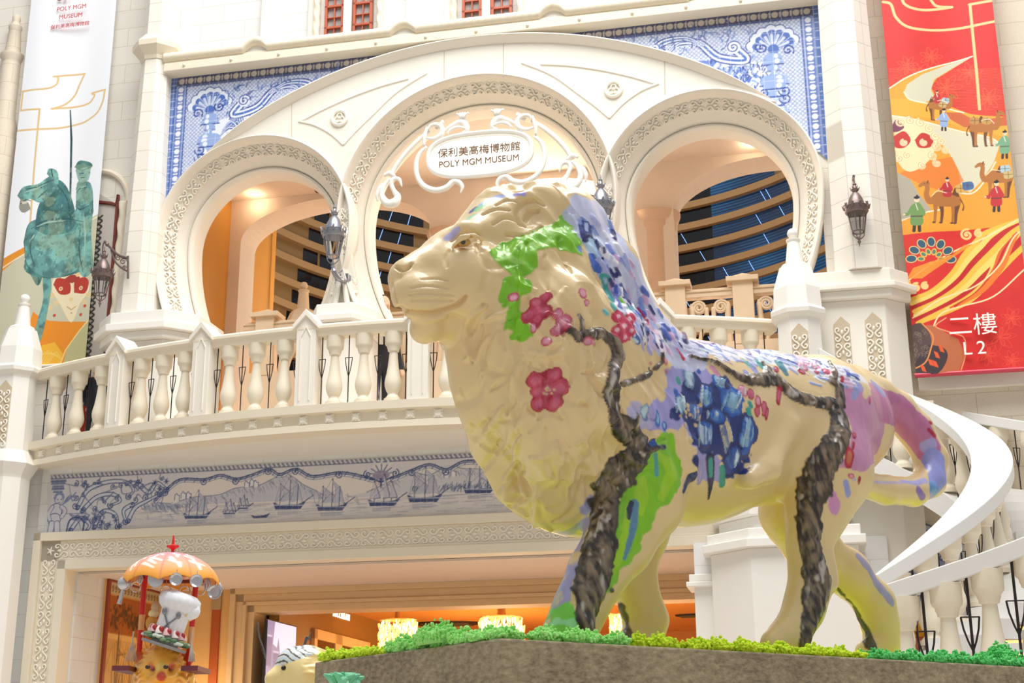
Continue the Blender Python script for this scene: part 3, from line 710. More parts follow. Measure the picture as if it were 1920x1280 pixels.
# ------------------------------------------------------------------ the painted lion on its pedestal
def bvh_of(V, F):
    return BVHTree.FromPolygons(V.tolist(), F.tolist())
def vnormals(V, F):
    n = np.cross(V[F[:, 2]]-V[F[:, 0]], V[F[:, 3]]-V[F[:, 1]]); N = np.zeros_like(V)
    for k in range(4): np.add.at(N, F[:, k], n)
    return N/np.maximum(np.linalg.norm(N, axis=1, keepdims=True), 1e-9)
def build_lion():
    s = SDF((-.25, -.42, -.03), (2.85, .42, 1.68), .0086)
    B = lambda L, k=.04, ys=1.0: s.chain([(lp(x, y, n), r) for x, y, n, r in L], k, ys)
    # trunk
    B([(1150, 815, 0, .33), (1300, 808, 0, .305), (1440, 800, 0, .262), (1540, 790, 0, .235)], .06, .78)
    B([(1540, 790, 0, .235), (1585, 790, 0, .20)], .06, .85)
    # mane and neck
    B([(1000, 500, 0, .20), (1035, 600, 0, .27), (1040, 700, 0, .30), (1062, 810, 0, .275), (1075, 880, 0, .185)], .08, .86)
    B([(1030, 460, 0, .15), (1095, 560, 0, .19), (1150, 680, 0, .22), (1230, 760, 0, .22)], .08, .9)
    B([(1045, 915, 0, .12), (1100, 925, 0, .12)], .06)
    for x, y, r in ((935, 668, .165), (950, 725, .17), (965, 775, .15), (900, 625, .11)): s.ell(lp(x, y, 0), (r, r*.85, r), .06)
    # near mane fullness
    for x, y, n, r in ((1010, 520, .17, .12), (1050, 610, .2, .15), (1010, 700, .17, .14), (1090, 720, .2, .16), (1040, 800, .17, .14), (980, 620, .15, .12), (1130, 640, .17, .13)):
        s.ell(lp(x, y, n), (r, r*.7, r*1.1), .08); s.ell(lp(x, y, -n), (r, r*.7, r*1.1), .08)
    # skull and face
    s.ell(lp(945, 455, 0), (.165, .15, .155), .05)
    B([(925, 470, 0, .125), (850, 505, 0, .105), (790, 530, 0, .078)], .05, .95)
    B([(905, 440, 0, .07), (850, 470, 0, .06), (790, 500, 0, .045), (765, 510, 0, .04)], .03, 1.15)       # bridge of the nose
    s.ell(lp(757, 520, 0), (.045, .058, .045), .03)
    for n in (.05, -.05):
        s.ell(lp(800, 562, n), (.085, .06, .068), .035)                                                  # upper lip
        s.ell(lp(765, 555, n*.8), (.05, .05, .06), .035)
        s.ell(lp(895, 530, n*2.2), (.12, .07, .12), .06)                                                  # cheek
        B([(905, 432, n*1.5, .035), (872, 432, n*1.7, .026), (850, 448, n*1.2, .02)], .03)               # brow
    B([(800, 612, 0, .042), (840, 605, 0, .055), (885, 598, 0, .09), (930, 590, 0, .13)], .03, 1.15)      # jaw
    s.ell(lp(797, 618, 0), (.042, .055, .040), .025)
    s.chain([(lp(748, 582, -.10), .012), (lp(750, 583, 0), .016), (lp(752, 583, .06), .016), (lp(790, 587, .118), .020), (lp(838, 580, .158), .018), (lp(868, 564, .17), .006)], -.004)  # mouth line
    s.chain([(lp(736, 530, 0), .006), (lp(737, 555, 0), .006)], -.004)
    for k, (y0, y1) in enumerate(((545, 552), (556, 564), (536, 540))): s.chain([(lp(775, y0, .105), .006), (lp(840, y1, .14), .006)], -.004)
    for n in (1, -1):
        s.ell(lp(739, 514, .045*n), (.03, .022, .020), -.006)                                              # nostril
        s.ell(lp(869, 453, .138*n), (.045, .03, .020), -.018); s.chain([(lp(848, 462, .125*n), .006), (lp(868, 444, .15*n), .009), (lp(890, 442, .15*n), .008), (lp(910, 452, .15*n), .005)], .012)                                               # eye socket
    # ears and crown
    for n in (.125, -.125):
        s.ell(lp(1000, 392, n), (.075, .035, .08), .04); s.ell(lp(990, 392, n+.035*np.sign(n)), (.045, .02, .05), -.03)
    B([(935, 395, 0, .07), (985, 404, 0, .088), (1040, 430, 0, .12), (1085, 480, 0, .12)], .05, 1.1)
    # legs
    B([(1190, 800, .13, .17), (1205, 930, .15, .135), (1160, 1015, .155, .102), (1117, 1080, .155, .083), (1088, 1140, .155, .073), (1066, 1190, .155, .07)], .05, .8)
    B([(1066, 1186, .155, .068), (1040, 1206, .155, .052)], .04)
    B([(1200, 900, -.13, .14), (1200, 1000, -.15, .09), (1188, 1080, -.15, .072), (1200, 1130, -.15, .062), (1212, 1165, -.15, .065), (1205, 1205, -.15, .065)], .05, .85)
    B([(1208, 1166, -.15, .055), (1234, 1162, -.15, .03)], .03); B([(1205, 1205, -.15, .06), (1175, 1208, -.15, .045)], .03)
    B([(1560, 770, .10, .17), (1552, 880, .14, .165), (1536, 945, .145, .112), (1523, 985, .145, .088), (1513, 1025, .145, .064), (1522, 1085, .145, .072), (1508, 1140, .145, .063), (1482, 1192, .145, .058), (1450, 1208, .145, .047)], .05, .8)
    B([(1535, 1050, .145, .05), (1550, 1090, .145, .04)], .03)
    B([(1500, 860, -.12, .15), (1485, 960, -.14, .12), (1525, 1030, -.14, .10), (1590, 1075, -.14, .082), (1640, 1130, -.14, .076), (1652, 1180, -.14, .066), (1655, 1215, -.14, .06)], .05, .8)
    B([(1655, 1212, -.14, .055), (1625, 1222, -.14, .045)], .03)
    # tail
    B([(1590, 735, 0, .11), (1640, 748, 0, .088), (1678, 768, .01, .076), (1715, 804, .03, .068), (1746, 858, .05, .063), (1742, 902, .07, .060), (1712, 921, .09, .056), (1660, 918, .11, .052), (1612, 906, .13, .049), (1590, 900, .13, .046)], .02)
    # flank folds, ribs, muscle
    s.chain([(lp(1405, 900, .24), .03), (lp(1440, 880, .22), .035), (lp(1480, 800, .2), .03)], .05)
    for i in range(4): s.chain([(lp(1272, 832+i*17, .245), .012), (lp(1300, 826+i*17, .25), .016)], .014)
    s.D[:, :, :] = np.maximum(s.D, (-.003-s.ax[2])[None, None, :])
    V, F = s.mesh(); del s.D
    V, F = midsub(V, F)
    N = vnormals(V, F)
    # carved mane locks: long waves that run down and back
    mA = lp(1035, 600, 0); mB = lp(1070, 830, 0); mC = lp(1000, 440, 0)
    def segd(P, a, b):
        ab = b-a; t = np.clip(((P-a)@ab)/(ab@ab), 0, 1); return np.linalg.norm(P-a-t[:, None]*ab, axis=1)
    dm = np.minimum(segd(V, mA, mB), segd(V, mC, mA)); face = segd(V, lp(900, 470, 0), lp(790, 560, 0))
    wm = np.clip((.40-dm)/.12, 0, 1)*np.clip((face-.17)/.09, 0, 1)
    leg = np.clip((V[:, 2]-.42)/.1, 0, 1); wm *= leg
    Q = V.copy(); Q[:, 0] += .05*fbm(V, 4, 2, 5); Q2 = np.c_[Q[:, 0]*1.0+Q[:, 2]*.55, Q[:, 1]*1.0, Q[:, 2]*.42]
    lock = .8*fbm(V, 6.5, 2, 21)+.75*(1-2*np.abs(vnoise(Q2, 8.5, 3)))-.35+.35*(1-2*np.abs(vnoise(Q2, 19, 8)))
    V = V + N*(wm*.036*lock)[:, None] + N*(.0035*fbm(V, 9, 2, 31)*(1-wm))[:, None]
    return V, F
def paint_lion(V, F):
    N = vnormals(V, F); bv = bvh_of(V, F); RI = np.linalg.inv(LIOM)
    co = (RI@np.array([*CAM, 1]))[:3]
    def hit(x, y):
        d = RI[:3, :3]@ray(x, y); d /= np.linalg.norm(d)
        h = bv.ray_cast(Vector(co), Vector(d))
        if h[0] is None:
            q = lp(x, y, 0); h = bv.find_nearest(Vector(q))
        p = np.array(h[0]); return p, np.linalg.norm(p-co)/FOC
    C = np.empty((len(V), 3), np.float32); C[:] = rgb((233, 206, 156)); C *= (1+.05*fbm(V, 5, 3, 2))[:, None]
    low = np.clip((.62-V[:, 2])/.5, 0, 1)
    R_ = np.zeros(len(V)); ed = fbm(V, 45, 2, 11); ed2 = fbm(V, 16, 2, 12); streak = fbm(np.c_[V[:, 0]*1.0, V[:, 1], V[:, 2]*.35], 70, 2, 13)
    def apply(dist, r, col, rag, a, rel, var):
        """dist: boolean-free signed distance for the chosen vertices"""
        pass
    def stroke(pts, rp, col, rag=.35, a=1.0, rel=0.0, var=.12, bk=False):
        H = [hit(*p) for p in pts]; P = np.array([h[0] for h in H]); rp = np.broadcast_to(np.asarray(rp, float), (len(pts),)); r = np.array([h[1] for h in H])*rp
        lo = P.min(0)-r.max()*1.8; hi = P.max(0)+r.max()*1.8
        ix = np.nonzero(((V > lo) & (V < hi)).all(1))[0]
        if not len(ix): return
        Q = V[ix]; best = np.full(len(ix), 9.0); rr = np.full(len(ix), r[0])
        if len(P) == 1: best = np.linalg.norm(Q-P[0], axis=1)/r[0]
        for i in range(len(P)-1):
            ab = P[i+1]-P[i]; t = np.clip(((Q-P[i])@ab)/max(ab@ab, 1e-9), 0, 1); ri = r[i]+(r[i+1]-r[i])*t
            d = np.linalg.norm(Q-P[i]-t[:, None]*ab, axis=1)/ri; best = np.minimum(best, d)
        px = np.mean([h[1] for h in H])          # metres per pixel
        e = best + rag*(.6*ed[ix]+.5*ed2[ix]) ; w = np.clip((1-e)*r.mean()/(px*1.6)+.5, 0, 1)*a
        c = np.array(rgb(col))*(1+var*streak[ix])[:, None]
        if bk:
            Vq = Q; g_ = fbm(np.c_[Vq[:, 0]*1.0+.25*Vq[:, 2], Vq[:, 1], Vq[:, 2]*.25], 80, 3, 41)+.35*ed[ix]; k1 = np.clip(.5+1.6*g_, 0, 1)[:, None]; inn = np.clip((.98-e)/.5, 0, 1)[:, None]
            k2 = np.clip((fbm(Vq*np.array([1, 1, .4]), 62, 2, 77)-.28)*5, 0, 1)[:, None]*inn
            c = np.array(rgb((44, 36, 32)))*(1-k1*inn)+np.array(rgb((142, 124, 104)))*k1*inn; c = c*(1-k2*.8)+np.array(rgb((206, 200, 196)))*k2*.8
        C[ix] = C[ix]*(1-w[:, None])+c*w[:, None]
        if rel: R_[ix] = np.maximum(R_[ix], rel*np.sqrt(np.clip(1-e, 0, 1))*np.minimum(w*1.5, 1))
    def poly(pts, col, rag=.006, a=1.0, var=.12, rel=0.0, smax=None):
        H = np.array([hit(*p)[0] for p in pts]); xz = H[:, [0, 2]]; ym = H[:, 1].max()+.14 if smax is None else smax
        lo = xz.min(0)-.02; hi = xz.max(0)+.02
        ix = np.nonzero((V[:, 0] > lo[0]) & (V[:, 0] < hi[0]) & (V[:, 2] > lo[1]) & (V[:, 2] < hi[1]) & (V[:, 1] < ym))[0]
        if not len(ix): return
        q = V[ix][:, [0, 2]]; ins = np.zeros(len(ix), bool); dd = np.full(len(ix), 9.0)
        for i in range(len(xz)):
            a_, b_ = xz[i], xz[(i+1) % len(xz)]
            cnd = (a_[1] > q[:, 1]) != (b_[1] > q[:, 1]); xx = (b_[0]-a_[0])*(q[:, 1]-a_[1])/((b_[1]-a_[1]) or 1e-9)+a_[0]; ins ^= cnd & (q[:, 0] < xx)
            ab = b_-a_; t = np.clip(((q-a_)@ab)/max(ab@ab, 1e-9), 0, 1); dd = np.minimum(dd, np.linalg.norm(q-a_-t[:, None]*ab, axis=1))
        sd = np.where(ins, -dd, dd)+rag*2.2*(ed[ix]*.7+ed2[ix]); w = np.clip(.5-sd/.004, 0, 1)*a
        c = np.array(rgb(col))*(1+var*streak[ix])[:, None]; C[ix] = C[ix]*(1-w[:, None])+c*w[:, None]
        if rel: R_[ix] = np.maximum(R_[ix], rel*w)
    Z = lambda x0, y0, k, L: [(x0+x/k, y0+y/k) for x, y in L]
    A_ = lambda L: Z(720, 340, 2.2857, L)
    B_ = lambda L: Z(980, 800, 2.5946, L)
    C_ = lambda L: Z(1200, 560, 2.9083, L)
    def petal(p, rx, ry, cols, ang=0.0, rel=.004, gr=1.0):
        """layered petal: rim, body, streaky light centre, brushed on with uneven edges"""
        x, y = p; rx *= gr; ry *= gr
        for k, c, al in zip((1.08, .84, .6), cols, (1, 1, .85)):
            ox, oy = RG.normal(0, .05)*rx*(k < 1), RG.normal(0, .05)*ry*(k < 1)
            if ry >= rx: h = (ry-rx)*k; u = (math.sin(ang)*h, -math.cos(ang)*h); r = rx*k
            else: h = (rx-ry)*k; u = (math.cos(ang)*h, math.sin(ang)*h); r = ry*k
            stroke([(x+ox-u[0], y+oy-u[1]), (x+ox, y+oy), (x+ox+u[0], y+oy+u[1])], [r*.8, r*1.05, r*.9], c, .62, al, rel*(1.2-.5*k), .22)
        if min(rx, ry) > 9:
            for j in range(9):
                w_ = RG.uniform(-.6, .6)*rx; q0_, q1_ = RG.uniform(-.75, .1), RG.uniform(.2, .8); cj = [cols[1], cols[2], (214, 232, 242), cols[2]][j % 4]
                P_ = [(x+w_*math.cos(ang)+math.sin(ang)*ry*q*-1*-1, y+w_*math.sin(ang)-math.cos(ang)*ry*q) for q in (q0_, (q0_+q1_)/2, q1_)]
                stroke(P_, [1.2, RG.uniform(1.6, 3.2), 1.0], cj, .7, .9, rel*1.5, .3)
    G1, G2 = (124, 196, 22), (150, 214, 60)
    # greens
    poly(A_([(450, 310), (500, 270), (560, 235), (640, 215), (720, 180), (760, 150), (820, 140), (845, 200), (850, 320), (800, 310), (750, 290), (690, 285), (650, 300), (655, 360), (630, 400), (560, 410), (500, 360)]), G1, .005, rel=.004)
    poly(A_([(510, 420), (620, 420), (630, 470), (590, 500), (580, 520), (620, 560), (600, 600), (625, 650), (590, 690), (545, 680), (550, 640), (500, 610), (510, 560), (500, 490)]), G1, .008, rel=.003)
    for p in (((480, 340), (540, 330), (600, 350)), ((560, 290), (650, 270), (760, 250)), ((620, 230), (720, 215), (800, 200))): stroke(A_(p), [3, 7, 3], (176, 228, 120), .5, .8)
    poly([(1245, 812), (1262, 806), (1272, 840), (1280, 880), (1270, 920), (1245, 950), (1222, 980), (1200, 1015), (1185, 1040), (1160, 1085), (1140, 1110), (1120, 1110), (1130, 1040), (1140, 980), (1150, 930), (1190, 890), (1215, 850)], (132, 200, 28), .009)
    for p in ([(1230, 850), (1262, 880), (1240, 930)], [(1180, 950), (1175, 1010), (1150, 1070)], [(1205, 900), (1203, 930), (1200, 960)]): stroke(p, [8, 14, 8], (170, 214, 40), .6, .7)
    poly([(1096, 1039), (1084, 1066), (1076, 1128), (1084, 1166), (1096, 1192), (1015, 1192), (1038, 1139), (1061, 1093)], (120, 214, 60), .006)
    poly([(1050, 1160), (1100, 1165), (1110, 1200), (1005, 1200), (1020, 1170)], (160, 232, 176), .008, .85)
    poly([(1107, 923), (1119, 931), (1099, 1000), (1092, 1035), (1072, 1066), (1053, 1104), (1036, 1140), (1040, 1100), (1070, 1020), (1090, 954)], (166, 162, 216), .004)
    stroke([(1092, 1050), (1080, 1090), (1072, 1130)], [3, 6, 3], (226, 196, 130), .5)
    stroke([(1190, 943), (1190, 973), (1184, 1004), (1171, 1047)], [8, 8, 7, 4], (92, 140, 176), .25)
    stroke([(1184, 942), (1180, 955), (1179, 972)], [5, 6, 3], (44, 52, 84), .3)
    # violet ground under the peony
    poly(C_([(150, 380), (220, 335), (330, 350), (400, 430), (420, 600), (440, 900), (430, 990), (330, 1000), (300, 860), (250, 720), (190, 720), (110, 700), (60, 720), (0, 690), (20, 590), (110, 540)]), (164, 160, 222), .012)
    poly(C_([(-60, 590), (30, 570), (60, 640), (40, 720), (-20, 740), (-60, 700)]), (190, 186, 226), .012)
    poly(C_([(225, 400), (265, 365), (310, 420), (345, 470), (385, 470), (400, 415), (450, 405), (500, 470), (545, 560), (560, 640), (620, 680), (635, 760), (590, 870), (550, 880), (540, 930), (480, 950), (440, 880), (390, 860), (340, 870), (290, 810), (262, 700), (215, 660), (170, 640), (180, 520), (215, 490)]), (36, 54, 124), .012)
    NV, BL, PB, SK = (38, 50, 110), (44, 96, 190), (150, 196, 226), (196, 220, 236)
    for x, y, rx, ry, an, cl in ((265, 440, 42, 72, -.1, (NV, (120, 160, 205), SK)), (215, 580, 34, 72, -.15, (NV, (140, 182, 214), SK)), (360, 540, 48, 74, .1, (NV, BL, PB)),
                                 (430, 455, 40, 42, .3, (BL, PB, (130, 170, 220))), (500, 560, 62, 84, .35, (BL, (74, 128, 206), PB)), (300, 620, 50, 60, 0, (NV, (80, 110, 180), BL)),
                                 (580, 745, 52, 118, .12, (NV, BL, PB)), (470, 745, 48, 120, -.2, (NV, (60, 110, 190), (220, 200, 150))), (350, 735, 62, 92, 0, (NV, BL, SK)), (500, 870, 52, 80, .1, (NV, (40, 66, 150), (62, 104, 186))),
                                 (400, 640, 60, 40, .1, (NV, BL, (90, 140, 206)))):
        petal(C_([(x, y)])[0], rx/2.9, ry/2.9, cl, an, .007, 1.08)
    for x, y, r, c in ((195, 505, 22, BL), (315, 385, 14, BL), (470, 470, 18, NV), (205, 440, 20, (60, 160, 150)), (590, 610, 20, (60, 160, 150)), (600, 570, 16, (60, 160, 150)), (140, 390, 8, (200, 120, 150)), (270, 760, 16, (214, 196, 150))): stroke(C_([(x, y), (x+4, y+12)]), r/2.9, c, .35, 1, .003)
    for i in range(16):
        x, y = 300+RG.normal(0, 28), 620+RG.normal(0, 36); stroke(C_([(x, y)]), RG.uniform(2.5, 5), (222, 196, 150), .4, 1, .004)
    for L, r, c in (([(310, 880), (290, 960), (250, 1010), (235, 1050)], [12, 12, 9, 5], NV), ([(380, 870), (384, 990), (372, 1090)], [12, 8, 2], (40, 44, 90)), ([(382, 880), (384, 960)], [6, 5], (60, 160, 150)), ([(445, 920), (447, 1010)], [6, 7], (60, 160, 150)), ([(330, 900), (320, 1000)], [8, 6], (170, 160, 215))):
        stroke(C_(L), np.array(r), c, .25, 1, .004)
    for x, y, rx, ry, cl in ((30, 620, 26, 52, ((110, 130, 190), (150, 190, 210), SK)), (95, 650, 24, 50, (BL, (60, 120, 200), PB)), (130, 690, 22, 26, (BL, BL, PB)), (70, 790, 26, 26, (NV, (60, 100, 180), BL)), (105, 810, 40, 14, (NV, (50, 60, 110), NV))): petal(C_([(x, y)])[0], rx/2.9, ry/2.9, cl)
    stroke(C_([(85, 850), (90, 955)]), [5, 6], (82, 168, 160), .2)
    # rump and tail
    poly(C_([(1095, 470), (1150, 430), (1200, 480), (1250, 520), (1330, 600), (1330, 740), (1290, 850), (1210, 945), (1075, 925), (1130, 830), (1160, 740), (1130, 650), (1095, 590)]), (204, 142, 184), .005)
    stroke([(1588, 700), (1610, 722), (1600, 745)], [8, 10, 6], (160, 160, 220), .5)
    stroke([(1648, 752), (1680, 774), (1716, 806), (1738, 838)], [40, 36, 32, 26], (196, 118, 166), .12)
    stroke([(1640, 720), (1652, 732)], [12, 16], (154, 150, 214), .4); stroke([(1628, 722), (1622, 742)], [9, 7], (232, 208, 160), .4)
    stroke([(1735, 838), (1748, 830)], [10, 8], (176, 168, 226), .5); stroke([(1752, 862), (1762, 890), (1752, 918)], [22, 22, 20], (150, 156, 226), .2)
    stroke([(1748, 912), (1756, 920)], [11, 9], (104, 156, 220), .5, 1, .006); stroke([(1722, 918), (1730, 932)], [7, 7], (150, 120, 196), .4); stroke([(1690, 902), (1716, 905), (1735, 900)], [3, 5, 6], (180, 176, 228), .4)
    for p in ([(1745, 792), (1756, 806)], [(1762, 812), (1770, 826)], [(1742, 806), (1752, 816)]): stroke(p, 4, (176, 36, 70), .6)
    stroke([(1560, 930), (1566, 950)], [10, 14], (212, 150, 196), .4); stroke([(1586, 905), (1590, 925)], [7, 8], (156, 160, 222), .35); stroke([(1612, 1045), (1640, 1085), (1672, 1128)], [10, 11, 9], (168, 164, 222), .3)
    stroke([(1600, 898), (1640, 903), (1690, 905)], [4, 3, 3], (190, 180, 226), .5, .8)
    # pale flowering back
    back = [(1252, 632), (1300, 642), (1370, 650), (1440, 660), (1500, 672), (1560, 688), (1590, 700)]
    for (x, y), r in zip(back, (26, 30, 36, 36, 30, 24, 14)):
        for dx in (-18, 0, 18): stroke([(x+dx-14, y+6), (x+dx+14, y+8+RG.uniform(-3, 6))], r*.8, (236, 236, 246), .5, .95)
    PAL = [(208, 222, 246), (176, 190, 240), (120, 150, 226), (58, 82, 186), (244, 240, 250), (232, 206, 232), (214, 240, 240), (40, 52, 140), (150, 174, 236), (250, 250, 252)]
    for i in range(190):
        t = RG.uniform(0, 1); x = 1240+350*t; top = np.interp(x, [1240, 1300, 1400, 1500, 1600], [626, 637, 648, 666, 698]); y = top+abs(RG.normal(0, 15))
        c = PAL[RG.integers(0, len(PAL))] if RG.random() < .6 or y > top+12 else PAL[RG.choice([2, 3, 7, 8])]
        if y > top+14 and c in (PAL[7], PAL[3]): c = PAL[1]
        stroke([(x, y), (x+RG.uniform(8, 22), y+RG.uniform(2, 10))], RG.uniform(2, 5.5), c, .6, .9, .003, .2)
    for x, y, c, r in ((1290, 660, (226, 170, 200), 7), (1336, 690, (214, 140, 186), 8), (1412, 690, (150, 160, 224), 10), (1420, 678, (70, 170, 160), 8), (1432, 690, (70, 170, 160), 9), (1460, 680, (60, 150, 160), 9), (1466, 690, (50, 120, 140), 6), (1395, 675, (120, 190, 190), 7), (1400, 700, (150, 160, 224), 9), (1500, 670, (240, 214, 236), 14), (1570, 690, (226, 226, 244), 10), (1585, 712, (226, 190, 220), 8)): stroke([(x, y), (x+8, y+10)], r, c, .5, .9)
    for p, r in (((1278, 640), 0), ): pass
    # nape of the mane, thick dabs from crown to withers
    nape = [(1085, 405), (1104, 440), (1122, 470), (1140, 500), (1152, 535), (1166, 562), (1182, 590), (1205, 612), (1228, 632), (1250, 650)]
    for (x, y) in nape: stroke([(x-8, y-4), (x+14, y+22)], 22, (196, 206, 238), .4)
    for (x, y) in nape: stroke([(x+14, y-6), (x+30, y+10)], 40, (200, 206, 238), .3); stroke([(x+40, y-4), (x+50, y+12)], 34, (206, 210, 240), .3)
    for i in range(70):
        k = RG.uniform(0, len(nape)-1.01); i0 = int(k); t = k-i0; x = nape[i0][0]*(1-t)+nape[i0+1][0]*t+RG.normal(28, 15); y = nape[i0][1]*(1-t)+nape[i0+1][1]*t+RG.normal(2, 7)
        stroke([(x, y), (x+RG.uniform(2, 9), y+RG.uniform(6, 16))], RG.uniform(4, 9), [(38, 46, 116), (120, 140, 214), (180, 186, 236), (226, 230, 248), (70, 100, 190), (208, 170, 214)][i % 6], .6, .95, .006, .25)
    DAB = [((1098, 435), 15, (44, 62, 140)), ((1104, 452), 9, (30, 34, 72)), ((1112, 470), 16, (176, 206, 240)), ((1110, 492), 12, (66, 104, 190)), ((1124, 455), 10, (206, 222, 246)), ((1128, 480), 8, (40, 46, 100)), ((1132, 505), 17, (170, 176, 232)), ((1118, 500), 8, (58, 100, 196)),
           ((1146, 490), 10, (210, 214, 240)), ((1150, 512), 7, (36, 40, 110)), ((1136, 530), 12, (64, 162, 160)), ((1140, 555), 9, (60, 170, 170)), ((1150, 575), 7, (90, 186, 190)), ((1135, 585), 5, (110, 196, 200)), ((1150, 540), 9, (186, 150, 206)), ((1158, 555), 10, (120, 130, 214)),
           ((1166, 540), 6, (50, 60, 150)), ((1170, 570), 10, (224, 228, 246)), ((1175, 560), 9, (54, 84, 170)), ((1164, 565), 5, (120, 200, 40)), ((1182, 585), 10, (110, 190, 196)), ((1190, 600), 9, (214, 150, 190)), ((1198, 590), 7, (66, 96, 190)), ((1198, 620), 14, (186, 186, 236)), ((1202, 640), 14, (166, 170, 226)), ((1192, 634), 9, (60, 100, 176)), ((1190, 638), 4, (190, 214, 236)),
           ((1214, 612), 8, (232, 190, 220)), ((1222, 640), 12, (216, 196, 236)), ((1232, 630), 8, (244, 214, 230)), ((1240, 650), 10, (236, 220, 240)), ((1216, 655), 8, (170, 170, 230))]
    for (x, y), r, c in DAB: stroke([(x-2, y-r*.5), (x+3, y+r*.6)], r, c, .5, 1, .006, .25)
    stroke([(1195, 578), (1212, 600), (1228, 640)], [2, 3.5, 2], (176, 30, 80), .5); stroke([(1268, 655), (1280, 672)], [3, 4], (200, 60, 90), .4)
    for i in range(60):
        k = RG.uniform(0, len(nape)-1.01); i0 = int(k); t = k-i0; x = nape[i0][0]*(1-t)+nape[i0+1][0]*t+RG.normal(4, 9); y = nape[i0][1]*(1-t)+nape[i0+1][1]*t+RG.normal(6, 8)
        stroke([(x, y), (x+RG.uniform(0, 8), y+RG.uniform(4, 14))], RG.uniform(2, 4.5), PAL[RG.integers(0, len(PAL))] if i % 3 else (40, 46, 110), .6, .95, .005, .2)
    # forehead marks
    for p, r, c in (([(838, 446), (856, 432)], 9, (180, 178, 232)), ([(884, 396), (892, 390)], 6, (46, 70, 150)), ([(896, 392), (914, 378)], 8, (120, 206, 130)), ([(900, 384), (918, 374)], 5, (130, 180, 220)), ([(950, 366), (980, 362)], 6, (150, 150, 230)), ([(878, 410), (888, 404)], 6, (150, 214, 170)), ([(925, 372), (940, 368)], 6, (140, 170, 230))): stroke(p, r, c, .5, .9)
    # plum branches, raised like bark
    BK = (84, 72, 62)
    def bark(pts, r, rel): stroke(pts, np.array(r)*1.02, BK, .42, 1, rel, .9, True)
    bark([(1026, 589), (1046, 602), (1066, 620), (1083, 633), (1105, 627), (1127, 624), (1151, 642), (1160, 664), (1151, 690), (1144, 721), (1147, 760), (1153, 786), (1175, 808), (1197, 834), (1188, 858), (1161, 880), (1142, 916), (1134, 954), (1128, 993), (1123, 1031), (1115, 1070), (1109, 1108), (1099, 1147), (1101, 1200)],
         [4, 6, 8, 11, 11, 12, 15, 15, 13, 15, 16, 18, 24, 30, 32, 32, 31, 30, 30, 31, 33, 31, 23, 16], .016)
    bark([(1166, 721), (1192, 712), (1214, 703), (1232, 688), (1243, 677), (1241, 662)], [6, 6, 6, 5, 4, 3], .008); bark([(1092, 622), (1092, 602), (1085, 589)], [5, 4, 2.5], .006); bark([(1214, 703), (1216, 690)], [4, 2], .005)
    bark([(1197, 834), (1190, 800), (1196, 780)], [14, 11, 7], .012); bark([(1200, 850), (1225, 842), (1240, 838)], [10, 6, 3], .008)
    bark([(1291, 668), (1331, 677), (1355, 689), (1379, 704), (1403, 713), (1434, 711), (1454, 710), (1472, 728), (1499, 746), (1530, 754), (1561, 758), (1575, 783), (1576, 811), (1561, 842), (1544, 872), (1530, 904), (1520, 938), (1516, 973), (1520, 1016), (1527, 1050), (1535, 1089), (1531, 1128), (1520, 1166), (1508, 1205)],
         [3, 4, 6, 9, 12, 16, 16, 15, 13, 12, 14, 18, 20, 25, 27, 30, 27, 23, 20, 20, 27, 26, 20, 15], .015)
    bark([(1575, 756), (1573, 725), (1561, 715), (1564, 697), (1554, 680)], [12, 9, 8, 6, 4], .01); bark([(1434, 712), (1440, 690), (1428, 680)], [10, 8, 4], .01)
    stroke([(1580, 1125), (1610, 1160), (1632, 1208)], [5, 9, 12], (74, 72, 58), .4, 1, .006, .6); stroke([(1146, 1106), (1163, 1140), (1176, 1190)], [5, 10, 12], (96, 86, 80), .35, 1, .006, .6)
    # plum blossom
    CR, PK_, LT = (172, 24, 52), (206, 96, 130), (232, 170, 190)
    for L_, r_ in (([(650, 850), (735, 835)], 13), ([(660, 930), (735, 930)], 14), ([(700, 890)], 24), ([(690, 500), (650, 540), (620, 575)], 12), ([(665, 585), (700, 560)], 11), ([(1008, 585), (1035, 625), (1030, 660)], 11), ([(1050, 600), (1005, 635)], 10)): stroke(A_(L_), r_, CR, .55, 1, .003)
    def blossom(P, cols, ks=(1.14, .98, .55)):
        for k, c, al in zip(ks, cols, (1, .95, .8)):
            for x, y, r in P: X_, Y_ = A_([(x, y)])[0]; q = r/2.2857*k; stroke([(X_-q*.3, Y_+q*.2), (X_+q*.25, Y_-q*.2)], [q*.9, q*.85], c, .75, al, .0016, .3)
    blossom(((650, 855, 30), (735, 828, 25), (748, 885, 36), (732, 945, 31), (668, 948, 31), (655, 900, 27), (698, 895, 40)), (CR, (196, 72, 100), (206, 104, 132)))
    for i in range(9): stroke(A_([(700+RG.normal(0, 12), 890+RG.normal(0, 12))]), 2.2, (226, 196, 150), .3, 1, .004)
    blossom(((692, 497, 25), (655, 520, 26), (620, 572, 33), (660, 590, 28), (690, 555, 30), (655, 555, 30)), (CR, (180, 44, 74), (200, 84, 114)))
    blossom(((742, 575, 26), (775, 592, 24), (740, 640, 25), (758, 610, 26)), ((186, 50, 84), (206, 110, 140), LT))
    blossom(((1003, 580, 25), (1050, 592, 28), (1062, 640, 27), (998, 636, 24), (1034, 668, 26), (1028, 620, 30)), ((190, 24, 64), (208, 60, 100), (240, 206, 214)), (1.14, .92, .4))
    for x, y, rx, ry in ((555, 505, 26, 20), (640, 630, 10, 22), (695, 685, 22, 18), (850, 480, 18, 26), (868, 520, 12, 12), (870, 690, 20, 18), (900, 690, 16, 14), (790, 606, 10, 8), (1208, 770, 9, 16), (1142, 778, 7, 9)): petal(A_([(x, y)])[0], rx/2.2857, ry/2.2857, ((192, 60, 96), (214, 130, 156), LT), 0, .003)
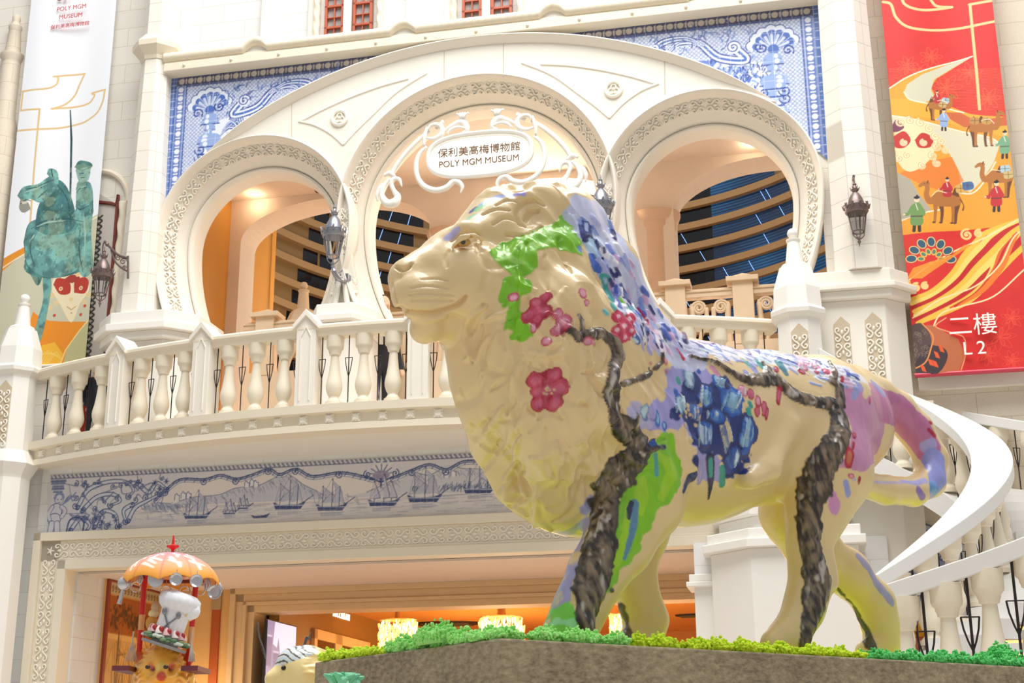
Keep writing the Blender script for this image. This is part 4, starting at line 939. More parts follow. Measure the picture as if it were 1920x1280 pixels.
    for x, y, rx, ry, cl in ((560, 500, 30, 28, (PK_, (222, 160, 190), LT)), (605, 520, 26, 34, (CR, PK_, PK_)), (640, 560, 24, 36, (CR, PK_, LT)), (640, 615, 20, 36, (CR, (196, 70, 100), PK_)), (675, 600, 18, 44, (CR, PK_, PK_)), (690, 625, 14, 36, (CR, CR, PK_)), (755, 530, 20, 50, (CR, (190, 50, 80), PK_)), (742, 385, 14, 22, (CR, CR, PK_)), (885, 370, 34, 28, ((196, 60, 110), (226, 150, 190), LT)), (945, 365, 34, 30, ((196, 60, 110), (230, 170, 204), LT)), (880, 400, 24, 16, (CR, CR, PK_)), (960, 402, 20, 14, (CR, CR, PK_)), (1015, 398, 26, 20, (CR, (196, 50, 84), PK_)), (1140, 870, 26, 62, (CR, (196, 50, 70), (206, 130, 90))), (1168, 745, 12, 22, (CR, CR, PK_)), (1162, 800, 10, 26, (CR, CR, CR)), (1150, 965, 22, 14, (CR, PK_, LT)), (1195, 990, 12, 24, (CR, CR, CR)), (1252, 555, 12, 22, (CR, CR, PK_)), (1100, 440, 10, 20, (CR, CR, CR))):
        petal(C_([(x, y)])[0], rx/2.9, ry/2.9, cl, .15, .004)
    # amber iris ring on the painted eye
    stroke([(856, 462), (870, 452), (884, 446)], [5, 9, 5], (206, 160, 84), .3, .9)
    # carved lines: mouth, nostril, brow, whisker folds and the locks of the mane
    GR = np.zeros(len(V))
    def groove(pts, rp, dep, sg=1):
        H = [hit(*p) for p in cat(pts, 4)]; P = np.array([h[0] for h in H]); px = np.mean([h[1] for h in H]); r = np.interp(np.linspace(0, 1, len(P)), np.linspace(0, 1, len(np.atleast_1d(rp))), np.atleast_1d(rp))*px
        ix = np.nonzero(((V > P.min(0)-r.max()*2) & (V < P.max(0)+r.max()*2)).all(1))[0]; Q = V[ix]; best = np.full(len(ix), 9.0)
        for i in range(len(P)-1):
            ab = P[i+1]-P[i]
            if ab@ab > .02: continue
            t = np.clip(((Q-P[i])@ab)/max(ab@ab, 1e-9), 0, 1); best = np.minimum(best, np.linalg.norm(Q-P[i]-t[:, None]*ab, axis=1)/(r[i]+(r[i+1]-r[i])*t))
        w = np.clip(1-best, 0, 1); w = w*w*(3-2*w); GR[ix] += sg*dep*w if sg < 0 else np.maximum(0, dep*w-np.maximum(GR[ix], 0)*.6)
    groove([(750, 581), (770, 586), (800, 588), (830, 583), (852, 575), (868, 563), (874, 555)], [7, 9, 10, 9, 8, 7, 4], .020)
    groove([(768, 598), (800, 600), (835, 594)], [9, 12, 8], .007, -1); groove([(742, 500), (752, 505), (764, 502), (772, 494)], [6, 8, 7, 4], .014); groove([(736, 524), (738, 545), (744, 566)], [4, 4, 3], .007)
    for L in ([(770, 540), (800, 536), (840, 540)], [(768, 552), (805, 550), (850, 553)], [(772, 563), (810, 562), (850, 564)], [(790, 524), (815, 522), (840, 526)]): groove(L, [3, 4.5, 3], .0045)
    groove([(850, 466), (862, 460), (880, 456), (896, 448)], [4, 5, 4], .006); groove([(846, 452), (862, 440), (884, 434), (902, 440)], [4, 6, 4], .007); groove([(842, 470), (835, 485), (838, 500)], [7, 9, 6], .005); groove([(905, 470), (915, 500), (905, 540)], [10, 14, 10], .008)
    groove([(975, 420), (968, 400), (980, 382), (1002, 376), (1020, 384)], [7, 9, 8, 6], .012); groove([(985, 412), (996, 398), (1008, 396)], [8, 10, 6], .012); groove([(925, 420), (945, 408), (965, 412), (985, 425)], [5, 7, 5], .008); groove([(905, 402), (930, 392), (955, 394)], [5, 6, 4], .007); groove([(950, 440), (985, 440), (1015, 425)], [6, 8, 5], .010); groove([(930, 385), (950, 375), (970, 378)], [4, 6, 4], .007)
    gl = np.random.default_rng(21)
    for i in range(105):
        x = gl.uniform(880, 1180); y = gl.uniform(440, 930)
        if x < 900+(650-y)*.05 and y < 650: continue
        if x > 1040+(y-380)*.42 or (y > 850 and x < 930) or (y > 760 and x < 905): continue
        th = PI*.5+(.55-(x-880)/300*.9)+gl.normal(0, .25); L = gl.uniform(55, 115); k = gl.normal(0, .5)
        pts = [(x, y), (x+L*.4*math.cos(th), y+L*.4*math.sin(th)), (x+L*.75*math.cos(th+k*.5), y+L*.75*math.sin(th+k*.5)), (x+L*math.cos(th+k), y+L*math.sin(th+k))]
        groove(pts, [5, gl.uniform(13, 24), gl.uniform(11, 18), 5], gl.uniform(.006, .012), 1 if i % 2 else -1)
    # brush roughness of the raised paint
    V2 = V + N*(R_*(1+.55*streak+.45*ed)-GR)[:, None]
    return V2, np.clip(C, 0, 1)
LV, LF = build_lion()
LV, LC = paint_lion(LV, LF)
M_PAINT = vcmat('painted_gloss', .36, .3, .15, 30)
lion = thing('lion_statue', 'large cream lion statue painted with plum branches and blue peony, striding on mossy pedestal', 'statue', (0, 0, 0), LIOM)
me = np_mesh('body', LV, LF); paintattr(me, LC); body = fin('body', me, M_PAINT, LIOM, lion, smooth='all')
M_EYE = mat('eye_amber', (196, 158, 92), .2, var=.2, scale=40); M_PUP = mat('pupil_dark', (70, 70, 74), .15)
for n in (.128, -.128):
    e = MB(); e.sphere(lp(869, 453, n), (.024, .018, .015), 16, 10); ey_ = e.build('eye', M_EYE, lion, LIOM, smooth=True, label='amber painted eye')
    e = MB(); e.sphere(lp(868, 453, n*1.115), (.009, .006, .009), 12, 8); e.build('pupil', M_PUP, ey_, LIOM, smooth=True)
# pedestal: K is the near corner, one face runs along the lion, the other away from it
ped = MB(); ped.b2(0, 3.6, -.5, .52, -PTOP, 0)
M_PED = nmat('pedestal_stone'); _m, _nt, _b = M_PED
_L = _nt.links.new; _tc = _nt.nodes.new('ShaderNodeTexCoord'); _n1 = _nt.nodes.new('ShaderNodeTexNoise'); _n1.inputs['Scale'].default_value = 42; _n1.inputs['Detail'].default_value = 9; _n1.inputs['Roughness'].default_value = .65
_n2 = _nt.nodes.new('ShaderNodeTexNoise'); _n2.inputs['Scale'].default_value = 3.5; _n2.inputs['Detail'].default_value = 3
_mp = _nt.nodes.new('ShaderNodeMapping'); _mp.inputs['Scale'].default_value = (1, 1, 2.2); _mp.inputs['Rotation'].default_value = (0, .6, 0)
_L(_tc.outputs['Object'], _mp.inputs[0]); _L(_mp.outputs[0], _n1.inputs['Vector']); _L(_tc.outputs['Object'], _n2.inputs['Vector'])
_cr = _nt.nodes.new('ShaderNodeValToRGB'); _cr.color_ramp.elements[0].position = .33; _cr.color_ramp.elements[0].color = (*rgb((92, 78, 56)), 1); _cr.color_ramp.elements[1].position = .72; _cr.color_ramp.elements[1].color = (*rgb((190, 174, 142)), 1)
_ad = _nt.nodes.new('ShaderNodeMath'); _ad.operation = 'MULTIPLY_ADD'; _ad.inputs[1].default_value = .35; _L(_n2.outputs['Fac'], _ad.inputs[0]); _sc = _nt.nodes.new('ShaderNodeMath'); _sc.operation = 'MULTIPLY'; _sc.inputs[1].default_value = .7; _L(_n1.outputs['Fac'], _sc.inputs[0]); _L(_sc.outputs[0], _ad.inputs[2])
_L(_ad.outputs[0], _cr.inputs[0]); _L(_cr.outputs[0], _b.inputs['Base Color']); _b.inputs['Roughness'].default_value = .6
pedo = ped.build('pedestal', _m, None, LIOM, bevel=.006, label='grey brown stone block pedestal topped with coloured moss under the lion', cat='pedestal')
# moss: tufts of tiny rounded tips
def moss(name, label, col, spots, seed):
    g = np.random.default_rng(seed); v = []; f = []; k = 0
    base = MB(); base.sphere((0, 0, 0), 1, 6, 4); bv_ = np.concatenate(base.v); bf = base.f
    F = []
    for x, y, z, r in spots:
        n = int(190*(r/.035)**1.6)
        for i in range(n):
            th = g.uniform(0, 2*PI); ph = math.acos(g.uniform(0.0, 1)); rr = r*g.uniform(.7, 1.06)*(1+.16*math.sin(3*th+seed)+.12*math.sin(7*ph))
            c = (x+rr*math.sin(ph)*math.cos(th), y+rr*math.sin(ph)*math.sin(th), z+.004+rr*math.cos(ph)*.85)
            v.append(bv_*g.uniform(.0028, .0058)*g.uniform(.7, 1.3, 3)+np.array(c)); F += [tuple(j+k for j in q) for q in bf]; k += len(bv_)
        w_ = bv_*r*np.array([.9, .9, .75]); w_[:, 2] = np.maximum(w_[:, 2], 0); v.append(w_+np.array([x, y, z])); F += [tuple(j+k for j in q) for q in bf]; k += len(bv_)
    m = MB(); m.add(np.concatenate(v), F)
    return m.build(name, mat(name+'_'+str(seed), col, .95, var=.28, scale=90), None, LIOM, smooth='all', label=label, cat='moss', kind='stuff', fixn=False)
def spots(x0, x1, r0, r1, n, seed, y0=-.47, y1=-.36):
    g = np.random.default_rng(seed); return [(x0+(x1-x0)*(i+.5)/n+g.uniform(-.02, .02), g.uniform(y0, y1), 0.001, g.uniform(r0, r1)) for i in range(n)]
def spotsl(y0, y1, r0, r1, n, seed):
    g = np.random.default_rng(seed); return [(g.uniform(.02, .09), y0+(y1-y0)*(i+.5)/n, 0.001, g.uniform(r0, r1)) for i in range(n)]
moss('moss', 'mint green moss at the near corner of the pedestal by the front paw', (168, 255, 136), spots(.0, .44, .022, .042, 15, 1)+spotsl(-.45, .10, .025, .05, 14, 2)+[(.03, -.17, .01, .062), (.04, -.1, .01, .05)], 1)
moss('moss', 'yellow green moss along the left end of the pedestal', (206, 244, 62), spotsl(.18, .47, .02, .035, 11, 3), 2)
moss('moss', 'bright yellow green moss between the front and hind legs of the lion', (208, 246, 52), spots(.50, 1.40, .02, .04, 34, 4), 3)
moss('moss', 'dark emerald green moss under the hind paws of the lion', (104, 214, 122), spots(1.47, 2.32, .02, .045, 34, 5)+[(2.19, -.40, .02, .062), (2.52, -.42, .02, .05)], 4)
moss('moss', 'pale green moss at the right end of the pedestal', (200, 244, 170), spots(2.40, 3.04, .02, .036, 24, 6), 5)
moss('moss', 'yellow moss tuft at the far right of the pedestal', (200, 238, 70), spots(3.12, 3.3, .025, .04, 7, 7), 6)
m = MB()
_g = np.random.default_rng(11); nx, ny = 70, 18; X_, Y_ = np.meshgrid(np.linspace(.12, 3.5, nx), np.linspace(-.30, .46, ny)); Zm = .012+.012*_g.random(X_.shape)
P_ = np.c_[X_.ravel(), Y_.ravel(), Zm.ravel()]; Q_ = [(j*nx+i, j*nx+i+1, (j+1)*nx+i+1, (j+1)*nx+i) for j in range(ny-1) for i in range(nx-1)]
m.add(P_, Q_); m.build('moss', mat('moss_carpet', (200, 222, 30), .95, var=.35, scale=25), None, LIOM, label='low yellow green moss carpet on the pedestal top under the belly', cat='moss', kind='stuff')
# ------------------------------------------------------------------ painted surfaces (tile pictures and printed banners)

class Cv:
    """a small painter: colours on a grid of points, later the points of a mesh"""
    def __init__(s, w, h, bg): s.w, s.h = w, h; s.a = np.empty((h, w, 3), np.float32); s.a[:] = rgb(bg); s.Y, s.X = np.mgrid[0:h, 0:w].astype(np.float32)
    def _box(s, P, m):
        P = np.asarray(P, float); x0 = max(0, int(P[:, 0].min()-m)); x1 = min(s.w, int(P[:, 0].max()+m)+2); y0 = max(0, int(P[:, 1].min()-m)); y1 = min(s.h, int(P[:, 1].max()+m)+2)
        return (slice(y0, y1), slice(x0, x1)) if x1 > x0 and y1 > y0 else None
    def _mix(s, b, w, c): s.a[b] = s.a[b]*(1-w[..., None])+np.array(rgb(c), np.float32)*w[..., None]
    def line(s, P, r, c, a=1.0):
        P = np.asarray(P, float); r = np.broadcast_to(np.asarray(r, float), (len(P),)); b = s._box(P, r.max()+2)
        if b is None: return s
        X, Y = s.X[b], s.Y[b]; best = np.full(X.shape, 1e9, np.float32)
        if len(P) == 1: best = np.hypot(X-P[0, 0], Y-P[0, 1])-r[0]
        for i in range(len(P)-1):
            ax, ay = P[i]; dx, dy = P[i+1]-P[i]; t = np.clip(((X-ax)*dx+(Y-ay)*dy)/max(dx*dx+dy*dy, 1e-9), 0, 1)
            best = np.minimum(best, np.hypot(X-ax-t*dx, Y-ay-t*dy)-(r[i]+(r[i+1]-r[i])*t))
        s._mix(b, np.clip(.5-best, 0, 1)*a, c); return s
    def poly(s, P, c, a=1.0, tex=None):
        P = np.asarray(P, float); b = s._box(P, 1)
        if b is None: return s
        w = 0
        for ox, oy in ((-.25, -.25), (.25, .25), (.25, -.25), (-.25, .25)):
            X, Y = s.X[b]+ox, s.Y[b]+oy; ins = np.zeros(X.shape, bool)
            for i in range(len(P)):
                (x0, y0), (x1, y1) = P[i], P[(i+1) % len(P)]
                if y0 == y1: continue
                ins ^= ((y0 > Y) != (y1 > Y)) & (X < (x1-x0)*(Y-y0)/(y1-y0)+x0)
            w = w+ins*.25
        w = w.astype(np.float32)*a
        if tex is not None: w = w*tex[b]
        s._mix(b, w, c); return s
    def cur(s, P, r, c, a=1.0, n=6): 
        Q = cat(P, n); rr = np.interp(np.linspace(0, 1, len(Q)), np.linspace(0, 1, len(np.atleast_1d(r))), np.atleast_1d(r)) if np.ndim(r) else r
        return s.line(Q, rr, c, a)
    def blob(s, P, c, a=1.0, n=5):
        P = np.asarray(P, float); Q = cat(np.r_[P, P[:1]], n); return s.poly(Q, c, a)
    def disc(s, x, y, r, c, a=1.0): return s.line([(x, y)], r, c, a)
    def ell(s, x, y, rx, ry, c, a=1.0, ang=0.0):
        t = np.arange(22)*2*PI/22; u, v = rx*np.cos(t), ry*np.sin(t); return s.poly(np.c_[x+u*math.cos(ang)-v*math.sin(ang), y+u*math.sin(ang)+v*math.cos(ang)], c, a)
    def spiral(s, x, y, r, turns, c, w=1.0, a0=0.0, sg=1):
        t = np.linspace(0, 1, int(18*turns)+4); return s.line(np.c_[x+r*t*np.cos(a0+sg*2*PI*turns*t), y+r*t*np.sin(a0+sg*2*PI*turns*t)], w, c)
    def noise(s, sc, o=3, seed=0):
        P = np.c_[s.X.ravel(), s.Y.ravel(), np.zeros(s.w*s.h)]; return fbm(P, 1/sc, o, seed).reshape(s.h, s.w)
    def mesh(s, name, m, posfn, keep=None, parent=None, F=None, **k):
        """grid of points through posfn(x01, y01) -> (u, d, z)"""
        u = s.X/(s.w-1); v = s.Y/(s.h-1); P = posfn(u.ravel(), v.ravel()); i = np.arange(s.w*s.h).reshape(s.h, s.w)
        Q = np.stack([i[1:, :-1], i[1:, 1:], i[:-1, 1:], i[:-1, :-1]], -1).reshape(-1, 4)
        c = s.a.reshape(-1, 3)
        if keep is not None:
            kk = keep(P); Q = Q[kk[Q].all(1)]; us = np.unique(Q); mp = np.full(len(P), -1); mp[us] = np.arange(len(us)); P = P[us]; c = c[us]; Q = mp[Q]
        F = FACM if F is None else F
        W = P@F[:3, :3].T+F[:3, 3]
        if parent is not None: M = PM[parent.name]
        else: M = F.copy(); M[:3, 3] = W.mean(0)
        me = np_mesh(name, (W-M[:3, 3])@M[:3, :3], Q); paintattr(me, np.clip(c, 0, 1)); return fin(name, me, m, M, parent, **k)
M_TILE = vcmat('glazed_tile', .3, .1)
B0, B1, B2, B3 = (222, 230, 244), (146, 170, 218), (74, 108, 184), (40, 68, 150)
INK = (58, 76, 128)
def net(c, mask, step=6.5, col=(96, 120, 184)):
    q = np.minimum(np.abs(((c.X+c.Y)/step) % 1-.5), np.abs(((c.X-c.Y)/step) % 1-.5)); w = np.clip((.17-q)/.12, 0, 1)*mask*.75
    c.a[:] = c.a*(1-w[..., None])+np.array(rgb(col), np.float32)*w[..., None]
def grout(c, step, col=(236, 240, 246), a=.42):
    for x in np.arange(step*.6, c.w, step): c.line([(x, 0), (x, c.h)], .45, col, a)
    for y in np.arange(step*.4, c.h, step): c.line([(0, y), (c.w, y)], .45, col, a)
def beadrow(c, x0, y0, x1, y1, w=9, step=14, fill=(200, 190, 178), ink=(70, 74, 110)):
    L = math.hypot(x1-x0, y1-y0); ux, uy = (x1-x0)/L, (y1-y0)/L; nx, ny = -uy, ux
    c.line([(x0, y0), (x1, y1)], w*.75, ink, .85)
    for i in range(int(L/step)+1):
        x, y = x0+ux*step*i, y0+uy*step*i; c.disc(x, y, w*.5, fill); c.line([(x+ux*step*.5-nx*w*.35, y+uy*step*.5-ny*w*.35), (x+ux*step*.5+nx*w*.35, y+uy*step*.5+ny*w*.35)], 1.1, fill)
def shell(c, x, y, r, a0, a1, n=6):
    for i in range(n):
        a = a0+(a1-a0)*(i+.5)/n; w = (a1-a0)/n*.5
        P = [(x, y)]+[(x+r*math.cos(a+t*w)*(1+.1*math.cos(t*1.5)), y+r*math.sin(a+t*w)*(1+.1*math.cos(t*1.5))) for t in np.linspace(-1, 1, 7)]
        c.poly(P, B0); Q = [(x+(px-x)*.9, y+(py-y)*.9) for px, py in P]; c.poly([(x+(px-x)*.88+1, y+(py-y)*.88) for px, py in Q], B2); c.line([(x+r*.2*math.cos(a), y+r*.2*math.sin(a)), (x+r*.62*math.cos(a), y+r*.62*math.sin(a))], [1, 2.2], B0, .8); c.line(P[1:], .8, B3)
def scroll(c, P, r, end=1, col=B3):
    c.cur(P, [r+2, r+1.2, r*.5], col); c.cur(P, [r, r*.8, r*.3], B0); c.cur(P, [r*.35, r*.3, .4], B2)
    x, y = P[0]; c.disc(x, y, r*1.7, B0); c.spiral(x, y, r*1.8, 2, B3, .9, 0, end)
def foliage(c, reg, seed, n=500, sz=5, cols=(B2, B3, B1)):
    g = np.random.default_rng(seed)
    for i in range(n):
        x, y = reg(g)
        if x is None: continue
        a = g.uniform(0, PI); l = g.uniform(.5, 1)*sz; c.line([(x, y), (x+l*math.cos(a), y+l*math.sin(a))], g.uniform(.6, 1.5), cols[g.integers(0, 3)], .9)
def palm(c, x, y, h, seed, R=34):
    g = np.random.default_rng(seed); c.line([(x, y), (x+3, y+h*.5), (x+1, y+h)], [3.5, 4.5, 6], B2); 
    for k in range(int(h/5)): c.line([(x-4, y+5*k+3), (x+4, y+5*k)], .8, B0, .8)
    for k in range(26):
        a = -PI*.5+g.uniform(-2.1, 2.1); r = R*g.uniform(.7, 1.1); ex, ey = x+r*math.cos(a), y+r*math.sin(a)*.75+abs(math.cos(a))*R*.35
        mx, my = x+.55*r*math.cos(a), y+.6*r*math.sin(a)-4; c.cur([(x, y), (mx, my), (ex, ey)], [2.6, 2.4, .7], B3 if k % 2 else B2); c.cur([(x, y), (mx, my-.6), (ex, ey)], [.9, .8, .3], B0)
def spandrel(name, u0, u1, z0, z1, flip, label):
    K = 92; w = int((u1-u0)*K); h = int((z1-z0)*K); c = Cv(w, h, (206, 214, 232)); c.a *= (1+.05*c.noise(30, 2, 4))[..., None]
    S_ = lambda x: (w-1-x) if flip else x       # drawn for the left panel, mirrored for the right
    T = lambda L: [(S_(x), y) for x, y in L]
    net(c, np.ones((h, w), np.float32))
    c.poly(T([(0, 0), (13, 0), (13, h), (0, h)]), (86, 116, 180)); 
    for y in np.arange(0, h, 13.5): c.line(T([(0, y), (13, y)]), .6, (190, 204, 232))
    c.poly(T([(13, 0), (w, 0), (w, 16), (13, 16)]), (96, 100, 138)); 
    x0, x1 = (S_(22), S_(w)); beadrow(c, x0, 8, x1, 8, 9.5, 15)
    c.poly(T([(13, 16), (30, 16), (30, h), (13, h)]), (150, 170, 214)); beadrow(c, S_(21.5), 22, S_(21.5), h, 8.5, 15, (226, 230, 242), (88, 112, 176)); c.line(T([(31, 16), (31, h)]), 1, B3); c.line(T([(13, 16), (13, h)]), .8, B3); c.line(T([(31, 17), (w, 17)]), 1, B3)
    # trees under the scroll band
    def reg(g): 
        x = g.uniform(100, 300); y = g.uniform(62, 210)
        lim = 78+40*abs(math.sin(x*.035))+(0 if x < 190 else 60)
        return (S_(x), y) if y < lim+ (300-x)*.22 else (None, None)
    c.poly(T([(70, 84), (130, 74), (300, 62), (300, 160), (180, 200), (110, 230), (70, 230)]), (228, 234, 246), .9); 
    c.poly(T([(150, 70), (320, 58), (320, 150), (250, 150), (215, 108), (176, 100)]), B2, .9); foliage(c, reg, 5, 900, 7)
    if flip:
        for x, l in ((128, 1), (188, 1), (222, .8)):
            c.cur(T([(x, 70), (x+6, 105), (x-2, 150), (x-14, 205)]), [4, 5, 7, 9], B2); c.cur(T([(x-1, 72), (x+4, 105), (x-4, 150), (x-17, 203)]), [1, 2, 2, 3], B0)
        for k in range(700):
            g = RG; x = g.normal(165, 55); y = 80+abs(g.normal(0, 42)); 
            if x > 78: a = g.uniform(.8, 2.4); c.line(T([(x, y), (x+7*math.cos(a), y+7*math.sin(a))]), 1.1, (B2, B3, B1)[g.integers(0, 3)], .9)
    else:
        palm(c, S_(128), 108, 90, 3, 44); palm(c, S_(160), 140, 70, 8, 30)
    # urn and shell column
    shell(c, S_(72), 62, 36, -PI*.98, -PI*.06, 7); c.disc(S_(72), 62, 8, B2); c.spiral(S_(88), 58, 9, 1.6, B3, 1.2); c.spiral(S_(52), 66, 9, 1.6, B3, 1.2, PI); 
    for y, r in ((74, 12), (82, 15), (92, 9), (100, 4), (108, 18), (114, 20), (120, 16), (132, 15), (146, 12), (158, 18), (168, 16), (186, 20), (204, 15), (222, 20)):
        c.ell(S_(74), y, r, 6.5, B1); c.line(T([(74-r, y+4), (74+r, y+4)]), 1.1, B3); c.ell(S_(74-r*.4), y-1, r*.25, 4, B0)
    for y in (128, 140, 176, 192, 210, 232): c.spiral(S_(60), y, 9, 1.5, B3, 1); c.spiral(S_(90), y, 9, 1.5, B3, 1)
    # scrolling acanthus
    scroll(c, T([(128, 52), (112, 74), (150, 66), (176, 40), (205, 36), (224, 52)]), 6); scroll(c, T([(224, 54), (236, 42), (226, 32), (196, 30), (170, 44)]), 5, -1)
    for x in range(176, 222, 7): c.disc(S_(x), 44-abs(x-200)*.12, 2.4, B0); c.disc(S_(x), 44-abs(x-200)*.12, 1.2, B2)
    shell(c, S_(246), 54, 26, PI*.05, PI*.95, 5); shell(c, S_(252), 50, 20, -PI*.3, PI*.2, 3)
    scroll(c, T([(338, 66), (352, 50), (336, 28), (306, 24), (276, 38), (256, 52)]), 7)
    for x in range(270, 330, 8): y = 52-.006*(x-256)**2*.9+.0000*x; c.disc(S_(x), 44-10*math.sin((x-262)/70*PI*.6), 2.8, B0); c.disc(S_(x), 44-10*math.sin((x-262)/70*PI*.6), 1.4, B3)
    scroll(c, T([(376, 40), (386, 28), (366, 24), (356, 44), (392, 58)]), 4); scroll(c, T([(408, 52), (420, 40), (404, 34), (396, 50)]), 3.5)
    for k in range(60): x = RG.uniform(100, 400); a = RG.uniform(-2.6, -.6); y = 36+RG.normal(0, 10); c.cur(T([(x, y), (x+7*math.cos(a), y+7*math.sin(a)), (x+15*math.cos(a+.4), y+15*math.sin(a+.4))]), [1.4, .9, .3], (B2, B3)[k % 2], .8)
    grout(c, 15, a=.3)
    oA = ARCH[2] if flip else ARCH[0]
    def keep(P): return (np.hypot(P[:, 0]-BC[0], P[:, 2]-BC[1]) > BR-.25) & (np.hypot(P[:, 0]-oA['c'], P[:, 2]-oA['z']) > oA['ro']-.02)
    return tag(c.mesh(name, M_TILE, lambda u, v: np.c_[u0+(u1-u0)*u, np.full(len(u), .13), z1+(z0-z1)*v], keep), label, 'tile panel', 'blue tile pictures')
spandrel('azulejo_picture', -6.0, -.95, 9.8, 12.735, False, 'blue and white tile panel with palm tree in the left corner above the arches')
spandrel('azulejo_picture', -.05, 4.93, 9.9, 12.735, True, 'blue and white tile panel with broad trees in the right corner above the arches')
m = MB(); m.b2(-6.0, 4.93, .16, .3, 9.6, 12.73); 
# long tile picture of ships
def frieze():
    u0, u1 = -7.47, .95; K = 112; w = int((u1-u0)*K); h = int((5.9-4.985)*K); c = Cv(w, h, (226, 218, 214)); k = w/8.42/112*1.0
    X = lambda x: (x-92)*w/ (1055-92)           # photograph columns along the strip -> grid
    S2 = lambda L: [(X(x), y*h/104) for x, y in L]
    y0 = h/104
    c.a *= (1+.04*c.noise(40, 3, 2))[..., None]
    # water
    wat = np.clip((c.Y-h*.62)/(h*.25), 0, 1); c.a = c.a*(1-.2*wat[..., None])+np.array(rgb((170, 174, 190)))*(.2*wat[..., None])
    g = np.random.default_rng(4)
    for i in range(420):
        x = g.uniform(0, w); y = h*.66+abs(g.normal(0, .18))*h
        c.line([(x, y), (x+g.uniform(6, 34), y+g.uniform(-.4, .4))], .45, (130, 138, 166), .45)
    # hills
    def hill(P, col, seed):
        c.poly(S2(P), col, .75); xs = [p[0] for p in P]
        for i in range(90):
            x = g.uniform(min(xs), max(xs)); yt = np.interp(x, *zip(*sorted([(p[0], p[1]) for p in P if p[1] < 66]))) ; yy = yt+abs(g.normal(0, 6)); c.line(S2([(x, yy), (x+g.uniform(2, 9), yy+g.uniform(3, 11))]), .6, (108, 118, 152), .6)
        c.cur(S2([p for p in P if p[1] < 66]), .8, INK, .7)
    hill([(330, 66), (345, 58), (375, 52), (420, 50), (450, 40), (490, 38), (520, 26), (540, 19), (556, 26), (575, 40), (600, 52), (640, 66)], (184, 188, 204), 1)
    hill([(270, 70), (300, 58), (330, 62), (360, 70), (360, 66), (330, 74)], (176, 180, 200), 2)
    hill([(640, 66), (690, 58), (730, 42), (762, 26), (800, 34), (830, 20), (860, 26), (900, 30), (960, 50), (1050, 60), (1050, 66)], (196, 198, 208), 3)
    hill([(900, 66), (930, 50), (960, 44), (1000, 52), (1055, 50), (1055, 66)], (176, 182, 198), 4)
    for x, y in ((470, 34), (480, 31), (487, 34), (340, 50), (352, 47), (362, 48), (830, 34), (842, 32), (920, 36), (935, 33), (945, 35)):
        c.poly(S2([(x-4, y+6), (x-4, y-2), (x-1, y-6), (x+2, y-2), (x+5, y-2), (x+5, y+6)]), (226, 224, 226)); c.line(S2([(x-4, y+6), (x-4, y-2), (x-1, y-6), (x+2, y-2), (x+5, y-2), (x+5, y+6)]), .6, INK)
    for i in range(240): x = g.uniform(770, 980); y = 58+g.normal(0, 3.5); c.line(S2([(x, y), (x+1.5, y-4)]), .8, (92, 104, 146), .8)
    # frame at the top: beaded ledge and garland
    c.poly([(0, 0), (w, 0), (w, 7*y0), (0, 7*y0)], (118, 124, 152)); 
    for x in np.arange(3, w, 8.2): c.line([(x, 1.2), (x+3.4, 6*y0)], 1.5, (206, 202, 204))
    c.line([(0, 7.6*y0), (w, 7.6*y0)], .8, INK)
    for x0_, n_ in ((110, 0), (330, 1)):
        pass
    P = [(92, 8), (300, 8), (300, 30), (262, 60), (240, 104), (92, 104)]
    c.poly(S2([(92, 8), (360, 8), (330, 32), (300, 52), (262, 70), (240, 104), (92, 104)]), (206, 206, 214), .8)
    G = [(300, 56), (318, 40), (345, 22), (390, 24), (420, 18), (450, 26), (480, 20), (510, 12), (530, 22), (560, 14), (590, 28), (640, 24), (680, 32), (700, 38)]
    G2 = [(735, 38), (770, 26), (800, 18), (830, 28), (860, 16), (900, 18), (940, 26), (980, 16), (1020, 24), (1055, 14)]
    for GG in (G, G2):
        c.poly(S2(GG+[(GG[-1][0], 8), (GG[0][0], 8)]), (206, 206, 214), .7)
        c.cur(S2(GG), 4.2, INK); c.cur(S2([(x, y+1) for x, y in GG]), 2.6, (206, 208, 220)); c.cur(S2([(x, y) for x, y in GG]), .9, INK)
        Q = cat(S2(GG), 8)
        for i in range(0, len(Q), 3): x, y = Q[i]; c.line([(x-3, y+3.5), (x+3, y-4)], .8, INK, .8)
        for x, y in GG[1:-1:2]: c.spiral(X(x), y*y0+2, 6.5, 1.6, INK, .9)
    # cartouche
    for a in np.linspace(.1, PI-.1, 7): c.cur(S2([(715, 30), (715+26*math.cos(a), 30-6-18*math.sin(a))]), 2.2, (206, 208, 220)); c.line(S2([(715, 30), (715+22*math.cos(a), 28-17*math.sin(a))]), .8, INK)
    c.ell(X(715), 30*y0, 15, 8, (150, 140, 170)); c.line(S2([(695, 34), (715, 42), (735, 34)]), 1.6, INK); c.line(S2([(715, 38), (715, 52)]), [3, .8], INK); c.spiral(X(690), 28*y0, 7, 1.7, INK, 1); c.spiral(X(740), 28*y0, 7, 1.7, INK, 1, PI, -1)
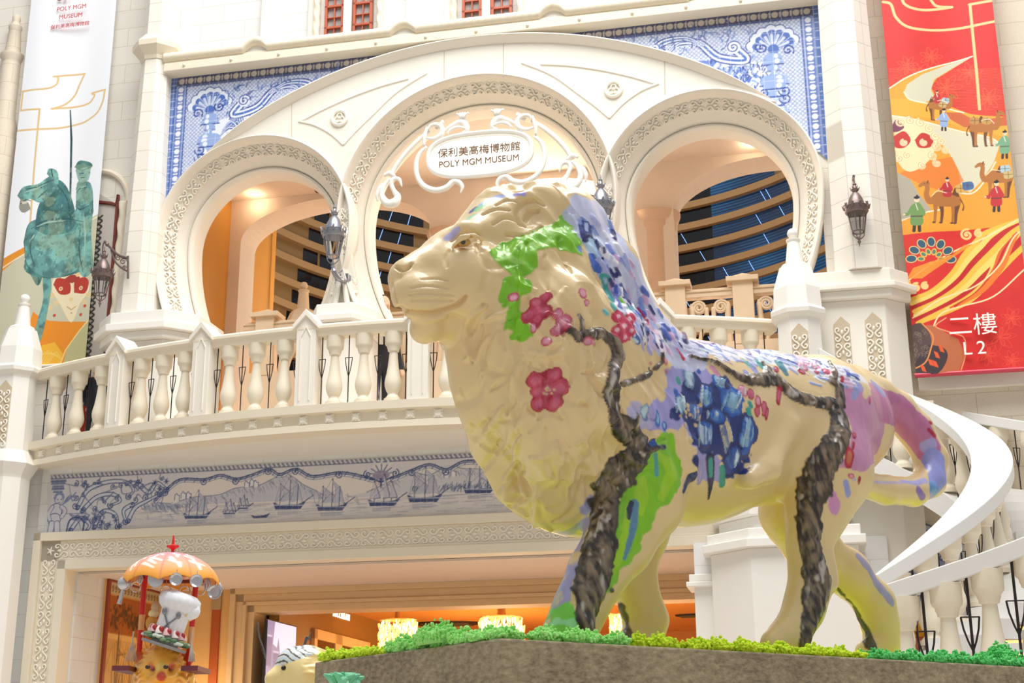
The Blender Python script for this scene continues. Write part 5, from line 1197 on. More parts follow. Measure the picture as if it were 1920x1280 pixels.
    # scroll field at the left with the cherub column
    for P in ([(150, 60), (168, 30), (205, 18), (240, 20), (256, 34), (248, 46)], [(160, 66), (185, 44), (215, 40), (232, 52), (214, 60)], [(262, 22), (286, 40), (300, 24), (320, 36)], [(250, 88), (262, 66), (286, 54), (308, 44)], [(186, 96), (200, 70), (224, 76), (232, 98)], [(140, 100), (158, 80), (176, 92), (170, 104)], [(256, 60), (240, 70), (246, 90)]):
        c.cur(S2(P), [4.6, 4, 2.4], INK); c.cur(S2(P), [2.8, 2.2, 1], (204, 206, 220)); x, y = P[-1]; c.spiral(X(x), y*y0, 6, 1.6, INK, 1.1); x, y = P[0]; c.spiral(X(x), y*y0, 5, 1.4, INK, 1.1)
    for i in range(46):
        x = g.uniform(140, 318); y = g.uniform(14, 98)
        if y < 104-(x-150)*.42+10 or x < 250: c.spiral(X(x), y*y0, g.uniform(3, 6.5), 1.5, INK, .9, g.uniform(0, 6), 1 if i % 2 else -1); c.cur([(X(x), y*y0), (X(x)+g.normal(0, 8), y*y0+g.normal(0, 8)), (X(x)+g.normal(0, 14), y*y0+g.normal(0, 12))], [1.6, 1.2, .5], (96, 108, 150), .8)
    for x, y in ((296, 24), (306, 34), (318, 22), (200, 88), (214, 94), (188, 84), (226, 86), (236, 96)):
        for a in range(6): c.line(S2([(x, y), (x+5*math.cos(a), y+6*math.sin(a))]), [1.6, .6], INK, .9)
    for y, r in ((9, 15), (13, 14), (18, 11), (23, 12), (28, 9)): c.poly(S2([(108-r, y), (108+r, y), (108+r, y+3.4), (108-r, y+3.4)]), (120, 132, 170) if y % 2 else (160, 168, 196)); c.line(S2([(108-r, y+3.6), (108+r, y+3.6)]), .8, INK)
    FL = (208, 208, 220)
    c.ell(X(112), 44*y0, 9, 10, INK); c.ell(X(112), 45*y0, 7.6, 8.6, FL); 
    for a in range(9): c.disc(X(112)+8*math.cos(PI+a*.39), 42*y0+8*math.sin(PI+a*.39), 2.6, (130, 142, 178))
    c.line(S2([(109, 45), (110, 45)]), 1, INK); c.line(S2([(116, 45), (117, 45)]), 1, INK); c.line(S2([(111, 50), (115, 50)]), .6, INK)
    c.ell(X(108), 66*y0, 12, 15, INK); c.ell(X(108), 66*y0, 10.6, 13.6, FL); c.ell(X(106), 80*y0, 13, 11, INK); c.ell(X(106), 80*y0, 11.6, 9.6, FL)
    for q in ([(102, 88), (100, 104)], [(112, 88), (114, 104)]): c.line(S2(q), 6, INK); c.line(S2(q), 4.8, FL)
    c.cur(S2([(100, 58), (94, 70), (97, 80)]), 4, INK); c.cur(S2([(100, 58), (94, 70), (97, 80)]), 2.9, FL); c.cur(S2([(118, 58), (126, 66), (120, 76)]), 4, INK); c.cur(S2([(118, 58), (126, 66), (120, 76)]), 2.9, FL)
    for a in (0, .25, .5): c.cur(S2([(120, 54), (132, 46-a*14), (144, 34+a*20)]), 1.2, (120, 132, 170))
    c.cur(S2([(132, 104), (136, 84), (150, 78), (164, 86), (164, 104)]), 1.6, INK)
    # ships
    HU, SA = (66, 78, 122), (190, 192, 206)
    def ship(x, y, s, kind):
        s *= 1.15
        c.poly(S2([(x-22*s, y-5*s), (x-18*s, y+5*s), (x+18*s, y+6*s), (x+26*s, y-4*s), (x+14*s, y-1*s), (x-12*s, y-1*s)]), HU); c.line(S2([(x-20*s, y-1*s), (x+22*s, y+1*s)]), .7, (190, 196, 214)); c.line(S2([(x+20*s, y-2*s), (x+36*s, y-12*s)]), .8, HU)
        for i in range(5): c.line(S2([(x-14*s, y+8*s+i*1.3), (x+16*s+RG.uniform(-6, 6), y+8*s+i*1.3)]), .5, (120, 130, 164), .5)
        for mx, mh in ((-12, 30), (2, 40), (13, 28)):
            c.line(S2([(x+mx*s, y), (x+mx*s+1, y-mh*s)]), .7, HU); c.line(S2([(x+mx*s, y-mh*s), (x-20*s, y-2*s)]), .35, HU, .7); c.line(S2([(x+mx*s, y-mh*s), (x+22*s, y-2*s)]), .35, HU, .7)
            if kind == 1 and mx != 13: P = [(x+mx*s-2, y-mh*s), (x+(mx+15)*s, y-mh*.55*s), (x+(mx+13)*s, y-8*s), (x+(mx+1)*s, y-6*s), (x+(mx+5)*s, y-mh*.55*s)]; c.blob(S2(P), HU); c.blob(S2([(px+.5, py+1) for px, py in P]), SA, .9)
            if kind == 2: P = [(x+mx*s, y-mh*s), (x+(mx+9)*s, y-6*s), (x+(mx-1)*s, y-5*s)]; c.poly(S2(P), SA); c.line(S2(P), .6, HU)
    ship(378, 84, .95, 1); ship(440, 82, .5, 2); ship(465, 74, .45, 2); ship(548, 74, 1.1, 1); ship(625, 80, 1.05, 1); ship(718, 76, 1.05, 2); ship(790, 72, 1.15, 1); ship(885, 62, 1.05, 3); ship(945, 66, 1.05, 3); ship(1010, 66, .9, 2)
    c.poly(S2([(480, 88), (486, 94), (510, 94), (516, 86), (505, 89), (490, 90)]), HU)
    grout(c, 11.2, (236, 232, 230), .18)
    tag(c.mesh('tile_frieze', M_TILE, lambda u, v: np.c_[u0+(u1-u0)*u, np.full(len(u), .012), 5.9+(4.985-5.9)*v]), 'long blue and white tile frieze of sailing ships under the balcony', 'tile panel')
frieze()
# stair wall fragment of tile border
def stairtile():
    c = Cv(210, 210, (198, 202, 214)); beadrow(c, 14, 26, 14, 210, 11, 21, (178, 182, 196), (58, 70, 112)); beadrow(c, 30, 12, 206, 84, 11, 21, (178, 182, 196), (58, 70, 112))
    c.line([(30, 26), (30, 210)], 1.5, INK); c.line([(30, 30), (206, 102)], 1.5, INK); c.line([(0, 0), (0, 210)], 4, INK); c.line([(2, 2), (206, 62)], 3, INK)
    for P in ([(50, 60), (60, 90), (100, 100), (96, 120)], [(40, 150), (60, 120), (52, 90), (70, 76)], [(70, 160), (120, 140), (150, 150)], [(140, 110), (170, 130), (190, 120)]): c.cur(P, [9, 8, 3], INK); c.cur(P, [6, 5, 1], (140, 150, 180))
    (ua, za), (ub, zb) = fp(1677, 955, -.42), fp(1752, 987, -.42)
    def keep(P): return P[:, 2] < za+(zb-za)/(ub-ua)*(P[:, 0]-ua)
    tag(c.mesh('azulejo_picture', M_TILE, lambda u, v: np.c_[ua+1.75*u, np.full(len(u), .42), za-1.75*v], keep), 'dark blue tile border fragment on the wall beneath the curving stair', 'tile panel', 'blue tile pictures')
stairtile()
M_BANNER = vcmat('printed_fabric', .55)
GO = (226, 194, 140)
def banner_pos(u0, u1, z0, z1, d): return lambda u, v: np.c_[u0+(u1-u0)*u, d-.035*np.sin(u*PI*2.2+.4)-.0*v, z1+(z0-z1)*v]
def left_banner():
    u0, u1, z0, z1 = -8.9, -7.2, 7.8, 15.6; w = 238; h = int(w*(z1-z0)/(u1-u0)); c = Cv(w, h, (243, 246, 252))
    t = thing('banner', 'white hanging museum banner with green bronze horse and rider on the left wall', 'banner', (-8.05, .3, 7.8))
    def q(px, py): u, z = fp(px, py, -.3); return ((u-u0)/(u1-u0)*(w-1), (z1-z)/(z1-z0)*(h-1))
    Q = lambda L: [q(*p) for p in L]
    c.poly(Q([(-40, 500), (0, 497), (30, 480), (190, 400), (175, 700), (-40, 700)]), (204, 202, 176)); c.poly(Q([(-60, 520), (60, 458), (100, 440), (95, 452), (40, 482), (-60, 560)]), (232, 150, 40))
    c.line(Q([(-10, 512), (60, 470), (110, 440), (190, 405)]), 1.5, (248, 236, 206))
    c.poly(Q([(62, 584), (72, 592), (90, 600), (165, 604), (165, 700), (40, 700), (52, 620)]), (236, 146, 36)); c.poly(Q([(62, 690), (66, 650), (100, 640), (118, 664), (110, 690)]), (246, 196, 60), .8)
    c.poly(Q([(115, 690), (124, 655), (150, 620), (175, 590), (175, 690)]), (190, 188, 140)); c.line(Q([(108, 690), (122, 655), (148, 622), (172, 596)]), 1.6, (246, 222, 150))
    for k in range(7): c.line(Q([(66+k*4, 690-k*2), (74+k*5, 664-k), (90+k*4, 656+k*3)]), .8, (250, 214, 110))
    # mask of scrolls
    c.blob(Q([(96, 545), (100, 520), (132, 512), (164, 520), (168, 545), (150, 570), (133, 604), (112, 572)]), (240, 226, 190)); c.blob(Q([(98, 532), (106, 520), (128, 526), (130, 548), (110, 550)]), (186, 60, 44)); c.blob(Q([(138, 548), (140, 526), (160, 520), (168, 530), (160, 550)]), (186, 60, 44)); c.blob(Q([(118, 522), (134, 514), (150, 520), (134, 530)]), (170, 60, 50))
    for x, y in ((112, 540), (152, 540)): c.disc(*q(x, y), 5, (240, 214, 170)); c.disc(*q(x, y), 2.4, (206, 110, 50))
    for x, y, r in ((96, 552, 8), (168, 552, 8), (104, 566, 7), (160, 566, 7), (92, 575, 7), (120, 514, 6), (146, 514, 6), (133, 560, 5)): c.spiral(*q(x, y), r, 1.6, (236, 206, 140), 1.3); 
    for x, y in ((100, 590), (152, 590), (160, 574)): c.disc(*q(x, y), 4, (196, 80, 50))
    c.line(Q([(124, 574), (133, 580), (142, 574)]), 1, (190, 150, 80)); c.disc(*q(133, 586), 2, (190, 150, 80))
    # gold line glyph
    for L in ([(48, 172), (62, 170), (84, 168), (98, 164), (106, 158), (109, 150), (108, 144), (104, 144)], [(101, 144), (128, 140), (157, 137)], [(157, 137), (147, 158), (138, 178), (122, 194), (100, 204)], [(97, 204), (140, 199), (165, 193), (174, 184), (177, 178), (172, 175)], [(172, 174), (198, 169)], [(198, 169), (194, 190), (184, 210), (168, 222), (150, 230), (100, 241), (34, 246)], [(44, 172), (40, 208)], [(40, 208), (74, 206)], [(76, 206), (70, 270), (64, 340), (54, 480)], [(47, 172), (43, 172)]):
        c.cur(Q(L), 2.5, GO)
    # bronze horse and rider
    G0, G1, G2 = (112, 166, 158), (70, 122, 118), (40, 78, 80)
    def fig(P, col=G0): c.blob(Q(P), G2); c.blob([(x*.985+.015*np.mean([a for a, b in Q(P)]), y*.995+.005*np.mean([b for a, b in Q(P)])) for x, y in Q(P)], col)
    c.line(Q([(130, 205), (132, 260), (130, 360), (128, 420)]), [1.6, 3, 2.6, 2], G2)
    fig([(70, 600), (80, 560), (80, 520), (92, 515), (94, 540), (86, 590), (74, 640), (60, 650), (60, 640)], (96, 150, 146))
    fig([(48, 490), (60, 470), (100, 465), (150, 470), (160, 500), (130, 515), (80, 520), (50, 510)], G1); fig([(58, 515), (60, 490), (78, 488), (78, 520), (70, 535)], G1)
    fig([(46, 455), (56, 420), (84, 408), (120, 402), (160, 410), (170, 440), (166, 480), (140, 508), (90, 520), (54, 500)])
    fig([(66, 430), (72, 390), (86, 360), (104, 336), (124, 350), (140, 400), (132, 430), (90, 440)], G1)
    fig([(34, 368), (46, 352), (72, 346), (90, 332), (106, 326), (108, 346), (94, 366), (76, 380), (58, 374), (46, 380)]); fig([(40, 376), (52, 378), (58, 392), (46, 400), (38, 392)], (150, 150, 140)); fig([(88, 326), (92, 316), (104, 318), (108, 330), (100, 338)], G0)
    fig([(140, 440), (142, 350), (150, 340), (170, 344), (176, 380), (172, 440), (176, 500), (160, 520), (146, 500)]); fig([(140, 318), (146, 306), (166, 308), (170, 320), (164, 338), (148, 340)], (140, 182, 174)); fig([(138, 312), (148, 300), (170, 305), (172, 314), (150, 318)], G1)
    fig([(134, 400), (150, 380), (170, 372), (176, 400), (160, 420), (140, 416)], G0)
    gm = ((c.a[..., 1] > c.a[..., 0]*1.25) & (c.a[..., 2] > c.a[..., 0]*1.1))[..., None]; n1 = c.noise(16, 4, 3)[..., None]; n2 = c.noise(34, 2, 9)[..., None]
    lit = np.clip(.55+1.5*n1, 0, 1); c.a = np.where(gm, c.a*(.62+.75*lit), c.a); c.a = np.where(gm & (n2 > .12), c.a*.6+np.array(rgb((150, 170, 140)), np.float32)*.4, c.a); c.a = np.where(gm & (n2 < -.22), c.a*.55+np.array(rgb((60, 110, 120)), np.float32)*.45, c.a)
    for L in ([(40, 384), (50, 376), (60, 378)], [(66, 356), (84, 344), (100, 336)], [(72, 372), (88, 356)], [(106, 345), (124, 372), (132, 420)], [(60, 430), (84, 414), (120, 408), (158, 416)], [(142, 360), (150, 352), (168, 352)], [(140, 385), (150, 392), (166, 386)], [(62, 440), (58, 470), (66, 500)], [(150, 420), (148, 470), (156, 510)]): c.cur(Q(L), [.8, 1.8, .8], (38, 74, 78), .8)
    for L in ([(70, 425), (90, 416), (120, 412)], [(60, 450), (66, 440)], [(48, 362), (66, 356), (84, 346)], [(150, 352), (160, 348)], [(150, 316), (164, 314)], [(156, 400), (160, 440), (158, 480)]): c.cur(Q(L), [.8, 2.4, .8], (176, 210, 196), .7)
    c.poly(Q([(42, 379), (54, 379), (52, 383), (44, 384)]), (214, 206, 190)); c.line(Q([(96, 318), (98, 330)]), 1.4, (60, 60, 54))
    g = np.random.default_rng(9)
    for i in range(420):
        x, y = g.uniform(44, 176), g.uniform(318, 520); X_, Y_ = q(x, y); xi, yi = int(X_), int(Y_)
        if 0 <= xi < w and 0 <= yi < h and c.a[yi, xi, 0] < .55 and c.a[yi, xi, 1] > c.a[yi, xi, 0]: c.line([(X_, Y_), (X_+g.uniform(-3, 3), Y_+g.uniform(1, 5))], g.uniform(.6, 1.8), ((150, 196, 186), (60, 108, 106), (128, 160, 150), (46, 90, 100))[g.integers(0, 4)], .55)
    c.line(Q([(52, 356), (70, 352)]), 1.2, G2); c.disc(*q(78, 352), 2, G2); c.line(Q([(148, 324), (156, 324)]), 1, G2); c.line(Q([(150, 332), (158, 332)]), .8, G2)
    c.mesh('printed_cloth', M_BANNER, banner_pos(u0, u1, z0, z1, .3), None, t)
    M_RED = mat('banner_red_ink', (196, 62, 70), .6)
    u, z = fp(137, 17.5, -.3); textobj('POLY MGM', .118, t, facetext(u, .245, z), M_RED, 'lettering', .002, sx=.98); u, z = fp(135.5, 33, -.3); textobj('MUSEUM', .118, t, facetext(u, .245, z), M_RED, 'lettering', .002)
    u, z = fp(134, 50.5, -.3); textobj('\u4fdd\u5229\u7f8e\u9ad8\u6885\u535a\u7269\u9928', .095, t, facetext(u, .245, z), M_RED, 'lettering', .002)
    u, z = fp(120, 3, -.3); lg = MB(); 
    for o in (-.055, .055): lg.b2(u+o-.022, u+o+.022, .24, .246, z-.0, z+.5); lg.b2(u+o-.04, u+o+.04, .24, .246, z-.0, z+.03)
    lg.b2(u+.14, u+.155, .24, .246, z+.0, z+.5); lg.build('emblem', M_RED, t)
    r = MB(); r.tube([(u0-.03, .3, z0), (u1+.03, .3, z0)], .03, 10); r.build('bottom_rod', M_WHITE, t, smooth=True)
left_banner()
def right_banner():
    u0, u1, z0, z1 = 5.81, 7.42, 6.7, 14.3; w = 262; h = int(w*(z1-z0)/(u1-u0)); c = Cv(w, h, (214, 40, 36))
    t = thing('banner', 'red hanging banner with camel caravan, flame swirls and L2 on the right wall', 'banner', (6.6, .12, 6.7))
    def q(px, py): u, z = fp(px, py, -.12); return ((u-u0)/(u1-u0)*(w-1), (z1-z)/(z1-z0)*(h-1))
    Q = lambda L: [q(*p) for p in L]; Zq = lambda L: [q(1560+x*.5625, y*.5625) for x, y in L]
    nz = c.noise(26, 3, 6); c.a = c.a*(1+.10*nz[..., None])
    tint = np.clip((c.Y-h*.2)/(h*.35), 0, 1)*.0
    fl = (232, 84, 56)
    g = np.random.default_rng(12)
    def bloom(x, y, r, col, n=7):
        for k in range(n): a = k*2*PI/n; c.cur([(x, y), (x+r*.6*math.cos(a-.3), y+r*.6*math.sin(a-.3)), (x+r*math.cos(a), y+r*math.sin(a)), (x+r*.6*math.cos(a+.3), y+r*.6*math.sin(a+.3)), (x, y)], 1.0, col, .8)
    for x, y, r in ((290, 250, 34), (380, 290, 40), (460, 240, 30), (520, 330, 30), (330, 190, 28), (250, 220, 26)): bloom(*Zq([(x, y)])[0], r, fl); bloom(*Zq([(x, y)])[0], r*.6, fl, 5)
    # road and sands
    c.poly(Zq([(180, 300), (240, 262), (330, 225), (470, 186), (420, 215), (350, 260), (330, 290), (345, 320), (390, 350), (470, 380), (600, 395), (700, 420), (700, 740), (180, 790)]), (236, 158, 44)); c.poly(Zq([(300, 335), (420, 370), (600, 400), (600, 470), (520, 440), (400, 410), (330, 395), (190, 390), (190, 330)]), (240, 170, 50))
    c.poly(Zq([(240, 310), (250, 285), (300, 250), (380, 215), (468, 186), (400, 225), (340, 265), (330, 300), (345, 330), (300, 345), (260, 335)]), (206, 204, 180)); 
    c.poly(Zq([(195, 388), (300, 408), (400, 430), (500, 452), (560, 478), (540, 540), (500, 600), (460, 640), (430, 610), (420, 560), (380, 490), (300, 440), (195, 410)]), (216, 212, 186)); c.poly(Zq([(380, 372), (430, 372), (480, 400), (600, 390), (600, 420), (520, 425), (440, 420), (395, 395)]), (200, 92, 50))
    for L in ([(190, 296), (260, 256), (350, 220), (468, 186)], [(240, 310), (262, 336), (340, 350), (440, 372)], [(195, 386), (300, 406), (420, 432), (520, 456), (560, 480)], [(420, 640), (470, 640), (510, 600), (545, 540)], [(225, 738), (290, 715), (360, 700)]): c.cur(Zq(L), 1.6, (250, 238, 210))
    for y in range(230, 760, 5): c.line(Zq([(190, y), (640, y)]), .3, (250, 210, 120), .25)
    c.poly(Zq([(215, 575), (260, 600), (290, 650), (330, 700), (300, 715), (225, 735)]), (176, 168, 150)); c.poly(Zq([(225, 580), (300, 545), (400, 520), (440, 600), (380, 640), (300, 620)]), (226, 120, 44), .8)
    # mask of scrolls
    c.blob(Zq([(205, 470), (215, 420), (260, 400), (320, 420), (350, 470), (320, 540), (262, 575), (222, 545)]), (240, 222, 176)); c.blob(Zq([(205, 455), (240, 440), (262, 470), (240, 495), (208, 490)]), (196, 50, 40)); c.blob(Zq([(275, 470), (300, 445), (335, 460), (330, 490), (290, 495)]), (196, 50, 40)); c.blob(Zq([(200, 420), (215, 400), (240, 425), (222, 440), (202, 440)]), (120, 60, 90))
    for x, y, r in ((230, 410, 12), (262, 405, 11), (295, 412, 12), (325, 430, 12), (345, 455, 12), (350, 490, 12), (335, 520, 12), (240, 478, 9), (306, 478, 9), (250, 520, 9), (225, 530, 10), (365, 470, 10), (380, 500, 9), (350, 545, 10), (300, 555, 10)): c.spiral(*Zq([(x, y)])[0], r, 1.7, (250, 236, 196), 2.2); c.spiral(*Zq([(x, y)])[0], r, 1.7, (220, 150, 70), .7)
    # flames and lotus below
    c.poly(Zq([(228, 790), (320, 800), (430, 790), (520, 790), (620, 735), (700, 700), (700, 960), (560, 960), (440, 1000), (360, 1040), (330, 1080), (270, 1110), (240, 940)]), (216, 44, 36))
    FLM = ((236, 124, 40), (246, 192, 70), (206, 40, 36), (250, 214, 110), (228, 100, 36), (196, 34, 34))
    for i in range(7): c.cur(Zq([(262+4*i, 1000+13*i), (335+6*i, 975+11*i), (405+9*i, 915+13*i), (445+13*i, 850+14*i), (480+18*i, 805+11*i), (520+24*i, 770+4*i), (640, 730+6*i)]), [5, 8, 10, 9, 7, 6, 4], FLM[(i*2+1) % 6])
    for i in range(4): c.cur(Zq([(380+14*i, 1030-4*i), (470+12*i, 985-8*i), (530+12*i, 915-10*i), (550+14*i, 850-8*i), (600+8*i, 790-6*i)]), [2, 6, 8, 6, 2], FLM[(i+3) % 6])
    for L in ([(248, 940), (320, 890), (420, 830), (520, 785), (625, 730)], [(270, 1060), (360, 1000), (480, 950), (560, 880), (600, 800), (640, 760)], [(330, 1110), (360, 1050), (430, 1020), (540, 985), (640, 900)]): c.cur(Zq(L), 1.7, (250, 226, 170))
    for x, y, r in ((450, 780, 26), (490, 775, 18), (280, 960, 20), (310, 955, 16), (255, 950, 14)): c.spiral(*Zq([(x, y)])[0], r*.55, 1.8, (246, 206, 130), 2.6)
    for k in range(7):
        a = PI*1.02+k*PI*.96/6; x, y = 330+66*math.cos(a), 868+60*math.sin(a)
        X_, Y_ = Zq([(x, y)])[0]; c.ell(X_, Y_, 12, 15, (196, 50, 40), 1, a+PI/2); c.ell(X_, Y_, 10, 13, (230, 206, 140), 1, a+PI/2); c.ell(X_, Y_, 8, 11, (50, 88, 110), 1, a+PI/2)
    for k in range(6): a = PI*1.05+k*PI*.9/5; X_, Y_ = Zq([(330+34*math.cos(a), 870+30*math.sin(a))])[0]; c.ell(X_, Y_, 6, 9, (226, 190, 90), 1, a+PI/2); c.ell(X_, Y_, 4, 6, (86, 130, 110), 1, a+PI/2)
    c.ell(*Zq([(330, 880)])[0], 12, 7, (206, 50, 50)); c.ell(*Zq([(330, 880)])[0], 7, 4, (240, 200, 100)); c.poly(Zq([(250, 930), (270, 895), (400, 850), (440, 815), (470, 810), (300, 930)]), (236, 150, 44), .9)
    # bottom of the banner
    c.poly(Zq([(270, 1090), (330, 1085), (420, 1130), (445, 1180), (420, 1245), (270, 1260)]), (196, 110, 70)); c.blob(Zq([(262, 1085), (300, 1080), (330, 1130), (320, 1190), (275, 1205), (262, 1150)]), (92, 72, 70)); c.blob(Zq([(320, 1150), (370, 1160), (385, 1190), (360, 1240), (300, 1275), (268, 1280), (275, 1215)]), (66, 52, 56))
    for i in range(24): x, y = g.uniform(268, 322), g.uniform(1095, 1190); c.spiral(*Zq([(x, y)])[0], 6, 1.2, (140, 116, 104), .5)
    c.cur(Zq([(262, 1235), (310, 1210), (330, 1160), (335, 1120), (300, 1080)]), 1.6, (236, 150, 80))
    for x, y in ((350, 1185), (330, 1210), (305, 1230), (365, 1165), (345, 1215), (285, 1255)): c.poly(Zq([(x-12, y-14), (x+2, y-8), (x+10, y+12), (x-4, y+8)]), (236, 92, 48))
    c.cur(Zq([(380, 1060), (345, 1090), (400, 1110), (440, 1125), (445, 1180), (425, 1250)]), 1.2, (240, 170, 120))
    for x, y, r in ((560, 1120, 60), (600, 1060, 44), (520, 1180, 46), (600, 1200, 40)): bloom(*Zq([(x, y)])[0], r*.6, (230, 62, 48)); bloom(*Zq([(x, y)])[0], r*.4, (236, 80, 56), 5)
    # camels and drivers
    CB, CD = (178, 112, 50), (110, 64, 34)
    def camel(x, y, s, dr, load, rider):
        f = lambda L: Zq([(x+a*s*dr, y+b*s) for a, b in L])
        for lx, k in ((-30, 0), (-16, 4), (18, 0), (30, -4)):
            c.cur(f([(lx, 10), (lx+k, 34), (lx-2+k, 60)]), [5*s, 3*s, 2.4*s], CD if k else CB); c.ell(*f([(lx-4+k, 62)])[0], 3.4*s, 2*s, CD)
        c.blob(f([(-40, -6), (-24, -20), (0, -16), (20, -20), (38, -8), (36, 12), (10, 18), (-26, 18), (-40, 8)]), CB); c.blob(f([(-12, -14), (0, -34), (10, -14)]), CD); c.blob(f([(14, -14), (24, -34), (34, -10)]), CD)
        c.cur(f([(-34, 2), (-46, 6), (-54, -10), (-52, -30), (-58, -40)]), [7*s, 6*s, 5*s, 4.4*s, 3.4*s], CB); c.cur(f([(-52, -40), (-62, -40), (-72, -34)]), [4.6*s, 4.4*s, 3*s], CB); c.line(f([(-52, -42), (-50, -48)]), 1.2*s, CD); c.disc(*f([(-60, -41)])[0], .9, (30, 20, 16)); c.cur(f([(38, -2), (46, 14), (44, 26)]), [1.6, 1, 2], CD)
        for k, (lx, ly, cc) in enumerate(load): c.blob(f([(lx-14, ly-8), (lx+12, ly-10), (lx+16, ly+8), (lx-10, ly+12)]), cc); c.line(f([(lx-12, ly), (lx+14, ly)]), .6, (90, 60, 30)); c.line(f([(lx, ly-9), (lx+1, ly+10)]), .6, (90, 60, 30))
        if rider: person(x+2*dr, y-36*s, s*.62, rider, True)
        c.cur(f([(-40, -8), (-24, -22), (0, -18)]), .7, (250, 236, 206))
    def person(x, y, s, col, ride=False):
        f = lambda L: Zq([(x+a*s, y+b*s) for a, b in L])
        if not ride: c.line(f([(-6, 40), (-8, 62)]), 3.4*s, (60, 44, 44)); c.line(f([(7, 40), (8, 62)]), 3.4*s, (60, 44, 44))
        c.blob(f([(-12, -14), (0, -20), (12, -14), (18, 20), (16, 44), (-16, 44), (-18, 18)]), col); c.cur(f([(-12, -8), (-24, 12), (-34, 14)]), 3.6*s, col); c.disc(*f([(-36, 14)])[0], 2.4*s, (240, 206, 170)); c.cur(f([(10, -8), (20, 12), (8, 20)]), 3.6*s, col)
        c.line(f([(-16, 20), (16, 20)]), 1.2*s, (80, 60, 50)); c.line(f([(-3, -16), (3, 2)]), .8, (246, 236, 220)); c.ell(*f([(0, -28)])[0], 5.4*s, 6.2*s, (244, 210, 176)); c.ell(*f([(0, -34)])[0], 6*s, 3.4*s, (34, 28, 32)); c.disc(*f([(1, -39)])[0], 2*s, (34, 28, 32)); c.disc(*f([(-2, -28)])[0], .5, (30, 20, 20)); c.disc(*f([(2.4, -28)])[0], .5, (30, 20, 20))
    camel(352, 350, .82, -1, [(-34, -22, (170, 196, 206)), (-22, -4, (200, 170, 110))], (190, 50, 56)); person(373, 388, .72, (150, 176, 216)); camel(498, 420, 1.05, -1, [(-18, -18, (196, 150, 80)), (20, -20, (190, 140, 76))], None); person(575, 472, .9, (116, 168, 130))
    camel(382, 665, 1.25, 1, [(38, -32, (214, 170, 90)), (56, -40, (74, 110, 160))], (190, 44, 52)); camel(560, 590, 1.1, 1, [(14, -24, (176, 200, 210)), (24, -6, (206, 180, 120))], None); person(548, 640, 1.0, (196, 44, 48)); person(282, 700, 1.15, (112, 150, 84))
    # gold line glyph at the top
    for L in ([(170, 8), (196, 18), (212, 60), (250, 92), (320, 100), (420, 92), (545, 74)], [(235, -30), (240, 16), (300, 34), (400, 20)], [(400, 20), (350, 18), (330, 0)], [(545, 4), (458, 14)], [(460, 14), (470, 120), (482, 240), (492, 362)], [(545, 4), (560, -20)]): c.cur(Zq(L), 3.4, (240, 200, 140))
    c.mesh('printed_cloth', M_BANNER, banner_pos(u0, u1, z0, z1, .12), None, t)
    M_LW = mat('banner_white_ink', (252, 246, 236), .6)
    u, z = fp(1823, 613, -.12); textobj('\u4e8c\u6a13', .34, t, facetext(u, .075, z), M_LW, 'lettering', .003); u, z = fp(1827, 655, -.12); [textobj(ch, .27, t, facetext(u+o, .075, z), M_LW, 'letter', .006) for ch, o in (('L', -.10), ('2', .09))]
    r = MB(); r.tube([(u0-.02, .12, z0), (u1+.02, .12, z0)], .035, 10); r.build('bottom_rod', mat('banner_rod', (206, 60, 80), .3), t, smooth=True)
right_banner()
# ------------------------------------------------------------------ balcony
BCU, BCW, BRO = -1.94, -12.32, 13.9
def bp(u, e=0.0):
    """plan point of the balcony arc at facade column u, e metres outside the rail line -> (u, d, angle)"""
    a = math.asin((u-BCU)/BRO); r = BRO+e; return BCU+r*math.sin(a), -(BCW+r*math.cos(a)), a
def barc(u0, u1, prof, n=70):
    """sweep a profile of (e, z) along the arc"""
    R = []
    for u in np.linspace(u0, u1, n):
        R.append([(*bp(u, e)[:2], z) for e, z in prof])
    return R
bal = thing('balcony_balustrade', 'curved cream stone balcony balustrade with gabled posts below the three arches', 'balustrade', (-1.94, -1.5, 5.97))
UB0, UB1 = -7.66, 3.94
def bpart(name, prof, mt, label=None): m = MB(); m.sweep(barc(UB0, UB1, prof)); return m.build(name, mt, bal, smooth=True, label=label)
bpart('handrail', [(.0, 7.55), (-.28, 7.55), (-.30, 7.50), (-.27, 7.45), (-.25, 7.38), (-.03, 7.38), (-.01, 7.45), (.03, 7.48), (.03, 7.52)], M_CREAM2)
bpart('base_course', [(.04, 6.35), (-.36, 6.35), (-.36, 5.98), (-.02, 5.98), (-.02, 6.07), (-.07, 6.09), (-.07, 6.22), (.03, 6.235)], M_CREAM2)
m = MB(); m.sweep([[(*bp(u, -.36)[:2], 5.98), (*bp(u, -.36)[:2], 6.3), (u, .25, 6.3), (u, .25, 5.98)] for u in np.linspace(UB0, UB1, 50)]); m.build('deck_slab', M_CREAM, bal)
BALP = [(.125, 0), (.125, .055), (.10, .065), (.10, .075), (.085, .09), (.07, .12), (.075, .145), (.088, .16), (.10, .19), (.115, .24), (.119, .29), (.112, .35), (.093, .43), (.078, .53), (.066, .64), (.06, .72), (.058, .745), (.08, .755), (.083, .78), (.092, .80), (.096, .825), (.118, .85), (.124, .87), (.127, 1.03)]
bm_ = MB(); bm_.lathe(BALP, (0, 0, 0), 24); ME_BAL = bm_.mesh('baluster'); ME_BAL.materials.append(M_CREAM2); ME_BAL.polygons.foreach_set('use_smooth', [True]*len(ME_BAL.polygons)); ME_BAL.set_sharp_from_angle(angle=math.radians(40))
rm = MB(); rm.tube([(0, 0, 0), (0, 0, 1.03)], .0085, 6)
for s_ in (-1, 1): rm.tube([(0, 0, .42), (s_*.022, 0, .50), (s_*.042, 0, .60), (s_*.052, 0, .70)], .0065, 5)
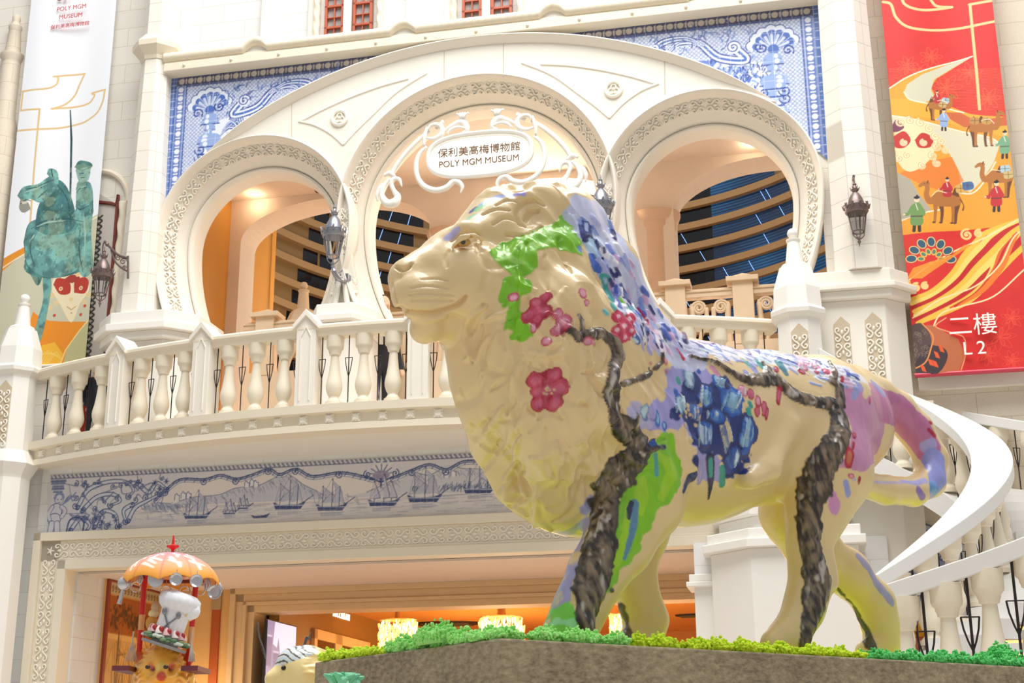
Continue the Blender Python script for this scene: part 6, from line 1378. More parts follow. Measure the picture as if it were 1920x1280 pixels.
rm.tube([(-.055, 0, .70), (.055, 0, .70)], .0065, 5)
ME_ROD = rm.mesh('iron_rod'); ME_ROD.materials.append(M_IRON)
ro = MB(); ro.box((0, -.008, 0), (.135, .016, .135))
for k in range(8): a = k*PI/4; L = .062 if k % 2 == 0 else .082; ro.tube([(0, -.018, 0), (L*.5*math.cos(a), -.03, L*.5*math.sin(a)), (L*math.cos(a), -.016, L*math.sin(a))], [.012, .022, .008], 6)
ro.sphere((0, -.03, 0), (.022, .016, .022), 10, 6); ME_ROS = ro.mesh('rosette'); ME_ROS.materials.append(M_ORN)
POSTS = [-5.93, -4.38, -2.68, -1.02, .64, 2.33]
for u in POSTS:
    pu, pd, a = bp(u, -.13); m = MB(); w = .15
    m.prism([(-w, 6.33), (w, 6.33), (w, 7.50), (w+.02, 7.52), (0, 7.72), (-w-.02, 7.52), (-w, 7.50)], -.155, .155)
    P = [(-w-.05, 7.47), (0, 7.68), (w+.05, 7.47), (w+.05, 7.55), (0, 7.78), (-w-.05, 7.55)]
    m.prism(P, -.20, .19)
    m.prism([(-.085, 6.42), (-.07, 6.42), (-.07, 7.36), (0, 7.50), (.07, 7.36), (.07, 6.42), (.085, 6.42), (.085, 7.38), (0, 7.54), (-.085, 7.38)], -.172, -.15)
    c, s = math.cos(a), math.sin(a)
    for k in range(len(m.v)): v = m.v[k]; m.v[k] = np.c_[v[:, 0]*c-v[:, 1]*s+pu, v[:, 0]*s+v[:, 1]*c+pd, v[:, 2]]
    m.build('post', M_CREAM, bal, bevel=.008)
ends = [-7.68]+POSTS+[3.92]
for i in range(len(ends)-1):
    a, b = ends[i]+(.1 if i == 0 else .17), ends[i+1]-(.1 if i == len(ends)-2 else .17); n = 3
    for k in range(n):
        u = a+(b-a)*(k+.5)/n; pu, pd, an = bp(u, -.14); inst('baluster', ME_BAL, bal, (pu, pd, 6.35))
    for k in range(n+1):
        u = a+(b-a)*k/n+(.03 if k == 0 else -.03 if k == n else 0); pu, pd, an = bp(u, -.12); inst('iron_rod', ME_ROD, bal, (pu, pd, 6.35), rz=an)
u = -7.45
while u < 3.9:
    pu, pd, an = bp(u, -.07); inst('rosette', ME_ROS, bal, (pu, pd, 6.157), rz=an); u += .395

# tall octagonal end posts with ball finials
def finial_post(u, w, label, panel=True, zlow=0):
    t = thing('finial_post', label, 'post', (u, -w, 0), group=None); c = (u, -w, 0); A = PI/8
    m = MB(); m.lathe([(.345, zlow), (.345, 5.8)], c, 8, A); m.build('lower_shaft', M_WHITE, t)
    m = MB(); m.lathe([(.34, 5.75), (.36, 5.8), (.46, 5.98), (.44, 6.02), (.36, 6.16), (.33, 6.2), (.315, 7.36), (.33, 7.40), (.40, 7.46), (.41, 7.52), (.38, 7.56)], c, 8, A); m.build('shaft', M_WHITE, t)
    m = MB(); m.lathe([(.36, 7.55), (.345, 7.86), (.28, 8.06), (.235, 8.2)], c, 8, A); m.build('cap', M_WHITE, t)
    m = MB(); m.lathe([(.20, 8.18), (.205, 8.22), (.185, 8.25), (.13, 8.27), (.085, 8.60), (.10, 8.62), (.10, 8.645), (.05, 8.66), (.04, 8.68)], c, 20); m.sphere((u, -w, 8.74), .078, 20, 14); m.build('finial', M_WHITE, t, smooth=True)
    if panel:
        a = -.0; m = MB(); d = -w-.30
        lancet(m, u, 7.30, 6.3, .115, d); m.build('recess', M_REC, t)
        m = MB()
        for i in range(4): orn(m, lambda s, tt, h, i=i: (u+tt, d-.012, 7.14-i*.235-s), .225, .2, .0125, i % 2 == 1)
        m.build('scroll_relief', M_ORN, t, smooth='all')
    return t
finial_post(-7.98, .40, 'tall white octagonal post with ball finial at the left end of the balcony'); finial_post(4.24, .52, 'tall white octagonal post with ball finial beside the right arch, above the lion', True, 4.74)

# balustrade of the gallery inside the arches
M_BAL2 = mat('balustrade_tan', (226, 200, 168), .6, var=.05)
gb = thing('gallery_balustrade', 'tan stone balustrade with spiral scroll panels inside the arches', 'balustrade', (-.5, 1.6, 7.4))
D4 = 1.45
m = MB(); m.b2(-4.95, 4.9, D4-.07, D4+.09, 8.52, 8.66); m.b2(-4.95, 4.9, D4-.09, D4+.11, 8.60, 8.64); m.build('handrail', M_BAL2, gb, bevel=.01)
m = MB(); m.b2(-4.95, 4.9, D4-.12, D4+.12, 6.3, 7.75); m.build('base_course', M_BAL2, gb)
for u in (-4.55, -3.35, 2.36, 3.42):
    m = MB(); m.b2(u-.16, u+.16, D4-.13, D4+.13, 7.7, 8.74); m.b2(u-.25, u+.25, D4-.19, D4+.19, 8.72, 8.80); m.add([(u-.2, D4-.15, 8.8), (u+.2, D4-.15, 8.8), (u+.2, D4+.15, 8.8), (u-.2, D4+.15, 8.8), (u, D4, 8.9)], [(0, 1, 4), (1, 2, 4), (2, 3, 4), (3, 0, 4), (3, 2, 1, 0)]); m.build('post', M_BAL2, gb, bevel=.006)
def gpanel(u0, u1):
    m = MB(); n = max(1, round((u1-u0)/.62)); L = (u1-u0)/n
    for i in range(n):
        c = u0+(i+.5)*L
        for sx in (-1, 1):
            x = c+sx*L*.24
            t = np.linspace(0, 2.2*2*PI, 30); r = .115*(1-t/t[-1]*.8); m.tube(np.c_[x+sx*0-r*np.cos(t)*sx*-1, np.full(30, D4-.01), 8.36+r*np.sin(t)], .026, 6)
            m.tube(cat([(x+sx*-.115, D4, 8.36), (x-sx*.11, D4, 8.15), (x-sx*.03, D4, 7.95), (x+sx*.02, D4, 7.72)]), .036, 6)
            m.tube(cat([(x+sx*.13, D4, 7.72), (x+sx*.10, D4, 8.1), (x+sx*.115, D4, 8.44)]), [.05]*6+[.045]*4+[.02], 6) if True else None
    m.build('scroll_panel', M_BAL2, gb, smooth='all')
for a, b in ((-4.38, -3.52), (-3.18, -2.3), (-2.2, 2.2), (2.53, 3.25), (3.6, 4.9)): gpanel(a, b)
t = thing('gallery_finial', 'tan stone finial on octagonal cap behind the left arch', 'finial', (-4.15, 2.05, 8.5))
m = MB(); m.lathe([(.34, 8.4), (.34, 8.62), (.33, 8.7), (.22, 8.98)], (-4.15, 2.05, 0), 8, PI/8); m.build('cap', M_BAL2, t)
m = MB(); m.lathe([(.2, 8.96), (.2, 9.0), (.15, 9.03), (.11, 9.05), (.085, 9.36), (.10, 9.38), (.10, 9.4), (.045, 9.42)], (-4.15, 2.05, 0), 16); m.sphere((-4.15, 2.05, 9.49), .07, 16, 10); m.build('spire', M_BAL2, t, smooth=True)

# ------------------------------------------------------------------ sign in the middle arch
def sgn(px, py): return fp(px, py, .06)
sc = sgn(900, 290); SGD = -.06
sign = thing('museum_sign', 'glowing white oval museum sign in scrollwork frame hung in the middle arch', 'sign', (sc[0], SGD, sc[1]-.5))
def superell(a, b, p, n=72): t = np.arange(n)*2*PI/n; return np.c_[a*np.sign(np.cos(t))*np.abs(np.cos(t))**(2/p), b*np.sign(np.sin(t))*np.abs(np.sin(t))**(2/p)]
SA, SB = .835, .365
M_SIGN = mat('sign_face', (255, 250, 238), .4, emit=(255, 248, 230), es=.62)
P = superell(SA-.03, SB-.03, 2.7)+np.array(sc); m = MB(); m.prism(P, SGD-.03, SGD+.06); m.build('face', M_SIGN, sign)
m = MB(); P = superell(SA, SB, 2.7)+np.array(sc); m.tube(np.c_[P[:, 0], np.full(len(P), SGD-.03), P[:, 1]], .042, 8, True); m.build('rim', M_WHITE, sign, smooth=True)
m = MB(); P = superell(SA-.06, SB-.06, 2.7)+np.array(sc); m.tube(np.c_[P[:, 0], np.full(len(P), SGD-.035), P[:, 1]], .012, 6, True); m.build('inner_bead', M_WHITE, sign, smooth=True)
M_SLET = mat('sign_bronze_letters', (104, 66, 30), .5)
u, z = sgn(899, 283.5); textobj('\u4fdd\u5229\u7f8e\u9ad8\u6885\u535a\u7269\u9928', .168, sign, facetext(u, SGD-.034, z), M_SLET, 'lettering', .006, spacing=1.0)
u, z = sgn(898.5, 304); textobj('POLY MGM MUSEUM', .152, sign, facetext(u, SGD-.034, z), M_SLET, 'lettering', .006, sx=.93)
Zs = lambda L: [sgn(680+x/3.2, 60+y/3.2) for x, y in L]
def sc_tube(m, L, r, d=0.0):
    P = np.array(Zs(L)); Q = cat(P, 6); rr = np.interp(np.linspace(0, 1, len(Q)), np.linspace(0, 1, len(r)), r)
    return np.c_[Q[:, 0], np.full(len(Q), SGD-.02+d), Q[:, 1]], rr
CURL = [([(400, 590), (330, 650), (260, 720), (200, 800), (165, 865)], [.035, .045, .045, .045, .04], .04), ([(130, 865), (165, 850), (195, 870)], [.03, .05, .03], .0), ([(165, 880), (130, 930), (118, 985), (150, 1030), (195, 1025), (212, 990), (190, 955), (175, 915), (190, 885), (222, 888), (238, 930)], [.03, .04, .05, .075, .09, .06, .04, .04, .045, .035, .012], 0),
        ([(150, 905), (110, 930), (88, 975), (90, 1015)], [.03, .045, .04, .012], .02), ([(385, 690), (340, 740), (322, 810), (335, 880), (375, 930), (440, 952), (505, 935), (545, 900), (580, 905), (600, 935), (588, 968)], [.03, .04, .045, .045, .05, .055, .055, .05, .05, .035, .012], 0),
        ([(372, 690), (376, 630), (392, 575)], [.02, .04, .02], -.02), ([(385, 640), (430, 645), (475, 620), (478, 580), (450, 560), (415, 565), (395, 590)], [.02, .04, .055, .045, .04, .035, .02], -.01), ([(440, 580), (470, 550), (488, 540)], [.035, .04, .055], .03), ([(490, 600), (530, 570), (580, 545), (615, 555), (625, 590), (600, 610)], [.03, .04, .05, .06, .055, .03], 0), ([(510, 620), (540, 590), (580, 578), (620, 585)], [.02, .03, .03, .015], -.03)]
sm = MB()
for L, r, d in CURL:
    for mir in (False, True):
        P, rr = sc_tube(sm, L, r, d)
        if mir: P = P.copy(); P[:, 0] = 2*sc[0]-P[:, 0]
        sm.tube(P, rr*.92, 10, flat=.8)
for sx in (-1, 1):
    pu, pz = Zs([(600, 520)])[0]; pu = pu if sx < 0 else 2*sc[0]-pu
    for k in (-2, -1, 0, 1, 2): sm.tube([(pu+k*.012, SGD-.02, pz-.03), (pu+k*.025, SGD-.02, pz+.06), (pu+k*.045, SGD-.02, pz+.10-.008*abs(k)), (pu+k*.058, SGD-.02, pz+.085-.01*abs(k))], [.02, .02, .018, .01], 6)
sm.build('scrollwork', M_WHITE, sign, smooth='all')

# ------------------------------------------------------------------ lanterns
def lantern(u, w, z, mt, label, kind, sc=1.0):
    """z: underside of the crown"""
    t = thing('wall_lantern', label, 'lantern', (u, -w, z), group='wall lanterns on the front'); k = sc
    L = lambda P: [(r*k, z+h*k) for r, h in P]
    m = MB(); m.lathe(L([(.15, .02), (.155, .05), (.12, .07), (.115, .10), (.10, .16), (.07, .22), (.04, .26), (.03, .27), (.05, .29), (.055, .31), (.03, .33), (.02, .37), (.03, .39), (.01, .41), (.006, .47)]), (u, -w, 0), 16); m.build('cap', mt, t, smooth=True)
    m = MB(); m.lathe(L([(.15, -.06), (.165, -.04), (.165, .0), (.175, .02), (.15, .03)]), (u, -w, 0), 20)
    for i in range(10):
        a = i*2*PI/10; x, y = u+.168*k*math.cos(a), -w+.168*k*math.sin(a); m.tube([(x, y, z), (x+.012*math.cos(a), y+.012*math.sin(a), z+.05*k), (x+.03*k*math.cos(a), y+.03*k*math.sin(a), z+.075*k)], [.016*k, .02*k, .005], 5); m.sphere((x, y, z+.075*k), .012*k, 6, 4)
    for i in range(6): a = i*PI/3; m.tube([(u+.045*k*math.cos(a), -w+.045*k*math.sin(a), z+.30*k), (u+.07*k*math.cos(a), -w+.07*k*math.sin(a), z+.345*k)], [.012*k, .004], 5)
    m.build('crown', mt, t, smooth=True)
    m = MB(); rt, rb, zb = .135*k, .085*k, z-.34*k
    for i in range(6): a = i*PI/3+.26; m.tube([(u+rt*math.cos(a), -w+rt*math.sin(a), z-.05*k), (u+rb*math.cos(a), -w+rb*math.sin(a), zb)], .009*k, 5)
    for i in range(4): a = i*PI/2+.3; m.tube(cat([(u+rb*math.cos(a), -w+rb*math.sin(a), zb), (u+rb*.85*math.cos(a), -w+rb*.85*math.sin(a), zb-.06*k), (u+.02*k*math.cos(a), -w+.02*k*math.sin(a), zb-.11*k)], 4), .008*k, 5)
    T = np.arange(20)*2*PI/20; m.tube(np.c_[u+rb*np.cos(T), -w+rb*np.sin(T), np.full(20, zb)], .011*k, 5, True); m.build('cage', mt, t)
    m = MB(); m.lathe([(rb*.93, zb+.005), (rt*.93, z-.05*k)], (u, -w, 0), 18); m.build('glass', M_GLASS, t, smooth=True)
    m = MB(); m.lathe(L([(.004, -.56), (.01, -.52), (.028, -.49), (.012, -.46), (.03, -.445), (.02, -.42)]), (u, -w, 0), 10); m.build('drop_finial', mt, t, smooth=True)
    m = MB()
    if kind == 'up':       # stands on a scrolled foot from the pier
        m.tube(cat([(u, -w, z-.46*k), (u+.02, -w+.02, z-.56*k), (u+.07, -w+.10, z-.64*k), (u+.10, -.02, z-.62*k)], 6), [.03]*5+[.045]*8+[.04]*6, 8); m.tube(cat([(u+.03, -w+.05, z-.72*k), (u+.05, -w+.1, z-.6*k), (u+.10, -w+.16, z-.5*k)]), [.012]*3+[.03]*5+[.012]*3, 7); m.b2(u+.05, u+.15, -.03, .1, z-.72*k, z-.5*k)
        for i in range(6): m.sphere((u+.03+.012*i, -w+.05+.02*i, z-.6*k+.03*math.sin(i*2)), .022, 7, 5)
    elif kind == 'down':   # hangs from a bracket that points straight out of the pilaster
        zt = z+.82*k; m.tube([(u, -w, z+.42*k), (u, -w, z+.5*k)], .01, 6); m.tube(cat([(u, .0, z+.42*k), (u, -w*.5, z+.55*k), (u, -w, z+.52*k)]), .02, 6); m.tube([(u-.005, -.28, z+.40*k), (u-.015, -.25, zt)], [.03, .022], 8); m.lathe([(.05, zt-.02), (.035, zt), (.05, zt+.02), (.012, zt+.05)], (u-.015, -.25, 0), 8)
        for s_ in (-1, 1): m.tube(cat([(u-.015, -.25, zt-.02), (u-.015+s_*.05, -.25, zt+.03), (u-.015+s_*.075, -.25, zt)]), .012, 5)
    if m.n: m.build('bracket', mt, t, smooth=True)
    return t
lantern(*((lambda q: (q[0], .34, q[1]))(fp(626, 438, .34))), M_LAMPG, 'pewter wall lantern on the pier between the left and middle arches', 'up', 1.12)
lantern(*((lambda q: (q[0], .34, q[1]))(fp(1127, 388, .34))), M_LAMPG, 'pewter wall lantern on the pier between the middle and right arches, behind the mane', 'up', 1.12)
lantern(*((lambda q: (q[0], .55, q[1]))(fp(1606, 393, .55))), M_LAMPB, 'bronze lantern hanging in front of the right stone pilaster', 'down', 1.0)
lt = lantern(*((lambda q: (q[0], .45, q[1]))(fp(192, 514, .45))), M_LAMPB, 'bronze lantern hung from a pierced diagonal bracket beside the white banner', 'side', 1.0)
m = MB(); B2 = lambda x, y, w=.35: (lambda q: (q[0], -w, q[1]))(fp(x, y, w))
m.tube([B2(240, 480), B2(240, 522)], .02, 6); m.tube(cat([B2(196, 452), B2(205, 462), B2(222, 478), B2(240, 484)]), .02, 6); m.tube(cat([B2(208, 468), B2(216, 490), B2(228, 502), B2(238, 508)]), .016, 6)
for x, y, r in ((222, 484, .05), (231, 490, .06), (214, 474, .035), (233, 502, .04)): q = B2(x, y); tt = np.linspace(0, 9, 24); m.tube(np.c_[q[0]+r*(1-tt/11)*np.cos(tt), np.full(24, q[1]), q[2]+r*(1-tt/11)*np.sin(tt)], .009, 5)
m.tube(cat([B2(196, 452), B2(193, 462), B2(192, 480)]), .012, 5); m.sphere(B2(201, 458), .035, 8, 6); m.build('wall_bracket', M_LAMPB, lt, smooth=True)

# ------------------------------------------------------------------ stair pier and curving stair at the right
m = MB(); pol = lambda e: [(2.86-e, -.25), (2.86-e, -.55-e), (3.42-e*.4, -1.1-e), (4.80+e, -1.1-e), (4.80+e, .3), (2.86-e, .3)]
m.vprism(pol(0), 0, 4.18); m.vprism(pol(.10), 4.18, 4.30); m.vprism(pol(.04), 4.30, 4.44); m.vprism(pol(-.12), 4.44, 4.62); m.vprism(pol(-.02), 4.62, 4.74); m.vprism(pol(-.2), 4.74, 5.98)
m.b2(2.6, 2.86, -.35, .3, 0, 3.85); m.b2(2.54, 2.86, -.42, .3, 3.85, 3.95); m.b2(2.5, 2.86, -.44, .3, 3.78, 3.85)
ST('trim_stair_pier', m, M_WHITE, bevel=.012)
m = MB(); m.b2(4.86, 5.38, -.1, .5, 0, 6.6); ST('wall_under_stair', m, M_ASH)
stair = thing('staircase', 'curving white stone staircase with thick white handrails sweeping round at the right', 'staircase', (4.5, -2.4, 0))
HC = (4.508, 2.365); HR = 1.882; HZ = (6.636, 3.374); HP = (-1.313, 1.403)
def hel(t, dr=0.0, dz=0.0): a = HP[0]+(HP[1]-HP[0])*t; r = HR+dr; return np.array([HC[0]+r*math.cos(a), -(HC[1]+r*math.sin(a)), HZ[0]+(HZ[1]-HZ[0])*t+dz])
def helband(m, t0, t1, r0, r1, z0, z1, n=60, cz=lambda t: 0):
    R = []
    for t in np.linspace(t0, t1, n): R.append([hel(t, r0, z0+cz(t)), hel(t, r1, z0+cz(t)), hel(t, r1, z1+cz(t)), hel(t, r0, z1+cz(t))])
    m.sweep(R)
M_STAIR = mat('stair_white_marble', (228, 227, 224), .45, var=.03)
m = MB(); helband(m, -.10, 1.02, -.25, .22, -.17, .0); m.build('handrail', M_STAIR, stair, bevel=.012)
m = MB(); helband(m, -.10, .60, 1.52, 1.80, -.15, 0); m.build('handrail', M_STAIR, stair, bevel=.012)
m = MB(); helband(m, -.10, 1.02, -.16, .17, -1.42, -1.08); m.build('stringer', M_STAIR, stair); m = MB(); helband(m, -.1, .60, 1.5, 1.82, -1.42, -1.08); m.build('stringer', M_STAIR, stair)
NS = 21
for i in range(NS):
    t0, t1 = -.08+i*1.1/NS, -.08+(i+1)*1.1/NS; m = MB(); zt = hel(t0)[2]-1.12; wd_ = 1.5 if t0 < .6 else .8
    a = [hel(t0, .17), hel(t0, wd_), hel(t1, wd_), hel(t1, .17)]; V = [(*q[:2], zt-.2) for q in a]+[(*q[:2], zt) for q in a]; m.add(V, [(3, 2, 1, 0), (4, 5, 6, 7), (0, 1, 5, 4), (1, 2, 6, 5), (2, 3, 7, 6), (3, 0, 4, 7)]); m.build('step', M_STAIR, stair)
def hbal(dr, n, t0=-.06, t1=.98):
    for i in range(n):
        q = hel(t0+(t1-t0)*(i+.5)/n, dr, -1.1); o = inst('baluster', ME_BAL, stair, q); o.scale = (1.05, 1.05, .93)
    for i in range(n+1):
        q = hel(t0+(t1-t0)*i/n, dr, -1.1); inst('iron_rod', ME_ROD, stair, q, rz=.5)
hbal(.0, 16); hbal(1.66, 12, -.06, .56)
# nearest stair balustrade, crossing the lower right corner
near = thing('stair_balustrade', 'big pale stone stair balustrade rising to the right edge behind the hind legs', 'balustrade', (5, -7, 0))
W9 = 6.6
def n9(px, py, w=W9): u, z = fp(px, py, w); return np.array([u, -w, z])
Pn = [n9(1659, 1098), n9(1720, 1078), n9(1800, 1052), n9(1860, 1031), n9(1920, 1008), n9(2010, 972)]
Qn = cat(np.array(Pn), 6); R = []
for q in Qn: R.append([q+np.array([0, -.13, 0]), q+np.array([0, .13, 0]), q+np.array([0, .13, -.165]), q+np.array([0, -.13, -.165])])
m = MB(); m.sweep(R); m.build('handrail', M_STAIR, near, bevel=.01)
m = MB(); R = [[q+np.array([0, -.16, -1.2]), q+np.array([0, .16, -1.2]), q+np.array([0, .16, -1.5]), q+np.array([0, -.16, -1.5])] for q in Qn]; m.sweep(R); m.build('stringer', M_STAIR, near)
for px in (1690, 1772, 1852, 1935):
    u, _ = fp(px, 1100, W9); z = float(np.interp(u, Qn[:, 0], Qn[:, 2])); o = inst('baluster', ME_BAL, near, (u, -W9, z-1.24)); o.scale = (1.12, 1.12, 1.06)
for px in (1655, 1727, 1812, 1900): u, _ = fp(px, 1100, W9); z = float(np.interp(u, Qn[:, 0], Qn[:, 2])); o = inst('iron_rod', ME_ROD, near, (u, -W9-.05, z-1.24)); o.scale = (1.5, 1, 1.05)
# lit steps seen between the balusters
st2 = thing('lit_steps', 'stone steps with glowing warm strips at the lower right corner', 'steps', (6.6, -4.5, 0))
M_STEPL = mat('step_light', (255, 214, 150), .4, emit=(255, 200, 120), es=1.4)
for i, py in enumerate((1225, 1200, 1175, 1150)):
    u, z = fp(1870, py, 4.6-.4*i); m = MB(); m.b2(u-.1+i*.05, u+2.0, -(4.6-.4*i)-.0, -(4.6-.4*i)+.5, z, z+.10); m.build('step', M_STAIR, st2)
    m = MB(); m.b2(u-.06+i*.05, u+1.9, -(4.6-.4*i)+.05, -(4.6-.4*i)+.1, z-.07, z); m.build('light_strip', M_STEPL, st2)
# golden cart between stair and paw
kt = thing('gold_topped_cabinet', 'small gold topped red cabinet low behind the rear hind paw', 'cabinet', (*(lambda q: (q[0], -3.4))(fp(1708, 1195, 3.4)), 0))
u, z = fp(1708, 1195, 3.4); m = MB(); T = np.linspace(0, PI, 14)
m.prism([(u-.24, z-.02), (u+.24, z-.02)]+[(u+.24*math.cos(t), z+.02+.12*math.sin(t)) for t in T], -3.7, -3.1); m.build('roof', mat('polished_gold', (226, 172, 60), .2, .9), kt, bevel=.01)
m = MB(); m.b2(u-.22, u+.22, -3.66, -3.14, z-.6, z-.02); m.build('case', mat('cabinet_red', (196, 120, 92), .4, var=.3, scale=14), kt)
m = MB(); m.b2(u-.23, u+.23, -3.67, -3.13, 0, z-.6); m.build('body', mat('cabinet_dark', (90, 60, 50), .4), kt)
# ------------------------------------------------------------------ things of the lower storey
def downlight(u, d, z, label, r=.075, grp='downlights', power=14, col=(1, .78, .5)):
    t = thing('downlight', label, 'downlight', (u, d, z), group=grp); m = MB(); m.lathe([(r, z-.012), (r*1.25, z-.012), (r*1.3, z+.002)], (u, d, 0), 20); m.build('ring', M_CREAM2, t, smooth=True)
    m = MB(); m.lathe([(r*.95, z-.016), (r*.95, z-.004)], (u, d, 0), 18); m.build('lens', mat('lamp_lens', (255, 236, 200), .4, emit=(255, 226, 170), es=14), t); fpt('downlight_lamp', u, d, z-.12, power, col, .05)
for px, py, lb in ((480, 1108, 'recessed downlight in the portal soffit above the chef lion'), (686, 1103, 'recessed downlight in the middle of the portal soffit'), (903, 1094, 'recessed downlight in the portal soffit right of the dark dome camera')):
    u, w = hp(px, py, ZS); downlight(u, -w, ZS, lb, power=16)
for px, py, lb in ((477, 363, 'small ceiling spotlight seen through the left arch'), (1408, 270, 'small ceiling spotlight seen through the right arch')):
    u, w = hp(px, py, 11.86); downlight(u, -w, 11.86, lb, .07, power=5)
def dome(u, d, z, label, r=.085):
    t = thing('dome_camera', label, 'camera', (u, d, z)); m = MB(); m.lathe([(r*1.2, z-.02), (r*1.25, z)], (u, d, 0), 18); m.build('mount', mat('camera_mount', (60, 54, 50), .5), t); m = MB(); m.lathe([(.01, z-.02-r), (r*.6, z-.02-r*.8), (r*.95, z-.02-r*.3), (r, z-.02)], (u, d, 0), 18); m.build('lens_dome', mat('smoked_dome', (26, 24, 26), .1), t, smooth=True)
u, w = hp(836, 1099, ZS); dome(u, -w, ZS, 'black dome camera under the portal soffit'); u, w = hp(597, 352, 11.86); dome(u, -w, 11.86, 'black dome camera on the ceiling behind the left arch')
M_VENT = mat('vent_dark', (52, 38, 26), .5, .3)
for px, py, rx, lb in ((1300, 1152, .38, 'dark oval ceiling vent in the orange shop ceiling beside the stair pier'), (838, 1168, .75, 'long dark oval vent in the orange shop ceiling between two chandeliers')):
    u, w = hp(px, py, 4.42); t = thing('ceiling_vent', lb, 'vent', (u, -w, 4.42)); m = MB(); m.lathe([(.9, 4.39), (1.0, 4.40), (1, 4.42)], (u, -w, 0), 28, sx=1, sy=1)
    for v in m.v: v[:, 0] = u+(v[:, 0]-u)*rx; v[:, 1] = -w+(v[:, 1]+w)*rx*.7
    m.build('grille', M_VENT, t)
    m = MB()
    for k in range(5): m.b2(u-rx*.7, u+rx*.7, -w-rx*.4+k*rx*.2, -w-rx*.4+k*rx*.2+.015, 4.375, 4.39)
    m.build('slats', mat('vent_slat', (96, 78, 50), .4), t)
M_CRY = mat('crystal_glow', (255, 226, 160), .2, emit=(255, 204, 116), es=1.3)
M_CRY2 = mat('crystal_bright', (255, 244, 214), .2, emit=(255, 238, 196), es=2.4)
for px, hw, lb in ((747, 38, 'crystal rod chandelier beside the shop sign'), (940, 44, 'crystal rod chandelier in the middle of the shop ceiling'), (1162, 20, 'crystal rod chandelier seen between the front legs of the lion')):
    d = 6.6; u, zt = fp(px, 1152, -d); r = hw/2600*26.6; t = thing('chandelier', lb, 'chandelier', (u, d, 4.42)); m = MB(); m.lathe([(r*.9, 4.14), (r*.95, 4.16), (r*.2, 4.18), (r*.15, 4.41)], (u, d, 0), 24); m.build('canopy', mat('chandelier_plate', (230, 190, 120), .3, .5), t)
    g = np.random.default_rng(px); m = MB(); m2 = MB()
    for k in range(620):
        a = g.uniform(0, 2*PI); q = r*math.sqrt(g.uniform(.45, 1)); z0 = 4.13-.62*g.random(); L = g.uniform(.05, .14)
        mm = m2 if g.random() < .3 else m; x, y = u+q*math.cos(a), d+q*math.sin(a); mm.add([(x-.012, y-.012, z0), (x+.012, y-.012, z0), (x+.012, y+.012, z0), (x-.012, y+.012, z0), (x, y, z0-L), (x, y, z0+.02)], [(0, 1, 4), (1, 2, 4), (2, 3, 4), (3, 0, 4), (1, 0, 5), (2, 1, 5), (3, 2, 5), (0, 3, 5)])
    m.build('crystals', M_CRY, t, kind='stuff'); m2.build('bright_crystals', M_CRY2, t, kind='stuff'); fpt('chandelier_lamp', u, d, 3.3, 9, (1, .72, .38), .3)
fpt('shop_fill', -2, 8, 2.6, 300, (1, .68, .36), .8); fpt('shop_fill', 1.5, 6, 2.6, 150, (1, .64, .32), .8); fpt('portal_fill', -5.9, 2.4, 2.6, 26, (1, .75, .45), .4)
# writing, screen and glazed front on the left shop wall
M_BRN = mat('fascia_ochre', (150, 108, 48), .5, var=.1); m = MB(); m.b2(-5.0, -4.97, 3.62, 12.5, 3.55, 4.42); ST('trim_shop_fascia', m, M_BRN)
sg_ = thing('shop_sign', 'white shop lettering on the dark ochre fascia inside the portal', 'sign', (-4.96, 9, 3.8))
def sidet(u, d, z): M = np.eye(4); M[:3, 0] = FD; M[:3, 1] = [0, 0, 1]; M[:3, 2] = FU; M[:3, 3] = fw(u, -d, z); return M
def sidehit(px, py, uu):
    d_ = ray(px, py); t = ((fw(uu, 0, 0)-CAM)@FU)/(d_@FU); p = CAM+d_*t-FO; return float(p@FD), float(p[2])
d0, z0 = sidehit(622, 1156, -4.96); d1, z1 = sidehit(658, 1164, -4.96)
textobj('BUCCELLATI', (d1-d0)/10*1.52, sg_, sidet(-4.962, (d0+d1)/2, z1+.05), mat('sign_white_light', (255, 250, 240), .4, emit=(255, 248, 235), es=1.2), 'lettering', .01, sx=1.0)
dA, zA = sidehit(500, 1162, -4.96); dB, zB = sidehit(553, 1180, -4.96)
c = Cv(90, 120, (196, 206, 244)); c.poly([(0, 0), (22, 0), (18, 30), (30, 34), (34, 20), (40, 40), (60, 60), (90, 90), (90, 120), (0, 120)], (112, 116, 170)); 
for x, y, w_, h_ in ((0, 20, 14, 40), (20, 40, 16, 20), (40, 50, 12, 30), (10, 70, 60, 4), (60, 80, 20, 10), (14, 80, 8, 30), (30, 84, 8, 26), (46, 88, 8, 20)): c.poly([(x, y), (x+w_, y), (x+w_, y+h_), (x, y+h_)], (86, 88, 150)); c.line([(x, y), (x+w_, y)], 1.2, (170, 176, 224))
for x in range(2, 88, 7): c.line([(x, 60+x*.4), (x, 120)], .8, (150, 156, 214))
sn = thing('wall_screen', 'bluish lit screen showing an old building at the left end of the shop', 'screen', (-4.95, dA, 2))
c.mesh('picture', vcmat('screen_picture', .3, emit=.75), lambda u, v: np.c_[np.full(len(u), -4.935), dA+(dB-dA)*u, zA-1.5*v], None, sn)
m = MB(); m.b2(-4.99, -4.94, dA-.02, dB+.02, zA-1.52, zA+.02); m.build('casing', mat('screen_edge', (40, 36, 40), .4), sn)
gf = thing('storefront', 'cream framed glass shopfront beneath the lettered fascia', 'shopfront', (-4.9, 9, 0)); M_FR = mat('shopfront_frame', (228, 186, 128), .5)
m = MB(); da, za = sidehit(586, 1178, -4.95); db, zb = sidehit(690, 1206, -4.95)
